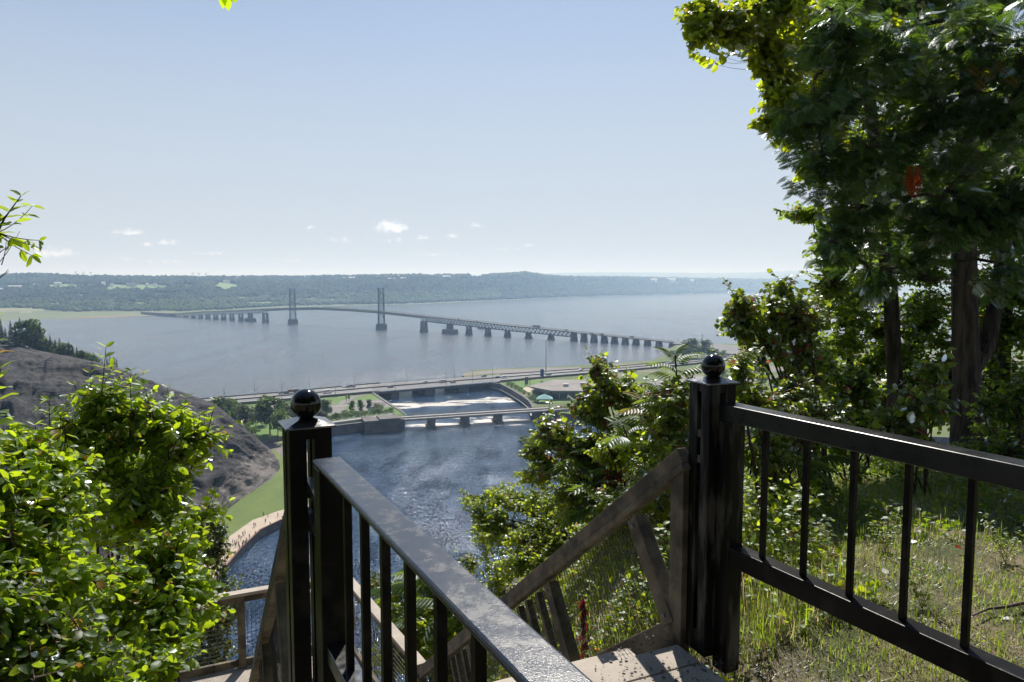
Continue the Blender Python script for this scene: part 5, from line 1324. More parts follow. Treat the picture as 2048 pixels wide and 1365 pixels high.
def stair_rail(P0, smax, label, side):
    t = thing('stair_railing', (P0.x, P0.y, G), label, 'railing')
    A = Vector((P0.x, P0.y, G))
    if side < 0: A = A + SD * .12 - Vector((0, 0, .12 * SL)); smax -= .12
    U = smax / ca
    top = A + Vector((0, 0, .87))
    w = MB(); w.beam(top - TD * .02 - ND * .035, top + TD * U - ND * .035, .05, .07, ND); w.build('top_rail', M['wood'], t, bevel=.004)
    w = MB(); w.beam(top - TD * .02 - ND * .086, top + TD * U - ND * .086, .07, .03, ND); w.build('under_rail', M['wood'], t, bevel=.003)
    w = MB(); w.beam(A + ND * .02 - TD * .05, A + TD * U + ND * .02, .05, .12, ND); w.build('bottom_rail', M['wood'], t, bevel=.004)
    def slat(s_top, wd, dp, name='slat'):
        u = s_top / ca - .87 * sa; b = A + TD * u; w = MB()
        w.beam(b + ND * .06, b + ND * (HP - .13), dp, wd, TD); pp_ = w.build(name, M['wood'], t, bevel=.003)
        if name == 'post':
            for hh_ in (.10, HP - .17):
                c_ = b + ND * hh_ - ED * .036 * side; w = MB(); w.tube([c_, c_ - ED * .008 * side], .009, 8); w.build('bolt', M['pole'], pp_)
    for s_, nm in ((.40, 0), (1.31, 1), (2.71, 1)):
        slat(s_, .09, .07, 'post')
        if nm:
            for d_ in (.17, .325, .45): slat(s_ + d_, .04, .045)
    # welded wire mesh
    for ua, ub in ((0, U),):
        w = MB(); nw = int((ub - ua) / .034)
        for i in range(nw):
            u = ua + i * .034; lo = .03; hi = HP - .1
            w.beam(A + TD * u + ND * lo - ED * .012 * side, A + TD * u + ND * hi - ED * .012 * side, .0022, .0022, TD)
        k = .07
        while k < HP - .1:
            w.beam(A + TD * ua + ND * k - ED * .015 * side, A + TD * ub + ND * k - ED * .015 * side, .0022, .0022, ND); k += .062
        w.build('wire_mesh', M['wire'], t)
    w = MB(); pv0 = P0 - SD * .02 if side > 0 else P0 + SD * .3
    if side > 0: w.beam((pv0.x, pv0.y, G - .5), (pv0.x, pv0.y, G + .80), .05, .09, SD); w.build('post', M['wood'], t, bevel=.003)
    e_ = P0 + SD * smax; w = MB(); w.beam((e_.x, e_.y, ZL - .3), (e_.x, e_.y, ZL + .84), .09, .09, SD); w.build('post', M['wood'], t, bevel=.003)
    return t
stair_rail(PR0, 4.05, 'weathered wooden handrail with wire mesh running down from the right black post', 1)
stair_rail(PL0, 4.03, 'shaded wooden handrail with wire mesh running down behind the left black post', -1)
def flat_rail(p, q, label, posts):
    t = thing('landing_railing', (p.x, p.y, ZL), label, 'railing'); p = Vector((p.x, p.y, ZL)); q = Vector((q.x, q.y, ZL)); L = (q - p).length; d = (q - p).normalized()
    up = Vector((0, 0, 1))
    w = MB(); w.beam(p + up * .95, q + up * .95, .12, .04); w.build('top_rail', M['deckwood'], t, bevel=.003)
    w = MB(); w.beam(p + up * .885, q + up * .885, .04, .09); w.build('under_rail', M['wood'], t)
    w = MB(); w.beam(p + up * .06, q + up * .06, .04, .09); w.build('bottom_rail', M['wood'], t)
    for f in posts: c = p.lerp(q, f); w = MB(); w.beam(c, c + up * .93, .10, .09, d); w.build('post', M['wood'], t, bevel=.003)
    w = MB()
    for i in range(int(L / .05)): c = p + d * i * .05; w.beam(c + up * .06, c + up * .85, .0028, .0028, d)
    for i in range(14): z = .1 + i * .055; w.beam(p + up * z, q + up * z, .0028, .0028)
    w.build('wire_mesh', M['wire'], t)
flat_rail(C1, C2, 'sunlit flat topped railing on the right side of the lower landing', (.36, .99))
flat_rail(C2 - (C2 - C3).normalized() * .02, C3, 'wooden mesh railing along the far left side of the lower landing', (.43, .86))

# ================================================================== black iron posts, gate and fence
def iron_post(c, ang_, side, label, zb=G, ztop=None):
    t = thing('gate_post', (c.x, c.y, zb), label, 'post', rz=0)
    e1 = Vector((math.cos(ang_), math.sin(ang_), 0)); e2 = Vector((-e1.y, e1.x, 0)); hh = ztop - zb; cw = .056
    for a_ in (-1, 1):
        for b2 in (-1, 1):
            p = c + e1 * a_ * (side - cw) / 2 + e2 * b2 * (side - cw) / 2; w = MB()
            w.beam((p.x, p.y, zb), (p.x, p.y, ztop - .002), cw, cw, e1); w.build('corner_bar', M['iron'], t, bevel=.003)
    bands = [(.0, .035), (.20, .232), (.312, .345), (hh - .10, hh)]
    for z0_, z1_ in bands:
        zc = ztop - (z0_ + z1_) / 2
        for e_, f_ in ((e1, e2), (e2, e1)):
            for sg in (-1, 1):
                p = c + f_ * sg * (side / 2 - .009); w = MB(); w.beam(Vector((p.x, p.y, zc)) - e_ * .025, Vector((p.x, p.y, zc)) + e_ * .025, .010, z1_ - z0_); w.build('cross_band', M['iron'], t)
    w = MB(); k = .081
    q = [c + e1 * a_ * k + e2 * b2 * k for a_, b2 in ((-1, -1), (1, -1), (1, 1), (-1, 1))]
    vs = [(p.x, p.y, ztop) for p in q] + [(p.x, p.y, ztop + .006) for p in q] + [(c.x, c.y, ztop + .034)]
    w.add(vs, [(3, 2, 1, 0), (0, 1, 5, 4), (1, 2, 6, 5), (2, 3, 7, 6), (3, 0, 4, 7), (4, 5, 8), (5, 6, 8), (6, 7, 8), (7, 4, 8)]); cap_ = w.build('cap', M['ironcap'], t, bevel=.0012)
    w = MB(); R_ = .0505; prof = [(.03, .016), (.026, .02), (.019, .024)]
    zc = .072
    prof += [(R_ * math.sin(a_), zc - R_ * math.cos(a_)) for a_ in np.linspace(.40, math.pi, 30)]
    w.lathe((c.x, c.y, ztop), prof, 48); w.build('ball_finial', M['ironball'], cap_, smooth=True)
    return t
M['iron'] = pm('black_iron_paint', (.0045, .0045, .006), (.009, .008, .008), 6, .34, .25, 70, spec=.12, c3=(.02, .018, .017), s3=9, bdist=.002)
M['ironball'] = pm('black_enamel_ball', (.004, .004, .006), (.010, .008, .008), 22, .09, .05, 150, spec=.5, lo=.5, hi=.75, bdist=.001)
M['ironcap'] = pm('black_enamel_cap', (.006, .007, .009), (.02, .02, .02), 40, .16, .12, 260, spec=.6, rough2=.26, bdist=.0006)
M['ironcap'].node_tree.nodes['Principled BSDF'].inputs['IOR'].default_value = 2.1
# worn gate rail: black gloss with dull brownish grey rubbed patches
m, nt, b_, o_ = newmat('worn_black_handrail_paint')
t_ = nd(nt, 'ShaderNodeTexCoord'); mp = nd(nt, 'ShaderNodeMapping'); mp.inputs['Scale'].default_value = (9, 9, 9); nt.links.new(t_.outputs['Object'], mp.inputs[0])
n1 = nd(nt, 'ShaderNodeTexNoise'); n1.inputs['Scale'].default_value = 2.6; n1.inputs['Detail'].default_value = 9; n1.inputs['Roughness'].default_value = .72; nt.links.new(mp.outputs[0], n1.inputs['Vector'])
n2 = nd(nt, 'ShaderNodeTexNoise'); n2.inputs['Scale'].default_value = 420; n2.inputs['Detail'].default_value = 3; nt.links.new(t_.outputs['Object'], n2.inputs['Vector'])
mr = nd(nt, 'ShaderNodeMapRange'); mr.inputs['From Min'].default_value = .46; mr.inputs['From Max'].default_value = .62; nt.links.new(n1.outputs[0], mr.inputs[0])
mx = nd(nt, 'ShaderNodeMixRGB'); nt.links.new(mr.outputs[0], mx.inputs[0]); mx.inputs[1].default_value = (.010, .016, .030, 1); mx.inputs[2].default_value = (.024, .026, .031, 1)
nt.links.new(mx.outputs[0], b_.inputs['Base Color']); r_ = nd(nt, 'ShaderNodeMapRange'); nt.links.new(mr.outputs[0], r_.inputs[0]); r_.inputs['To Min'].default_value = .22; r_.inputs['To Max'].default_value = .32
nt.links.new(r_.outputs[0], b_.inputs['Roughness']); bpn = nd(nt, 'ShaderNodeBump'); bpn.inputs['Distance'].default_value = .0006; bpn.inputs['Strength'].default_value = .7; nt.links.new(n2.outputs[0], bpn.inputs['Height']); nt.links.new(bpn.outputs[0], b_.inputs['Normal'])
b_.inputs['IOR'].default_value = 1.5
M['worn'] = m
# chipped paint on the shaded posts
M['chipped'] = pm('chipped_black_paint', (.005, .005, .006), (.012, .011, .010), 14, .36, .3, 60, spec=.12, stretch=(1, 1, .2), c3=(.075, .07, .065), s3=16, bdist=.002)
cL = Vector((-.690, 2.320, 0)); cR = Vector((.863, 2.985, 0))
iron_post(cL, R(27), .138, 'left black iron post with a shiny ball on top where the swung gate hinges', G, H - .468)
_i = M['iron']; M['iron'] = M['chipped']
iron_post(cR, R(22.6), .138, 'right black iron post with a ball on top and chipped paint beside the grass', G, H - .417)
M['iron'] = _i
M['railpaint'] = pm('satin_black_rail_paint', (.006, .007, .009), (.012, .012, .013), 8, .24, .12, 90, spec=.42, rough2=.34, bdist=.001)
GD = Vector((.462, -.887, 0)).normalized(); GN = Vector((-GD.y, GD.x, 0))
GB = Vector((-.596, 2.055, 0)); ZG = H - .518
def gp(u, n, z): q = GB + GD * u + GN * n; return Vector((q.x, q.y, z))
gt = thing('iron_gate', tuple(gp(0, .04, G)), 'black iron gate leaf swung open with a broad worn sloping top rail in front', 'gate')
w = MB(); w.beam(gp(0, .041, ZG - .008), gp(1.95, .041, ZG - .008), .083, .016); w.build('top_rail', M['worn'], gt, bevel=.006)
w = MB(); w.beam(gp(.04, .041, ZG - .018), gp(.04, .041, G + .10), .078, .078, GD); w.build('end_stile', M['iron'], gt, bevel=.005)
w = MB(); w.beam(gp(1.90, .041, ZG - .018), gp(1.90, .041, G + .10), .078, .078, GD); w.build('end_stile', M['iron'], gt, bevel=.005)
w = MB(); w.beam(gp(.08, .041, H - 1.085), gp(1.86, .041, H - 1.085), .06, .05); w.build('bottom_rail', M['ironcap'], gt, bevel=.003)
for i in range(10):
    u = .2435 + .170 * i; w = MB(); w.beam(gp(u, .041, ZG - .017), gp(u, .041, H - 1.062), .021, .021, GD); w.build('baluster', M['iron'], gt, bevel=.002)
for z in (90.955, 90.855):
    w = MB(); a_ = cL + Vector((.03, -.055, 0)); w.beam((a_.x, a_.y, z), gp(.03, .02, z), .04, .03); w.build('hinge', M['ironcap'], gt)
def fp(gc, n, z): q = GN * n + GD * gc; return Vector((q.x, q.y, z))
ft = thing('iron_fence', tuple(fp(-2.16, 2.16, G)), 'black iron fence section running right from the right post in front of the grass', 'fence')
ZT = H - .497
w = MB(); w.beam(fp(-2.2, 2.163, ZT - .035), fp(-.15, 2.163, ZT - .035), .085, .07); w.build('top_rail', M['railpaint'], ft, bevel=.004)
w = MB(); w.beam(fp(-2.2, 2.16, H - 1.135), fp(-.15, 2.16, H - 1.135), .07, .08); w.build('bottom_rail', M['iron'], ft, bevel=.003)
for gc in (-2.15, -.2):
    w = MB(); w.beam(fp(gc, 2.16, ZT - .071), fp(gc, 2.16, G - .05), .08, .08, GD); w.build('end_stile', M['chipped'], ft, bevel=.004)
for i in range(9):
    gc = -1.965 + .197 * i; w = MB(); w.beam(fp(gc, 2.16, ZT - .071), fp(gc, 2.16, H - 1.094), .020, .020, GD); w.build('baluster', M['iron'], ft, bevel=.002)
# gravel and debris at the foot of the right post
M['stone'] = pm('broken_stone', (.16, .16, .165), (.07, .068, .068), 8, .9)
P_, S_ = [], []
for i in range(900):
    a_ = random.random() * 6.28; r_ = random.random() ** .6 * .5; x, y = cR.x - .02 + math.cos(a_) * r_ * 1.0, cR.y - .22 + math.sin(a_) * r_ * .75
    P_.append((x, y, max(near_h(x, y), G - .0) + .002 + random.random() * .008)); s_ = .002 + .007 * random.random() ** 3; S_.append((s_, s_ * 1.2, s_ * .6))
oct_ = [(1, 0, 0), (0, 1, 0), (-1, 0, 0), (0, -1, 0), (0, 0, 1), (0, 0, -1), (.7, .6, .4)]
V, Fl, rn = scatter_template(oct_, [[(0, 1, 4), (1, 2, 4), (2, 3, 4), (3, 0, 4)]], np.array(P_), rng.normal(size=(900, 3)) * [1, 1, .2], np.tile([0, 0, 1.], (900, 1)) + rng.normal(0, .3, (900, 3)), np.array(S_))
tag(bigmesh('gravel', V, Fl, M['stone'], rnd=rn), kind='stuff')
for i, (x, y, s_) in enumerate(((1.35, 2.55, .016), (1.9, 2.95, .022), (1.72, 3.45, .018), (2.35, 3.2, .02), (1.62, 2.3, .014), (2.2, 2.75, .018))):
    mb = blob_rock(s_, i * 3 + 1, 2, (1.3, 1, .45)); z = near_h(x, y); mb.v = [(a_ + x, b2 + y, c_ + z + s_ * .3) for a_, b2, c_ in mb.v]
    tag(mb.build('stone', pm('pale_stone', (.42, .42, .44)), smooth=False), 'small pale stone lying in the grass behind the right fence', 'stone', 'pale stones in the grass')

# ================================================================== visitor on the landing
vis = walk_pose(.05, .06)
base = len(vis)
for hi_, sg in ((11, -1), (15, 1)):
    hp = Vector(vis[hi_][0])
    for k, (dx, ln) in enumerate(((-.012, .036), (-.004, .042), (.004, .040), (.012, .032))):
        vis.append(((hp.x - sg * .004, hp.y + dx * 1.3, hp.z - .022), .0062, hi_)); vis.append(((hp.x - sg * .010, hp.y + dx * 1.5 - .004, hp.z - .022 - ln), .0048, len(vis) - 1))
    vis.append(((hp.x - sg * .012, hp.y - .020, hp.z - .012), .0062, hi_)); vis.append(((hp.x - sg * .016, hp.y - .028, hp.z - .034), .005, len(vis) - 1))
m, nt, b_, o_ = newmat('white_blue_plaid_shirt')
t_ = nd(nt, 'ShaderNodeTexCoord'); wv = nd(nt, 'ShaderNodeTexWave'); wv.bands_direction = 'X'; wv.inputs['Scale'].default_value = 9; nt.links.new(t_.outputs['Object'], wv.inputs[0])
wv2 = nd(nt, 'ShaderNodeTexWave'); wv2.bands_direction = 'Z'; wv2.inputs['Scale'].default_value = 9; nt.links.new(t_.outputs['Object'], wv2.inputs[0])
mu = nd(nt, 'ShaderNodeMath', operation='MAXIMUM'); nt.links.new(wv.outputs['Fac'], mu.inputs[0]); nt.links.new(wv2.outputs['Fac'], mu.inputs[1])
rp_ = nd(nt, 'ShaderNodeValToRGB'); e = rp_.color_ramp.elements; e[0].position = .8; e[0].color = (.68, .69, .72, 1); e[1].position = .97; e[1].color = (.25, .32, .45, 1); nt.links.new(mu.outputs[0], rp_.inputs[0])
nt.links.new(rp_.outputs[0], b_.inputs['Base Color']); b_.inputs['Roughness'].default_value = .9
nm = skin_person('visitor', vis, 1.72, m, cloth['navy'], skinm, pm('grey_hair', (.25, .24, .23), (.4, .4, .4), 60), 2)
o = bpy.data.objects.new('person', nm); col.objects.link(o); o.location = (-2.03, 7.5, ZL + .0); o.rotation_euler = (0, 0, math.pi + R(24)); o.scale = (1.02,) * 3
tag(o, 'person in a pale plaid shirt and dark trousers on the lower landing behind the gate', 'person')
# ================================================================== NEAR VEGETATION
def leaf_t(wd, fold=.10, droop=-.10, belly=.45):
    a_, b2 = belly * .55, belly * 1.35
    T = [(0, 0, 0), (.33, 0, -fold * .4), (.68, 0, -fold * .3), (1, 0, droop), (a_, wd * .42, fold * .35), (b2, wd * .5, fold * .5 + droop * .2), (a_, -wd * .42, fold * .35), (b2, -wd * .5, fold * .5 + droop * .2), (.86, wd * .26, droop * .5), (.86, -wd * .26, droop * .5)]
    return T, [[(0, 1, 4), (0, 6, 1), (2, 3, 8), (2, 9, 3)], [(1, 2, 5, 4), (1, 6, 7, 2), (2, 8, 5, 2)[:3] + (2,), ]][:1] + [[(1, 2, 5, 4), (1, 6, 7, 2)], [(2, 8, 5), (2, 7, 9)]]
def lf(T, groups):
    tri = [f for g_ in groups for f in g_ if len(f) == 3]; qd = [f for g_ in groups for f in g_ if len(f) == 4]
    return T, [x for x in (qd, tri) if x]
LONG = lf(*leaf_t(.46)); OVAL = lf(*leaf_t(.62, .12, -.16)); ROUND = lf(*leaf_t(.85, .10, -.18, .40))
mp_ = [(0, 0, 0), (.1, .34, .02), (.34, .30, .03), (.46, .52, -.03), (.62, .24, .03), (1, 0, -.12), (.62, -.24, .03), (.46, -.52, -.03), (.34, -.30, .03), (.1, -.34, .02), (.4, 0, -.04)]
MAPLE = (mp_, [[(10, i, i + 1) for i in range(0, 9)] + [(10, 9, 0)]])
# cedar spray: flat fan of scale-leaved twigs
def frond():
    V, Fc = [], []
    def strip(a_, b2, w0):
        a_, b2 = np.array(a_, float), np.array(b2, float); d = b2 - a_; n = np.array([-d[1], d[0], 0]); n = n / np.linalg.norm(n) * w0
        o = len(V); V.extend([a_, (a_ + b2) / 2 - n, b2, (a_ + b2) / 2 + n]); Fc.append((o, o + 1, o + 2, o + 3))
    strip((0, 0, 0), (1, 0, -.22), .014)
    for k in range(7):
        x = .10 + .86 * k / 7; z = -.22 * x * x
        for sg in (-1, 1):
            L = (.40 * (1 - x) ** .8 + .12); an = sg * R(44 - 10 * x); d = np.array([math.cos(an), math.sin(an), -.14]); p0 = np.array([x, 0, z]); strip(p0, p0 + d * L, .026)
            for j in (1, 2):
                if L * j < .3: continue
                for s2 in (-1, 1):
                    a2 = an + s2 * R(38); p1 = p0 + d * L * j / 3; strip(p1, p1 + np.array([math.cos(a2), math.sin(a2), -.1]) * L * .42, .026)
    return [tuple(v) for v in V], [Fc]
FROND = frond()
def sumac_leaf(n=10):
    V, F3, F4 = [], [], []
    T, G_ = LONG
    for k in range(n):
        x = .14 + .80 * k / n; z = .16 * math.sin(x * 2.6) - .34 * x * x
        for sg in (-1, 1):
            an = sg * R(68 - 22 * x); L = .30 * (.75 + .6 * math.sin(math.pi * min(1, x * .95 + .1))) * .9
            for_ = np.array([math.cos(an), math.sin(an), -.42]); up = np.array([0, 0, 1.]); sd = np.cross(up, for_); sd /= np.linalg.norm(sd); u2 = np.cross(for_, sd)
            o = len(V)
            for t_ in T: V.append(tuple(np.array([x, 0, z]) + for_ * t_[0] * L + sd * t_[1] * L * .62 + u2 * t_[2] * L))
            for g_ in G_:
                for f in g_: (F4 if len(f) == 4 else F3).append(tuple(i + o for i in f))
    o = len(V); xs_ = [0, .35, .7, 1.0]
    for x in xs_:
        z = .16 * math.sin(x * 2.6) - .34 * x * x; V.append((x, -.008, z)); V.append((x, .008, z))
    for i in range(3): F4.append((o + 2 * i, o + 2 * i + 2, o + 2 * i + 3, o + 2 * i + 1))
    return V, [F4, F3]
SUMAC = sumac_leaf()

M['hs'] = leafmat('honeysuckle_leaf', (.045, .095, .012), (.095, .165, .022), (.62, .82, .025), gloss=.20, accent=(.30, .17, .03), acc_from=.985)
M['dog'] = leafmat('dogwood_leaf', (.045, .085, .014), (.09, .14, .024), (.50, .62, .03), gloss=.42, accent=(.30, .09, .05), acc_from=.965)
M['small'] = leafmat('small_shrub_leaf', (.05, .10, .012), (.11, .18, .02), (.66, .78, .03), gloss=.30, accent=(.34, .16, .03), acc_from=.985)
M['sum'] = leafmat('sumac_leaf', (.030, .062, .020), (.055, .095, .035), (.36, .52, .04), gloss=.32, accent=(.30, .12, .02), acc_from=.97)
M['maple'] = leafmat('maple_leaf', (.030, .062, .010), (.08, .115, .014), (.68, .80, .02), gloss=.25, accent=(.40, .26, .03), acc_from=.97)
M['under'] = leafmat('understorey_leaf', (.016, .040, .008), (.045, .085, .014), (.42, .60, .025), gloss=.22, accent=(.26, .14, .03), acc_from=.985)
M['cedar'] = leafmat('cedar_spray', (.03, .075, .024), (.07, .12, .04), (.36, .62, .04), gloss=.30, rough=.42, tw=.3)
M['poplar'] = leafmat('poplar_leaf', (.05, .075, .02), (.085, .115, .03), (.19, .26, .03), gloss=.3, accent=(.42, .32, .03), acc_from=.93)
M['deadspray'] = leafmat('rust_dead_spray', (.30, .06, .015), (.42, .10, .02), (.5, .10, .02), gloss=.1)
M['yellowspray'] = leafmat('ochre_dead_spray', (.28, .18, .04), (.35, .24, .06), (.45, .3, .05), gloss=.1)
M['redleaf'] = leafmat('red_dry_leaf', (.10, .015, .012), (.18, .035, .02), (.22, .03, .02), gloss=.25)
M['berry'] = pm('red_berry', (.45, .02, .03), rough=.3)
M['seedhead'] = pm('dark_red_seedhead', (.13, .012, .015), (.22, .02, .02), 40, .8)

def bez(a_, b2, c_, n): t = np.linspace(0, 1, n)[:, None]; return a_ * (1 - t) ** 2 + 2 * b2 * t * (1 - t) + c_ * t * t
def grow(name, label, cat, base, blobs, ntw, leaf, mat, size, nl=11, leafy=.32, stem_r=.02, group=None, droop=-.40, pair=True, upb=.75, stemmat=None, berries=0, shell=.5, extra=None, nstem=1, zb=None, spread=.6, wob=.55, fill=None, trunk=None, upturn=.12):
    """woody plant: stems rise from the base into each mass, twigs reach through the masses and carry leaves along their ends"""
    r_ = np.random.default_rng(abs(hash(label)) % 1000 if False else sum(map(ord, label)) % 9973)
    bx_, by_ = base; bz = near_h(bx_, by_) - .05 if zb is None else zb
    t = thing(name, (bx_, by_, bz), label, cat, group)
    B = []
    for bl_ in blobs:
        px, py, rx, ry, Y, dp = bl_[:6]; c = aty(px, py, Y); B.append((np.array(c), np.array((rx * Y / F, dp, ry * Y / F)), bl_[6] if len(bl_) > 6 else 1.0))
    wts = np.array([b_[1].prod() ** .55 * b_[2] for b_ in B]); wts /= wts.sum()
    w = MB(); S = []; b0 = np.array((bx_, by_, bz))
    trk = None
    if trunk is not None:
        trk = np.array([tuple(p) for p in trunk[0]]); 
        w.tube([tuple(p) for p in trk], trunk[1], 12)
        fine = np.concatenate([np.linspace(trk[i], trk[i + 1], 8) for i in range(len(trk) - 1)])
    if trk is not None: B.sort(key=lambda b_: np.linalg.norm(fine - b_[0], axis=1).min())
    if trk is not None: wts = np.array([b_[1].prod() ** .55 * b_[2] for b_ in B]); wts /= wts.sum()
    for c, rad, _ in B:
        for k in range(nstem):
            tgt = c + rad * r_.normal(0, .35, 3) * [1, 1, .5] + np.array([0, 0, rad[2] * .45])
            if trk is not None:
                al = np.concatenate([fine] + S) if S else fine; cand = al[(al[:, 2] < tgt[2] + .3) & (al[:, 2] > tgt[2] - 1.4)]; cand = fine if len(cand) == 0 else cand
                d_ = np.linalg.norm((cand - tgt) * [1, 1, 1.6], axis=1); src = cand[np.argmin(d_)]
            else: src = b0 + np.append(r_.normal(0, .06, 2), 0)
            mid_ = src * .5 + tgt * .5 + np.array([0, 0, .12 * np.linalg.norm(tgt - src)]) + r_.normal(0, .05, 3)
            P = bez(src, mid_, tgt, 12); P[1:-1] += r_.normal(0, .012, P[1:-1].shape)
            sr = stem_r * (.7 + .5 * r_.random()) * (1 if trk is None or np.linalg.norm(fine - src, axis=1).min() < .05 else .55); w.tube([tuple(p) for p in P], list(np.linspace(sr, .0035, 12)), 6); S.append(P[2:])
    S = np.concatenate(S)
    LP, LD, LN, LS = [], [], [], []; tips = []
    which = r_.choice(len(B), ntw, p=wts)
    tv, tf = [], []
    for wi in which:
        c, rad, _ = B[wi]
        d = r_.normal(size=3); d /= np.linalg.norm(d); q = c + rad * d * (shell + (1 - shell) * r_.random()) ** (1.0)
        cand = S[S[:, 2] < q[2] + .15]
        if len(cand) == 0: cand = S
        dd = np.linalg.norm(cand - q, axis=1); j = np.argpartition(dd, min(4, len(dd) - 1))[:4]; st_ = cand[r_.choice(j)]
        v = q - st_; L = np.linalg.norm(v)
        if L > leafy * 2.2: st_ = q - v / L * leafy * 2.2; v = q - st_; L = np.linalg.norm(v)
        if L < .08: v = v + d * .15; q = st_ + v; L = np.linalg.norm(v)
        md = st_ + v * .5 + np.array([0, 0, -upturn * L]) + r_.normal(0, .04 * L, 3)
        P = bez(st_, md, q, 6); w.tube([tuple(p) for p in P], list(np.linspace(min(.004, stem_r * .5), .0012, 6)), 3, cap=False); tips.append(q)
        span = min(1, leafy / L); n_ = max(3, int(nl * (.7 + .6 * r_.random())))
        ts = 1 - span * (np.arange(n_) / n_) ** 1.1
        pp = st_ * ((1 - ts) ** 2)[:, None] + 2 * md * (ts * (1 - ts))[:, None] + q * (ts ** 2)[:, None]
        tv_ = v / L; side = np.cross(tv_, [0, 0, 1.]); ns = np.linalg.norm(side); side = side / ns if ns > .1 else np.array([1., 0, 0])
        for i_, p in enumerate(pp):
            sides = (1, -1) if pair else ((1,) if i_ % 2 else (-1,))
            if i_ == 0: sides = sides + (0,)
            ra = r_.normal(0, .5)
            for sg in sides:
                sv = side * math.cos(ra) + np.cross(tv_, side) * math.sin(ra)
                ld = tv_ * (spread if sg else 1) + sv * sg * .9 + np.array([0, 0, droop]) + r_.normal(0, .22, 3)
                LP.append(p); LD.append(ld); nn = np.array([0, 0, upb]) + d * .25 + r_.normal(0, wob, 3); LN.append(nn); LS.append(size * (.55 + .6 * r_.random()) * (.72 if i_ < 2 else 1))
    sb_ = w.build('stems', stemmat or M['twig'], t)
    if extra:       # individually placed upright shoots with leaf pairs
        for (x1, y1, x0, y0, Y, n_, sc_) in extra:
            a_ = np.array(aty(x0, y0, Y + .05)); q = np.array(aty(x1, y1, Y)); w = MB(); md = (a_ + q) / 2 + r_.normal(0, .02, 3); P = bez(a_, md, q, 8)
            w.tube([tuple(p) for p in P], list(np.linspace(.0045, .0015, 8)), 5); w.build('shoot', stemmat or M['twig'], t)
            for i_ in range(n_):
                tt = 1 - .85 * i_ / n_; p = a_ * (1 - tt) ** 2 + 2 * md * tt * (1 - tt) + q * tt * tt; an = i_ * 1.35 + r_.random() * .6
                for sg in (1, -1):
                    LP.append(p); LD.append(np.array([math.cos(an) * sg, math.sin(an) * sg * .7, .38 + .3 * (i_ == 0) - .05 * i_])); LN.append(np.array([0, -.25, 1]) + r_.normal(0, .3, 3)); LS.append(size * sc_ * (.9 + .4 * r_.random()) * (.6 if i_ == 0 else 1))
    LP, LD, LN, LS = map(np.array, (LP, LD, LN, LS))
    V, Fl, rn = scatter_template(leaf[0], leaf[1], LP, LD, LN, LS, rnd=r_.random(len(LP)))
    fo = bigmesh('foliage', V, Fl, mat, parent=t, rnd=rn, loc=(bx_, by_, bz))
    if berries:
        ico = [(0, 0, 1), (.9, 0, 0), (0, .9, 0), (-.9, 0, 0), (0, -.9, 0), (0, 0, -1)]; icf = [[(0, 1, 2), (0, 2, 3), (0, 3, 4), (0, 4, 1), (5, 2, 1), (5, 3, 2), (5, 4, 3), (5, 1, 4)]]
        ti = np.array(tips)[r_.choice(len(tips), berries)]; pts = np.repeat(ti, 14, 0) + r_.normal(0, .014, (berries * 14, 3)) + [0, 0, .012]
        V, Fl, rn = scatter_template(ico, icf, pts, np.tile([1., 0, 0], (len(pts), 1)), np.tile([0, 0, 1.], (len(pts), 1)), np.full(len(pts), .0042))
        o = bigmesh('berries', V, Fl, M['berry'], parent=t, rnd=rn, loc=(bx_, by_, bz), smooth=True); o['kind'] = 'stuff'
    return t
def gx(px, Y, z=89.5): p = pxz(px, Y, z); return (p.x, p.y)
# ---- left side shrubs
grow('shrub', 'tall upright leafy shrub at left with long single shoots rising above the rock slope', 'shrub', gx(210, 4.1), [(205, 940, 95, 130, 3.9, .45), (335, 895, 85, 62, 4.1, .35), (250, 830, 85, 45, 4.0, .3), (395, 880, 42, 34, 4.2, .2), (290, 1010, 110, 90, 3.8, .4), (150, 860, 45, 35, 3.9, .2), (330, 835, 60, 26, 4.0, .2), (200, 800, 40, 40, 3.9, .15)],
     600, LONG, M['hs'], .070, 6, .36, .013, nstem=2, extra=[(212, 694, 190, 900, 3.9, 9, 1.15), (262, 742, 262, 880, 4.0, 6, 1.0), (150, 770, 160, 900, 3.9, 5, .9), (300, 800, 300, 900, 3.9, 4, 1), (372, 795, 360, 900, 4.1, 5, 1), (430, 800, 405, 890, 4.2, 4, .9), (98, 800, 100, 960, 3.7, 5, 1), (335, 775, 330, 860, 4.1, 4, .9), (180, 745, 185, 880, 4.0, 6, 1), (238, 770, 240, 880, 4.1, 5, 1), (400, 830, 380, 900, 4.1, 4, .9), (350, 820, 345, 900, 4.0, 4, 1), (120, 830, 125, 940, 3.8, 5, 1), (70, 850, 80, 960, 3.4, 5, 1)], shell=.12)
grow('shrub', 'broad bright leafy shrub at the far left edge in front of the rock', 'shrub', gx(30, 3.2), [(10, 930, 80, 90, 3.1, .4), (110, 1000, 95, 110, 3.2, .4), (20, 1090, 110, 110, 2.9, .4), (-60, 1000, 80, 160, 2.8, .4), (110, 1150, 120, 100, 2.9, .4)],
     470, OVAL, M['hs'], .062, 6, .34, .012, nstem=2, extra=[(-12, 636, -40, 760, 2.6, 4, 1.2), (2, 735, -20, 900, 2.7, 6, 1.2), (30, 880, 40, 1000, 3.0, 4, 1.1)], shell=.3)
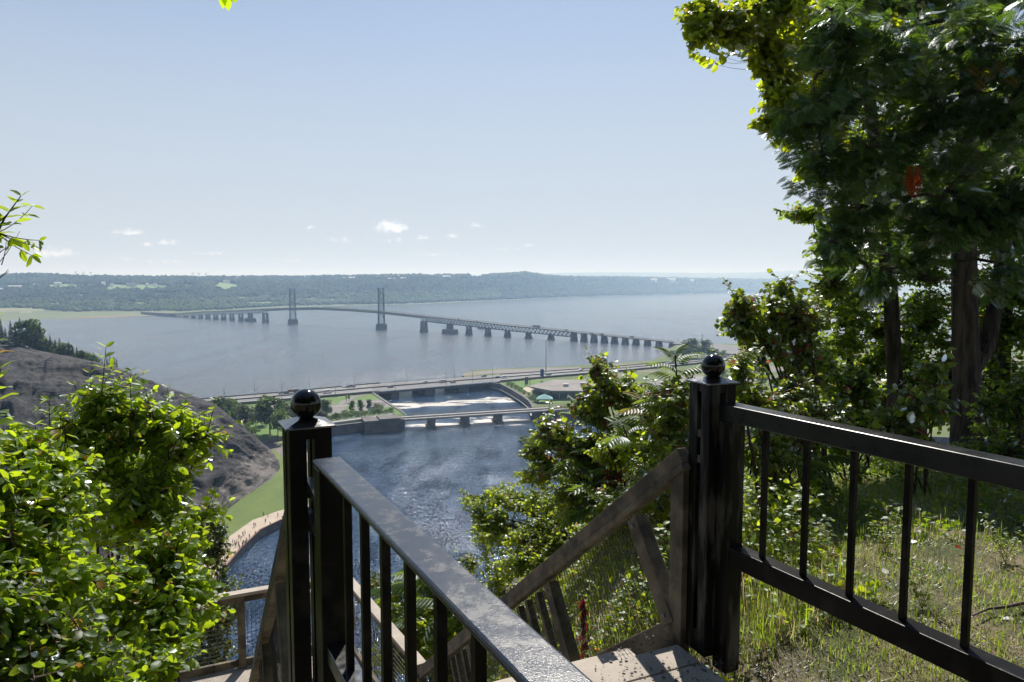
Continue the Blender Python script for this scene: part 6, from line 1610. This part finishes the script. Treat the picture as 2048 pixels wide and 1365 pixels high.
grow('shrub', 'dense lower shrub over the landing corner with pale heart shaped leaves', 'shrub', gx(330, 3.5), [(335, 1110, 75, 90, 3.6, .35), (350, 1240, 62, 100, 3.3, .3), (250, 1190, 90, 110, 3.3, .4), (290, 1330, 95, 70, 3.0, .3), (385, 1060, 32, 50, 3.8, .2), (375, 1190, 38, 60, 3.5, .2)],
     480, OVAL, M['hs'], .062, 6, .28, .012, nstem=2, shell=.3)
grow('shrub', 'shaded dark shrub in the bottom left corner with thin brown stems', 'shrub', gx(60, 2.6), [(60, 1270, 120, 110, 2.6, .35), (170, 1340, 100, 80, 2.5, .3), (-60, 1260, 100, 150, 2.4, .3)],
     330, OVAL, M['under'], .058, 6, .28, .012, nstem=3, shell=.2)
grow('branch', 'small leafy branch tip poking in at the left edge against the sky', 'branch', gx(-90, 2.6), [(-30, 440, 30, 22, 2.5, .08)], 10, LONG, M['hs'], .060, 4, .16, .006, zb=91.0, extra=[(42, 392, -30, 500, 2.5, 6, 1.0), (18, 425, -40, 470, 2.5, 4, 1.0)], shell=.3, nstem=1)
w = MB()
for a_, b2, c_ in (((-20, 540), (5, 527), (40, 462)), ((3, 530), (14, 500), (12, 470)), ((-10, 515), (10, 492), (28, 490)), ((-20, 572), (2, 553), (18, 543)), ((0, 555), (10, 548), (17, 538))):
    P = bez(np.array(aty(*a_, 2.6)), np.array(aty(*b2, 2.6)), np.array(aty(*c_, 2.6)), 6); w.tube([tuple(p) for p in P], list(np.linspace(.0022, .0008, 6)), 4)
tag(w.build('bare_twig', M['twig']), 'bare thin twigs sticking in at the left edge below the small leafy branch', 'twig')
t = thing('overhanging_twig', aty(455, -60, 3), 'few leaf tips hanging down into the sky at the top edge', 'twig')
w = MB(); w.tube([aty(480, -120, 3), aty(455, -60, 3), aty(450, -20, 3)], [.005, .003, .0015], 5); w.build('stem', M['twig'], t)
V, Fl, rn = scatter_template(LONG[0], LONG[1], [tuple(aty(x, y, 3)) for x, y in ((448, -26), (453, -30), (462, -36), (440, -40), (470, -50))], [(-.12, 0, -1), (.02, 0, -1), (.16, 0, -1), (-.5, 0, -.6), (.6, 0, -.5)], [(0, -1, .2)] * 5, [.085, .10, .085, .08, .08])
bigmesh('leaves', V, Fl, M['hs'], parent=t, rnd=rn, loc=tuple(aty(455, -60, 3)))
# ---- slim poplar below the left side
grow('young_poplar', 'slim small leaved young poplar rising beside the landing in front of the basin promenade', 'tree', gx(415, 12.4, 82), [(428, 1030, 16, 44, 12.6, .3), (432, 1075, 28, 40, 12.6, .4), (425, 1110, 42, 50, 12.6, .6), (440, 1190, 55, 60, 12.6, .7), (420, 1280, 70, 60, 12.4, .8), (410, 1350, 80, 50, 12.2, .8), (455, 1230, 36, 40, 12.6, .5)], 850, ROUND, M['poplar'], .078, 6, .45, .03, pair=False, nstem=2, stemmat=M['twig'], shell=.25, upturn=-.05)
# ---- shrubs right of the stairs, over the slope
grow('shrub', 'bright yellow green small leaved shrub spreading out over the basin water', 'shrub', gx(1150, 8.2, 86), [(955, 1003, 48, 16, 8.6, .25), (1020, 1000, 70, 34, 8.6, .4), (1110, 1010, 80, 42, 8.2, .5), (1200, 1030, 60, 40, 7.6, .4), (1090, 1075, 95, 35, 7.8, .5), (1190, 1090, 70, 40, 7.2, .4), (990, 1060, 60, 40, 8.3, .4), (1040, 1130, 80, 40, 7.5, .4)],
     1150, OVAL, M['small'], .055, 7, .36, .022, nstem=2, shell=.15)
grow('shrub', 'open reddish tinged shrub with arching dark branches below the bright shrub over the water', 'shrub', gx(1010, 8.6, 85.5), [(965, 1070, 34, 60, 8.9, .3), (1000, 1150, 60, 50, 8.4, .4), (940, 1130, 28, 30, 9.0, .2), (900, 1170, 40, 30, 9.0, .3), (960, 1190, 50, 40, 8.6, .3)], 260, OVAL, M['dog'], .060, 5, .32, .018, nstem=2, berries=14, shell=.2)
grow('shrub', 'loose dogwood with red berry clusters, reaching left in front of the footbridge', 'shrub', gx(1250, 6.6, 88), [(1110, 872, 62, 38, 6.9, .3), (1175, 815, 60, 40, 6.8, .3), (1240, 770, 62, 38, 6.6, .35), (1190, 905, 90, 50, 6.8, .4), (1100, 935, 62, 22, 7.1, .3), (1290, 840, 70, 60, 6.4, .4), (1065, 905, 26, 22, 7.1, .15), (1200, 745, 26, 26, 6.8, .15), (1270, 940, 90, 60, 6.4, .4)],
     900, ROUND, M['dog'], .066, 6, .32, .018, nstem=2, berries=38, shell=.15)
grow('shrub', 'leafy shrub with orange and red tinted leaves hard against the right black post', 'shrub', gx(1350, 4.9, 88.6), [(1330, 850, 42, 80, 4.9, .25), (1300, 970, 60, 60, 5.0, .3), (1345, 790, 30, 40, 4.9, .2), (1230, 1010, 60, 50, 5.6, .3), (1340, 930, 30, 60, 4.7, .2)], 560, OVAL, M['dog'], .058, 6, .26, .012, nstem=2, berries=16, shell=.2)
grow('shrub', 'sunlit pale green shrub filling the bank just above the wooden handrail', 'shrub', gx(1260, 6.0, 87.6), [(1235, 895, 80, 40, 6.0, .3), (1305, 900, 56, 56, 5.4, .3), (1175, 955, 84, 34, 6.4, .3), (1065, 955, 50, 24, 7.2, .25), (1300, 990, 60, 40, 5.2, .25), (1150, 1010, 80, 34, 6.6, .3), (1240, 1040, 60, 34, 5.6, .25)], 620, OVAL, M['small'], .052, 6, .28, .014, nstem=2, shell=.1)
# ---- red berried shrub right of the right post
grow('shrub', 'sprawling red berried dogwood standing against the pale river, right of the right black post', 'shrub', gx(1640, 5.9, 90), [(1480, 640, 44, 40, 5.8, .25), (1540, 620, 48, 40, 5.9, .3), (1530, 690, 44, 30, 5.9, .25), (1600, 640, 55, 60, 6.1, .35), (1610, 730, 50, 60, 6.1, .3), (1480, 600, 20, 20, 5.8, .1), (1570, 580, 24, 14, 6.0, .12)],
     560, ROUND, M['dog'], .064, 6, .30, .018, nstem=2, berries=44, shell=.15)
grow('shrub', 'bushy growth with yellowing leaves right behind the right post and the fence top rail', 'shrub', gx(1540, 4.9, 90), [(1515, 800, 42, 40, 4.9, .25), (1480, 745, 22, 60, 4.9, .12), (1580, 830, 50, 50, 5.1, .3), (1600, 780, 50, 50, 5.3, .3), (1660, 850, 60, 45, 5.2, .3), (1540, 900, 70, 40, 5.0, .3)], 420, OVAL, M['dog'], .058, 6, .28, .014, nstem=2, berries=16, shell=.2)
# ---- sumac
def sumac(name_lab, base, heads, base_z=None):
    bx_, by_ = base; bz = near_h(bx_, by_) - .05 if base_z is None else base_z; r_ = np.random.default_rng(len(name_lab))
    t = thing('sumac', (bx_, by_, bz), name_lab, 'shrub', None); w = MB(); LP, LD, LN, LS = [], [], [], []
    for (px, py, Y, n_, L) in heads:
        q = np.array(aty(px, py, Y)); b0 = np.array((bx_, by_, bz)); md = b0 * .5 + q * .5 + np.array([0, 0, -.1]) + r_.normal(0, .06, 3); P = bez(b0, md, q, 12)
        w.tube([tuple(p) for p in P], list(np.linspace(.016, .006, 12)), 6)
        for i_ in range(n_):
            an = i_ * 2.4 + r_.random(); f = i_ / n_; p = q - (q - md) / np.linalg.norm(q - md) * f * .30; el_ = .9 - 1.15 * f
            LP.append(p); LD.append([math.cos(an), math.sin(an), el_]); LN.append([-math.cos(an) * .5, -math.sin(an) * .5, 1]); LS.append(L * (.55 + .5 * min(1, f * 2.2)) * (.85 + .3 * r_.random()))
    w.build('stems', M['twig'], t)
    V, Fl, rn = scatter_template(SUMAC[0], SUMAC[1], LP, LD, LN, LS, rnd=r_.random(len(LP)))
    bigmesh('foliage', V, Fl, M['sum'], parent=t, rnd=rn, loc=(bx_, by_, bz)); return t
sumac('sumac with long drooping feathery leaves rising just left of the right post ball', gx(1345, 5.2, 89), [(1350, 710, 5.0, 10, .25), (1290, 800, 5.2, 9, .32), (1325, 780, 5.0, 9, .30), (1385, 750, 5.3, 8, .28), (1245, 850, 5.6, 8, .32)])
sm = sumac('sumac with dark red drooping seed heads above the wooden handrail', gx(1240, 6.2, 87.6), [(1200, 960, 6.3, 10, .42), (1265, 930, 6.2, 10, .42), (1150, 900, 6.8, 8, .4), (1290, 1010, 5.9, 9, .4), (1170, 1020, 6.6, 8, .4)])
L_ = sm.location
for (px, py) in ((1262, 915), (1272, 940), (1216, 945), (1236, 952), (1290, 965), (1285, 905), (1248, 960)):
    c = aty(px, py, 6.1); mb = MB(); r_ = np.random.default_rng(px)
    for k in range(60):
        a_ = r_.random() * 6.28; u = r_.random(); rad = .030 * (1 - u * .8); p = c + Vector((math.cos(a_) * rad, math.sin(a_) * rad, .05 - u * .15)); q_ = p + Vector((math.cos(a_) * .010, math.sin(a_) * .010, -.022)); mb.beam(p, q_, .009, .009)
    mb.build('seed_head', M['seedhead'], sm)
sumac('low sumac fronds in the shade behind the fence balusters', gx(1560, 5.6, 90), [(1560, 900, 5.4, 9, .38), (1640, 880, 5.8, 8, .36), (1500, 880, 5.2, 8, .34)])
sumac('sumac on the slope below the landing railing in front of the dark water', gx(830, 9.6, 84.5), [(850, 1145, 9.8, 12, .6), (800, 1180, 10.2, 10, .6), (900, 1200, 9.2, 10, .55), (860, 1240, 9.2, 10, .55)])
grow('shrub', 'bright leafy bush seen between gate balusters below the right landing railing', 'shrub', gx(880, 9.2, 84.8), [(870, 1180, 55, 45, 9.6, .5), (930, 1190, 55, 45, 9.2, .5), (850, 1250, 80, 50, 9.0, .6), (790, 1230, 50, 50, 9.6, .5), (930, 1250, 60, 40, 8.8, .5), (900, 1320, 90, 50, 8.6, .5), (780, 1310, 70, 50, 9.2, .5)], 560, OVAL, M['small'], .085, 6, .4, .02, nstem=2, shell=.2)
grow('shrub', 'small brownish plumed bush at the tip of the landing railing against the water', 'shrub', gx(750, 11, 84.2), [(745, 1165, 22, 36, 11, .3), (770, 1195, 30, 40, 11, .3), (725, 1190, 14, 18, 11, .2)], 120, LONG, M['poplar'], .06, 6, .35, .015, nstem=2, shell=.2)
# ---- trees on the right
KT, KU = 1.62, 1.38
def TP(*pts, k=1.62): return [tuple(aty(x, y, Y * k)) for x, y, Y in pts]
def SCB(bs, k): return [(b_[0], b_[1], b_[2], b_[3], b_[4] * k, b_[5] * k) for b_ in bs]
t1b = aty(1935, 905, 6.7 * KT); z1 = near_h(t1b.x, 6.7 * KT)
tr1 = [(t1b.x, 6.7 * KT, z1 - .2)] + TP((1934, 760, 6.75), (1930, 640, 6.8), (1928, 500, 6.85), (1935, 300, 6.9), (1945, 60, 7.0), (1950, -240, 7.1), (1950, -600, 7.2))
cb = [(1600, 250, 46, 60, 5.6, .35), (1680, 60, 90, 70, 5.3, .45), (1800, 110, 110, 90, 5.4, .5), (1690, 200, 95, 80, 5.4, .45), (1930, 80, 100, 100, 5.3, .5), (1640, 340, 55, 60, 5.8, .35), (1740, 330, 100, 70, 5.6, .45), (1860, 260, 110, 90, 5.6, .5), (1990, 240, 90, 110, 5.4, .5), (1700, 440, 75, 50, 5.9, .4), (1810, 430, 90, 60, 6.0, .4), (1930, 410, 100, 70, 5.8, .5), (2040, 400, 60, 120, 5.6, .5), (2060, 120, 60, 160, 5.2, .5), (1670, 500, 44, 40, 6.0, .35), (1845, 505, 70, 40, 6.1, .35), (2025, 545, 50, 60, 6.0, .35), (1750, 560, 40, 44, 6.2, .3), (1985, 430, 60, 60, 5.9, .35), (1990, -10, 110, 50, 6.3, .5), (1850, -15, 100, 44, 6.3, .5), (1700, -5, 90, 40, 6.3, .4)]
ced = grow('cedar_tree', 'big dark cedar with drooping feathery sprays and a thick trunk on the right', 'tree', (t1b.x, 6.7 * KT), SCB(cb, KT), 1200, FROND, M['cedar'], .27, 3.4, .6, .05, nstem=2, droop=-.55, pair=True, trunk=(tr1, [.25, .20, .185, .175, .165, .14, .10, .04]), stemmat=M['bark'], zb=z1, shell=.1, spread=1.1, upb=.6, wob=.5)
w = MB(); w.tube(TP((1940, 745, 6.75), (1975, 690, 6.8), (2000, 560, 6.9), (2020, 400, 7.0), (2050, 200, 7.2), (2080, 0, 7.3)), [.14, .125, .11, .10, .08, .05], 10); w.build('limb', M['bark'], ced)
for mat_, pts, nm in ((M['deadspray'], [(1827, 322), (1829, 345), (1822, 340)], 'rust red dead spray'), (M['yellowspray'], [(1930, 130), (1960, 135), (1985, 125), (2005, 150), (1945, 160)], 'ochre dried spray')):
    V, Fl, rn = scatter_template(FROND[0], FROND[1], [tuple(aty(x, y, 8.2)) for x, y in pts], [(.1, -.1, -1)] * len(pts) if len(pts) == 3 else [(.6, -.2, -.4)] * len(pts), [(0, -1, .3)] * len(pts), [.28 if len(pts) == 3 else .2] * len(pts)); o = bigmesh('dead_spray', V, Fl, mat_, parent=ced, rnd=rn, loc=(t1b.x, 6.7 * KT, z1)); o['label'] = nm
t2b = aty(1795, 880, 8.4 * 1.4); z2 = near_h(t2b.x, 8.4 * 1.4)
tr2 = [(t2b.x, 8.4 * 1.4, z2 - .2)] + TP((1790, 760, 8.4), (1782, 600, 8.4), (1760, 420, 8.3), (1740, 200, 8.2), (1720, 0, 8.1), (1700, -300, 8.0), k=1.4)
mb_ = [(1400, 25, 48, 34, 6.4, .3), (1460, 65, 55, 40, 6.5, .3), (1400, 80, 26, 26, 6.3, .2), (1500, 30, 70, 55, 6.6, .4), (1540, 110, 55, 55, 6.8, .35), (1560, 190, 48, 60, 6.9, .35), (1535, 240, 34, 24, 6.8, .2), (1600, 80, 80, 70, 7.0, .4), (1640, 200, 60, 80, 7.3, .4), (1700, 50, 120, 100, 7.6, .5), (1620, 350, 26, 40, 7.2, .2), (1850, 120, 150, 140, 8.2, .6), (1560, 15, 90, 50, 6.6, .4)]
grow('maple_tree', 'maple with glowing yellow green leaves at the top right edge of the sky', 'tree', (t2b.x, 8.4 * 1.4), SCB(mb_, 1.5), 1400, ROUND, M['maple'], .135, 6, .6, .045, nstem=1, trunk=(tr2, [.14, .125, .115, .10, .09, .07, .04]), stemmat=M['bark'], zb=z2, shell=.15, droop=-.35, pair=True)
t3b = aty(1700, 860, 9.0 * KU); z3 = near_h(t3b.x, 9.0 * KU)
db_ = [(1600, 425, 62, 20, 8.2, .25), (1660, 500, 50, 50, 8.4, .4), (1700, 420, 70, 60, 8.6, .5), (1640, 580, 50, 50, 8.2, .4), (1720, 560, 80, 80, 8.8, .5), (1800, 480, 90, 90, 9.4, .6), (1700, 660, 60, 70, 8.4, .4), (1860, 600, 90, 90, 9.4, .6), (1780, 680, 80, 80, 9.0, .5), (1780, 300, 160, 120, 9.5, .8), (1660, 300, 60, 60, 8.8, .4), (1700, 760, 80, 70, 9.2, .5), (1830, 760, 80, 90, 9.4, .5), (1760, 840, 90, 60, 9.2, .5), (1620, 720, 40, 60, 8.8, .4)]
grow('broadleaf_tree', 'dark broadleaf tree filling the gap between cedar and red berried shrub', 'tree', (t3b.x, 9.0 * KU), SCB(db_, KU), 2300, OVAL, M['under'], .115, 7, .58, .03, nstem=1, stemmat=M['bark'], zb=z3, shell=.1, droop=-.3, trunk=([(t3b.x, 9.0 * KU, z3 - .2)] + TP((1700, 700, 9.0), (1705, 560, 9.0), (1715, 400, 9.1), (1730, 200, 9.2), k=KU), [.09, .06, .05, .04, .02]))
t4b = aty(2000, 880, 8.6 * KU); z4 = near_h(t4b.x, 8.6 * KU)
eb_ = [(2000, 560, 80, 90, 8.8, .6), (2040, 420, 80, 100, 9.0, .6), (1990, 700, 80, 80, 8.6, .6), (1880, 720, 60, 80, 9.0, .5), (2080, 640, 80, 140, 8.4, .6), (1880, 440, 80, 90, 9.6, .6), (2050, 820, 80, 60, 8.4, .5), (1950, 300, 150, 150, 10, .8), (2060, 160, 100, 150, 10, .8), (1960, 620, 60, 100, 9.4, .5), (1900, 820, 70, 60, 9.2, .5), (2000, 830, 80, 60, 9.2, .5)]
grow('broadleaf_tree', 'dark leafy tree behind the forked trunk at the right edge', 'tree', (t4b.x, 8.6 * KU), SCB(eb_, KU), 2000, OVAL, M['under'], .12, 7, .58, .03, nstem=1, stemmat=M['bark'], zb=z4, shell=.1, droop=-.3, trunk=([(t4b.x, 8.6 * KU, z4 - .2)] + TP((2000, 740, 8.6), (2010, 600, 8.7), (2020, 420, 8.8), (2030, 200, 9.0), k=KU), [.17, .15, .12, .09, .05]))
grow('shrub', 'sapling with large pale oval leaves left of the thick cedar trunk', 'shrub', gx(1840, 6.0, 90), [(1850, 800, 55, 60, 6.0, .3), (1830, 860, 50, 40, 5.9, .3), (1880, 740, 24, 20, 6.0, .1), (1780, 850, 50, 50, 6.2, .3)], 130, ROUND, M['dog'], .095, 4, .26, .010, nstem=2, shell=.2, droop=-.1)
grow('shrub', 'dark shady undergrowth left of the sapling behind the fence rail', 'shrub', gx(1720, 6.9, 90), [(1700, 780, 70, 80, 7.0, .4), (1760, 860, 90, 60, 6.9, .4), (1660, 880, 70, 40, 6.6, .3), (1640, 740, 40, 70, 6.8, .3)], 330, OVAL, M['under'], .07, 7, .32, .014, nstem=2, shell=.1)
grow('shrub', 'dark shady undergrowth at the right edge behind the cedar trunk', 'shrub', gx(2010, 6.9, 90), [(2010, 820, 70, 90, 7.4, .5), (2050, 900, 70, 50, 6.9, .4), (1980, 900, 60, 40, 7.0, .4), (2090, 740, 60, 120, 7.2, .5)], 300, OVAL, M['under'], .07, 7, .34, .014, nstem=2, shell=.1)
# more trees standing behind and beside the viewer (they darken what the ironwork mirrors)
for i, (x, y, h_) in enumerate(((-4.5, -6, 11), (1.5, -8.5, 13), (6.5, -5, 12), (-9, -2, 9), (9.5, 0.5, 12), (-2, -13, 14), (5, -12, 14), (-1.5, -5.2, 9), (3.6, -3.4, 8), (-6, -3, 8))):
    place_tree(['round1', 'round2', 'bright1'][i % 3], (x, y, near_h(x, y) - .1), h_, 'broad leafy tree in the wood behind the viewer', 'trees of the wood behind the viewer', 1.0, name='woodland_tree')

# ================================================================== grass and litter
blade = [(0, -.5, 0), (0, .5, 0), (.4, .42, .04), (.4, -.42, .04), (.75, .3, -.06), (.75, -.3, -.06), (1, 0, -.28)]
bladeF = [[(0, 3, 2, 1), (3, 5, 4, 2)], [(5, 6, 4)]]
def grass(name, n, region, hmin, hmax, mat, lean=.5, wd=.0045, seed=1, dens=None):
    r_ = np.random.default_rng(seed); P, D, N, S = [], [], [], []
    while len(P) < n:
        x, y = region(r_)
        q = Vector((x, y, 0)) - PR0; s, l = q.dot(SD), q.dot(ED)
        if -1.9 < l < .12 and s > -.7: continue
        if -1.9 < l < .12 and abs(x) < 1.6 and y < 3: continue
        if dens is not None and mnoise.noise(Vector((x * 1.6, y * 1.6, 5))) + .25 * r_.normal() < dens: continue
        a_ = r_.random() * 6.28; h_ = hmin + (hmax - hmin) * r_.random() ** 1.5
        P.append((x, y, near_h(x, y) - .004)); ln = lean * (.3 + r_.random()); D.append((math.cos(a_) * ln, math.sin(a_) * ln, 1)); N.append((math.cos(a_), math.sin(a_), .3)); S.append((h_, wd * (.6 + .8 * r_.random()), h_))
    V, Fl, rn = scatter_template(blade, bladeF, P, D, N, S, rnd=r_.random(n)); return tag(bigmesh(name, V, Fl, mat, rnd=rn), kind='stuff')
M['grassg'] = leafmat('green_grass_blade', (.08, .14, .016), (.15, .22, .03), (.36, .50, .03), gloss=.15, rough=.5, accent=(.28, .23, .12), acc_from=.80)
M['grassd'] = leafmat('dry_grass_blade', (.20, .16, .07), (.36, .31, .15), (.30, .24, .12), gloss=.1, rough=.6, tw=.3)
def regR(r_):      # grassy ground right of the post, denser close by
    y = 1.0 + 8.0 * r_.random() ** 1.4; return (.9 + (1.2 + y * .9) * r_.random(), y)
grass('green_grass', 80000, regR, .02, .075, M['grassg'], 1.0, .0040, 1, -.16)
grass('dry_grass', 44000, regR, .02, .10, M['grassd'], 2.2, .0034, 2)
def regS(r_):
    s = -.2 + 7 * r_.random(); l = .15 + (1.0 + .45 * max(0, s)) * r_.random(); p = PR0 + ED * l + SD * s; return (p.x, p.y)
grass('slope_weeds', 9000, regS, .06, .22, M['grassg'], .6, .0060, 3)
grass('dry_slope_weeds', 9000, regS, .06, .24, M['grassd'], 1.0, .0035, 4)
def regB(r_):
    return (1.5 + 6 * r_.random(), 4.4 + 5 * r_.random())
grass('shaded_tall_grass', 16000, regB, .04, .14, M['grassg'], .6, .006, 5)
def regL(r_):
    l = -2.0 - 4 * r_.random(); s = -2 + 7 * r_.random(); p = PR0 + ED * l + SD * s; return (p.x, p.y)
grass('left_bank_grass', 5000, regL, .12, .4, M['grassg'], .6, .006, 6)
def cover(name, n, region, hmax, size, mat, seed):
    r_ = np.random.default_rng(seed); P, D, N, S = [], [], [], []
    while len(P) < n:
        x, y = region(r_); q = Vector((x, y, 0)) - PR0; s, l = q.dot(SD), q.dot(ED)
        if -1.9 < l < .10 and s > -.7: continue
        m_ = mnoise.noise(Vector((x * 1.1, y * 1.1, 9)))
        if m_ < -.12 + .3 * r_.normal() * .6: continue
        P.append((x, y, near_h(x, y) + hmax * (.35 + max(0, m_) * 1.6) * r_.random())); D.append(r_.normal(size=3) * [1, 1, .35] + [0, 0, -.1]); N.append([0, -.2, 1] + r_.normal(0, .5, 3)); S.append(size * (.5 + .8 * r_.random()))
    V, Fl, rn = scatter_template(OVAL[0], OVAL[1], P, D, N, S, rnd=r_.random(n)); return tag(bigmesh(name, V, Fl, mat, rnd=rn), kind='stuff')
cover('slope_ground_cover', 15000, regS, .34, .045, M['small'], 21)
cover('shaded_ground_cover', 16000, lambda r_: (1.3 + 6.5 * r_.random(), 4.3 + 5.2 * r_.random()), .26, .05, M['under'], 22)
cover('low_clover_cover', 15000, regR, .035, .016, M['small'], 23)
# low weeds with small leaves among the grass
for i, (x, y, lab) in enumerate(((1.75, 4.0, 'feathery green weed lit by the sun between the second and third fence balusters'), (1.55, 3.75, 'low green weed in front of the shaded grass behind the fence'), (2.3, 4.2, 'small sunlit weed clump left of the fourth fence baluster'), (2.9, 4.0, 'green weed tuft at the edge of the shade near the right border'), (2.0, 3.3, 'small green weed in the dry grass behind the fence'))):
    z = near_h(x, y); t = thing('weed', (x, y, z), lab, 'plant'); r_ = np.random.default_rng(i + 50); w = MB(); LP, LD, LN, LS = [], [], [], []
    for k in range(9):
        a_ = r_.random() * 6.28; L = .12 + .14 * r_.random(); e_ = np.array((x + math.cos(a_) * L * .5, y + math.sin(a_) * L * .5, z + L)); b0 = np.array((x, y, z)); P = bez(b0, (b0 + e_) / 2 + [0, 0, .04], e_, 5); w.tube([tuple(p) for p in P], .0012, 3, cap=False)
        for p in P[1:]:
            for m_ in range(4): LP.append(p + r_.normal(0, .01, 3)); LD.append(r_.normal(size=3) * [1, 1, .3]); LN.append([0, 0, 1] + r_.normal(0, .3, 3)); LS.append(.026)
    w.build('stems', M['twig'], t); V, Fl, rn = scatter_template(LONG[0], LONG[1], LP, LD, LN, LS); bigmesh('foliage', V, Fl, M['small'], parent=t, rnd=rn, loc=(x, y, z))
# fallen branches and leaves
def onground(px, py):
    lo, hi = .5, 14
    for Y in np.arange(.8, 12, .02):
        p = aty(px, py, Y)
        if p.z < near_h(p.x, p.y) + .015: return Vector((p.x, p.y, near_h(p.x, p.y) + .015))
    return aty(px, py, 5)
def stick(pts, r0, mat_, lab, nm='fallen_branch'):
    w = MB(); w.tube([onground(x, y) + Vector((0, 0, .02)) for x, y in pts], list(np.linspace(r0, r0 * .4, len(pts))), 6); tag(w.build(nm, mat_), lab, 'branch')
stick([(2070, 1212), (2010, 1222), (1975, 1228), (1945, 1240)], .010, M['twig'], 'dark curved fallen branch on the grass at the right edge')
M['paletwig'] = pm('pale_dead_wood', (.42, .34, .27), (.28, .22, .17), 12, .9)
stick([(1190, 1290), (1230, 1262), (1280, 1250), (1335, 1246)], .009, M['paletwig'], 'pale peeled dead branch lying behind the stair mesh')
stick([(1248, 1300), (1270, 1275), (1300, 1246)], .006, M['paletwig'], 'thin pale stick crossing the dead branch behind the stair mesh')
stick([(1200, 1235), (1196, 1270)], .005, M['paletwig'], 'short upright pale stick behind the stair mesh')
stick([(1845, 1150), (1800, 1135), (1770, 1120)], .004, M['straw'], 'thin straw coloured stalk lying between the third and fourth fence balusters')
for px, py, mt, lab in ((1765, 1082, 'yellowspray', 'curled orange fallen leaf in the sunlit grass'), (1763, 1156, None, 'pale crumpled fallen leaf below the orange one'), (1910, 1105, 'deadspray', 'dark orange fallen leaf in the shade right of the fourth baluster')):
    p = onground(px, py); V, Fl, rn = scatter_template(ROUND[0], ROUND[1], [p + Vector((0, 0, .03))], [(1, .2, .1)], [(0, -.5, 1)], [.045]); tag(bigmesh('fallen_leaf', V, Fl, M[mt] if mt else pm('pale_dry_leaf', (.5, .48, .44)), rnd=rn), lab, 'leaf')
# withered red stalk behind the mesh
for (x1, y1, x0, y0, lab) in ((1165, 1190, 1175, 1330, 'withered plant with hanging dark red leaves behind the stair mesh'), (1140, 1260, 1150, 1345, 'small red leaved stalk behind the mesh left of the taller red one')):
    a_ = onground(x0, y0); q = aty(x1, y1, a_.y); t = thing('withered_plant', tuple(a_), lab, 'plant'); w = MB(); w.tube([a_, (a_ + q) / 2 + Vector((.02, 0, 0)), q], [.005, .004, .002], 5); w.build('stem', M['twig'], t)
    r_ = np.random.default_rng(3); LP, LD, LN, LS = [], [], [], []
    for k in range(46): u = r_.random() ** .7; LP.append(np.array(a_) * (1 - u) + np.array(q) * u); LD.append([r_.normal() * .35, r_.normal() * .35, -1]); LN.append(r_.normal(size=3)); LS.append(.07)
    V, Fl, rn = scatter_template(LONG[0], LONG[1], LP, LD, LN, LS); bigmesh('foliage', V, Fl, M['redleaf'], parent=t, rnd=rn, loc=tuple(a_))
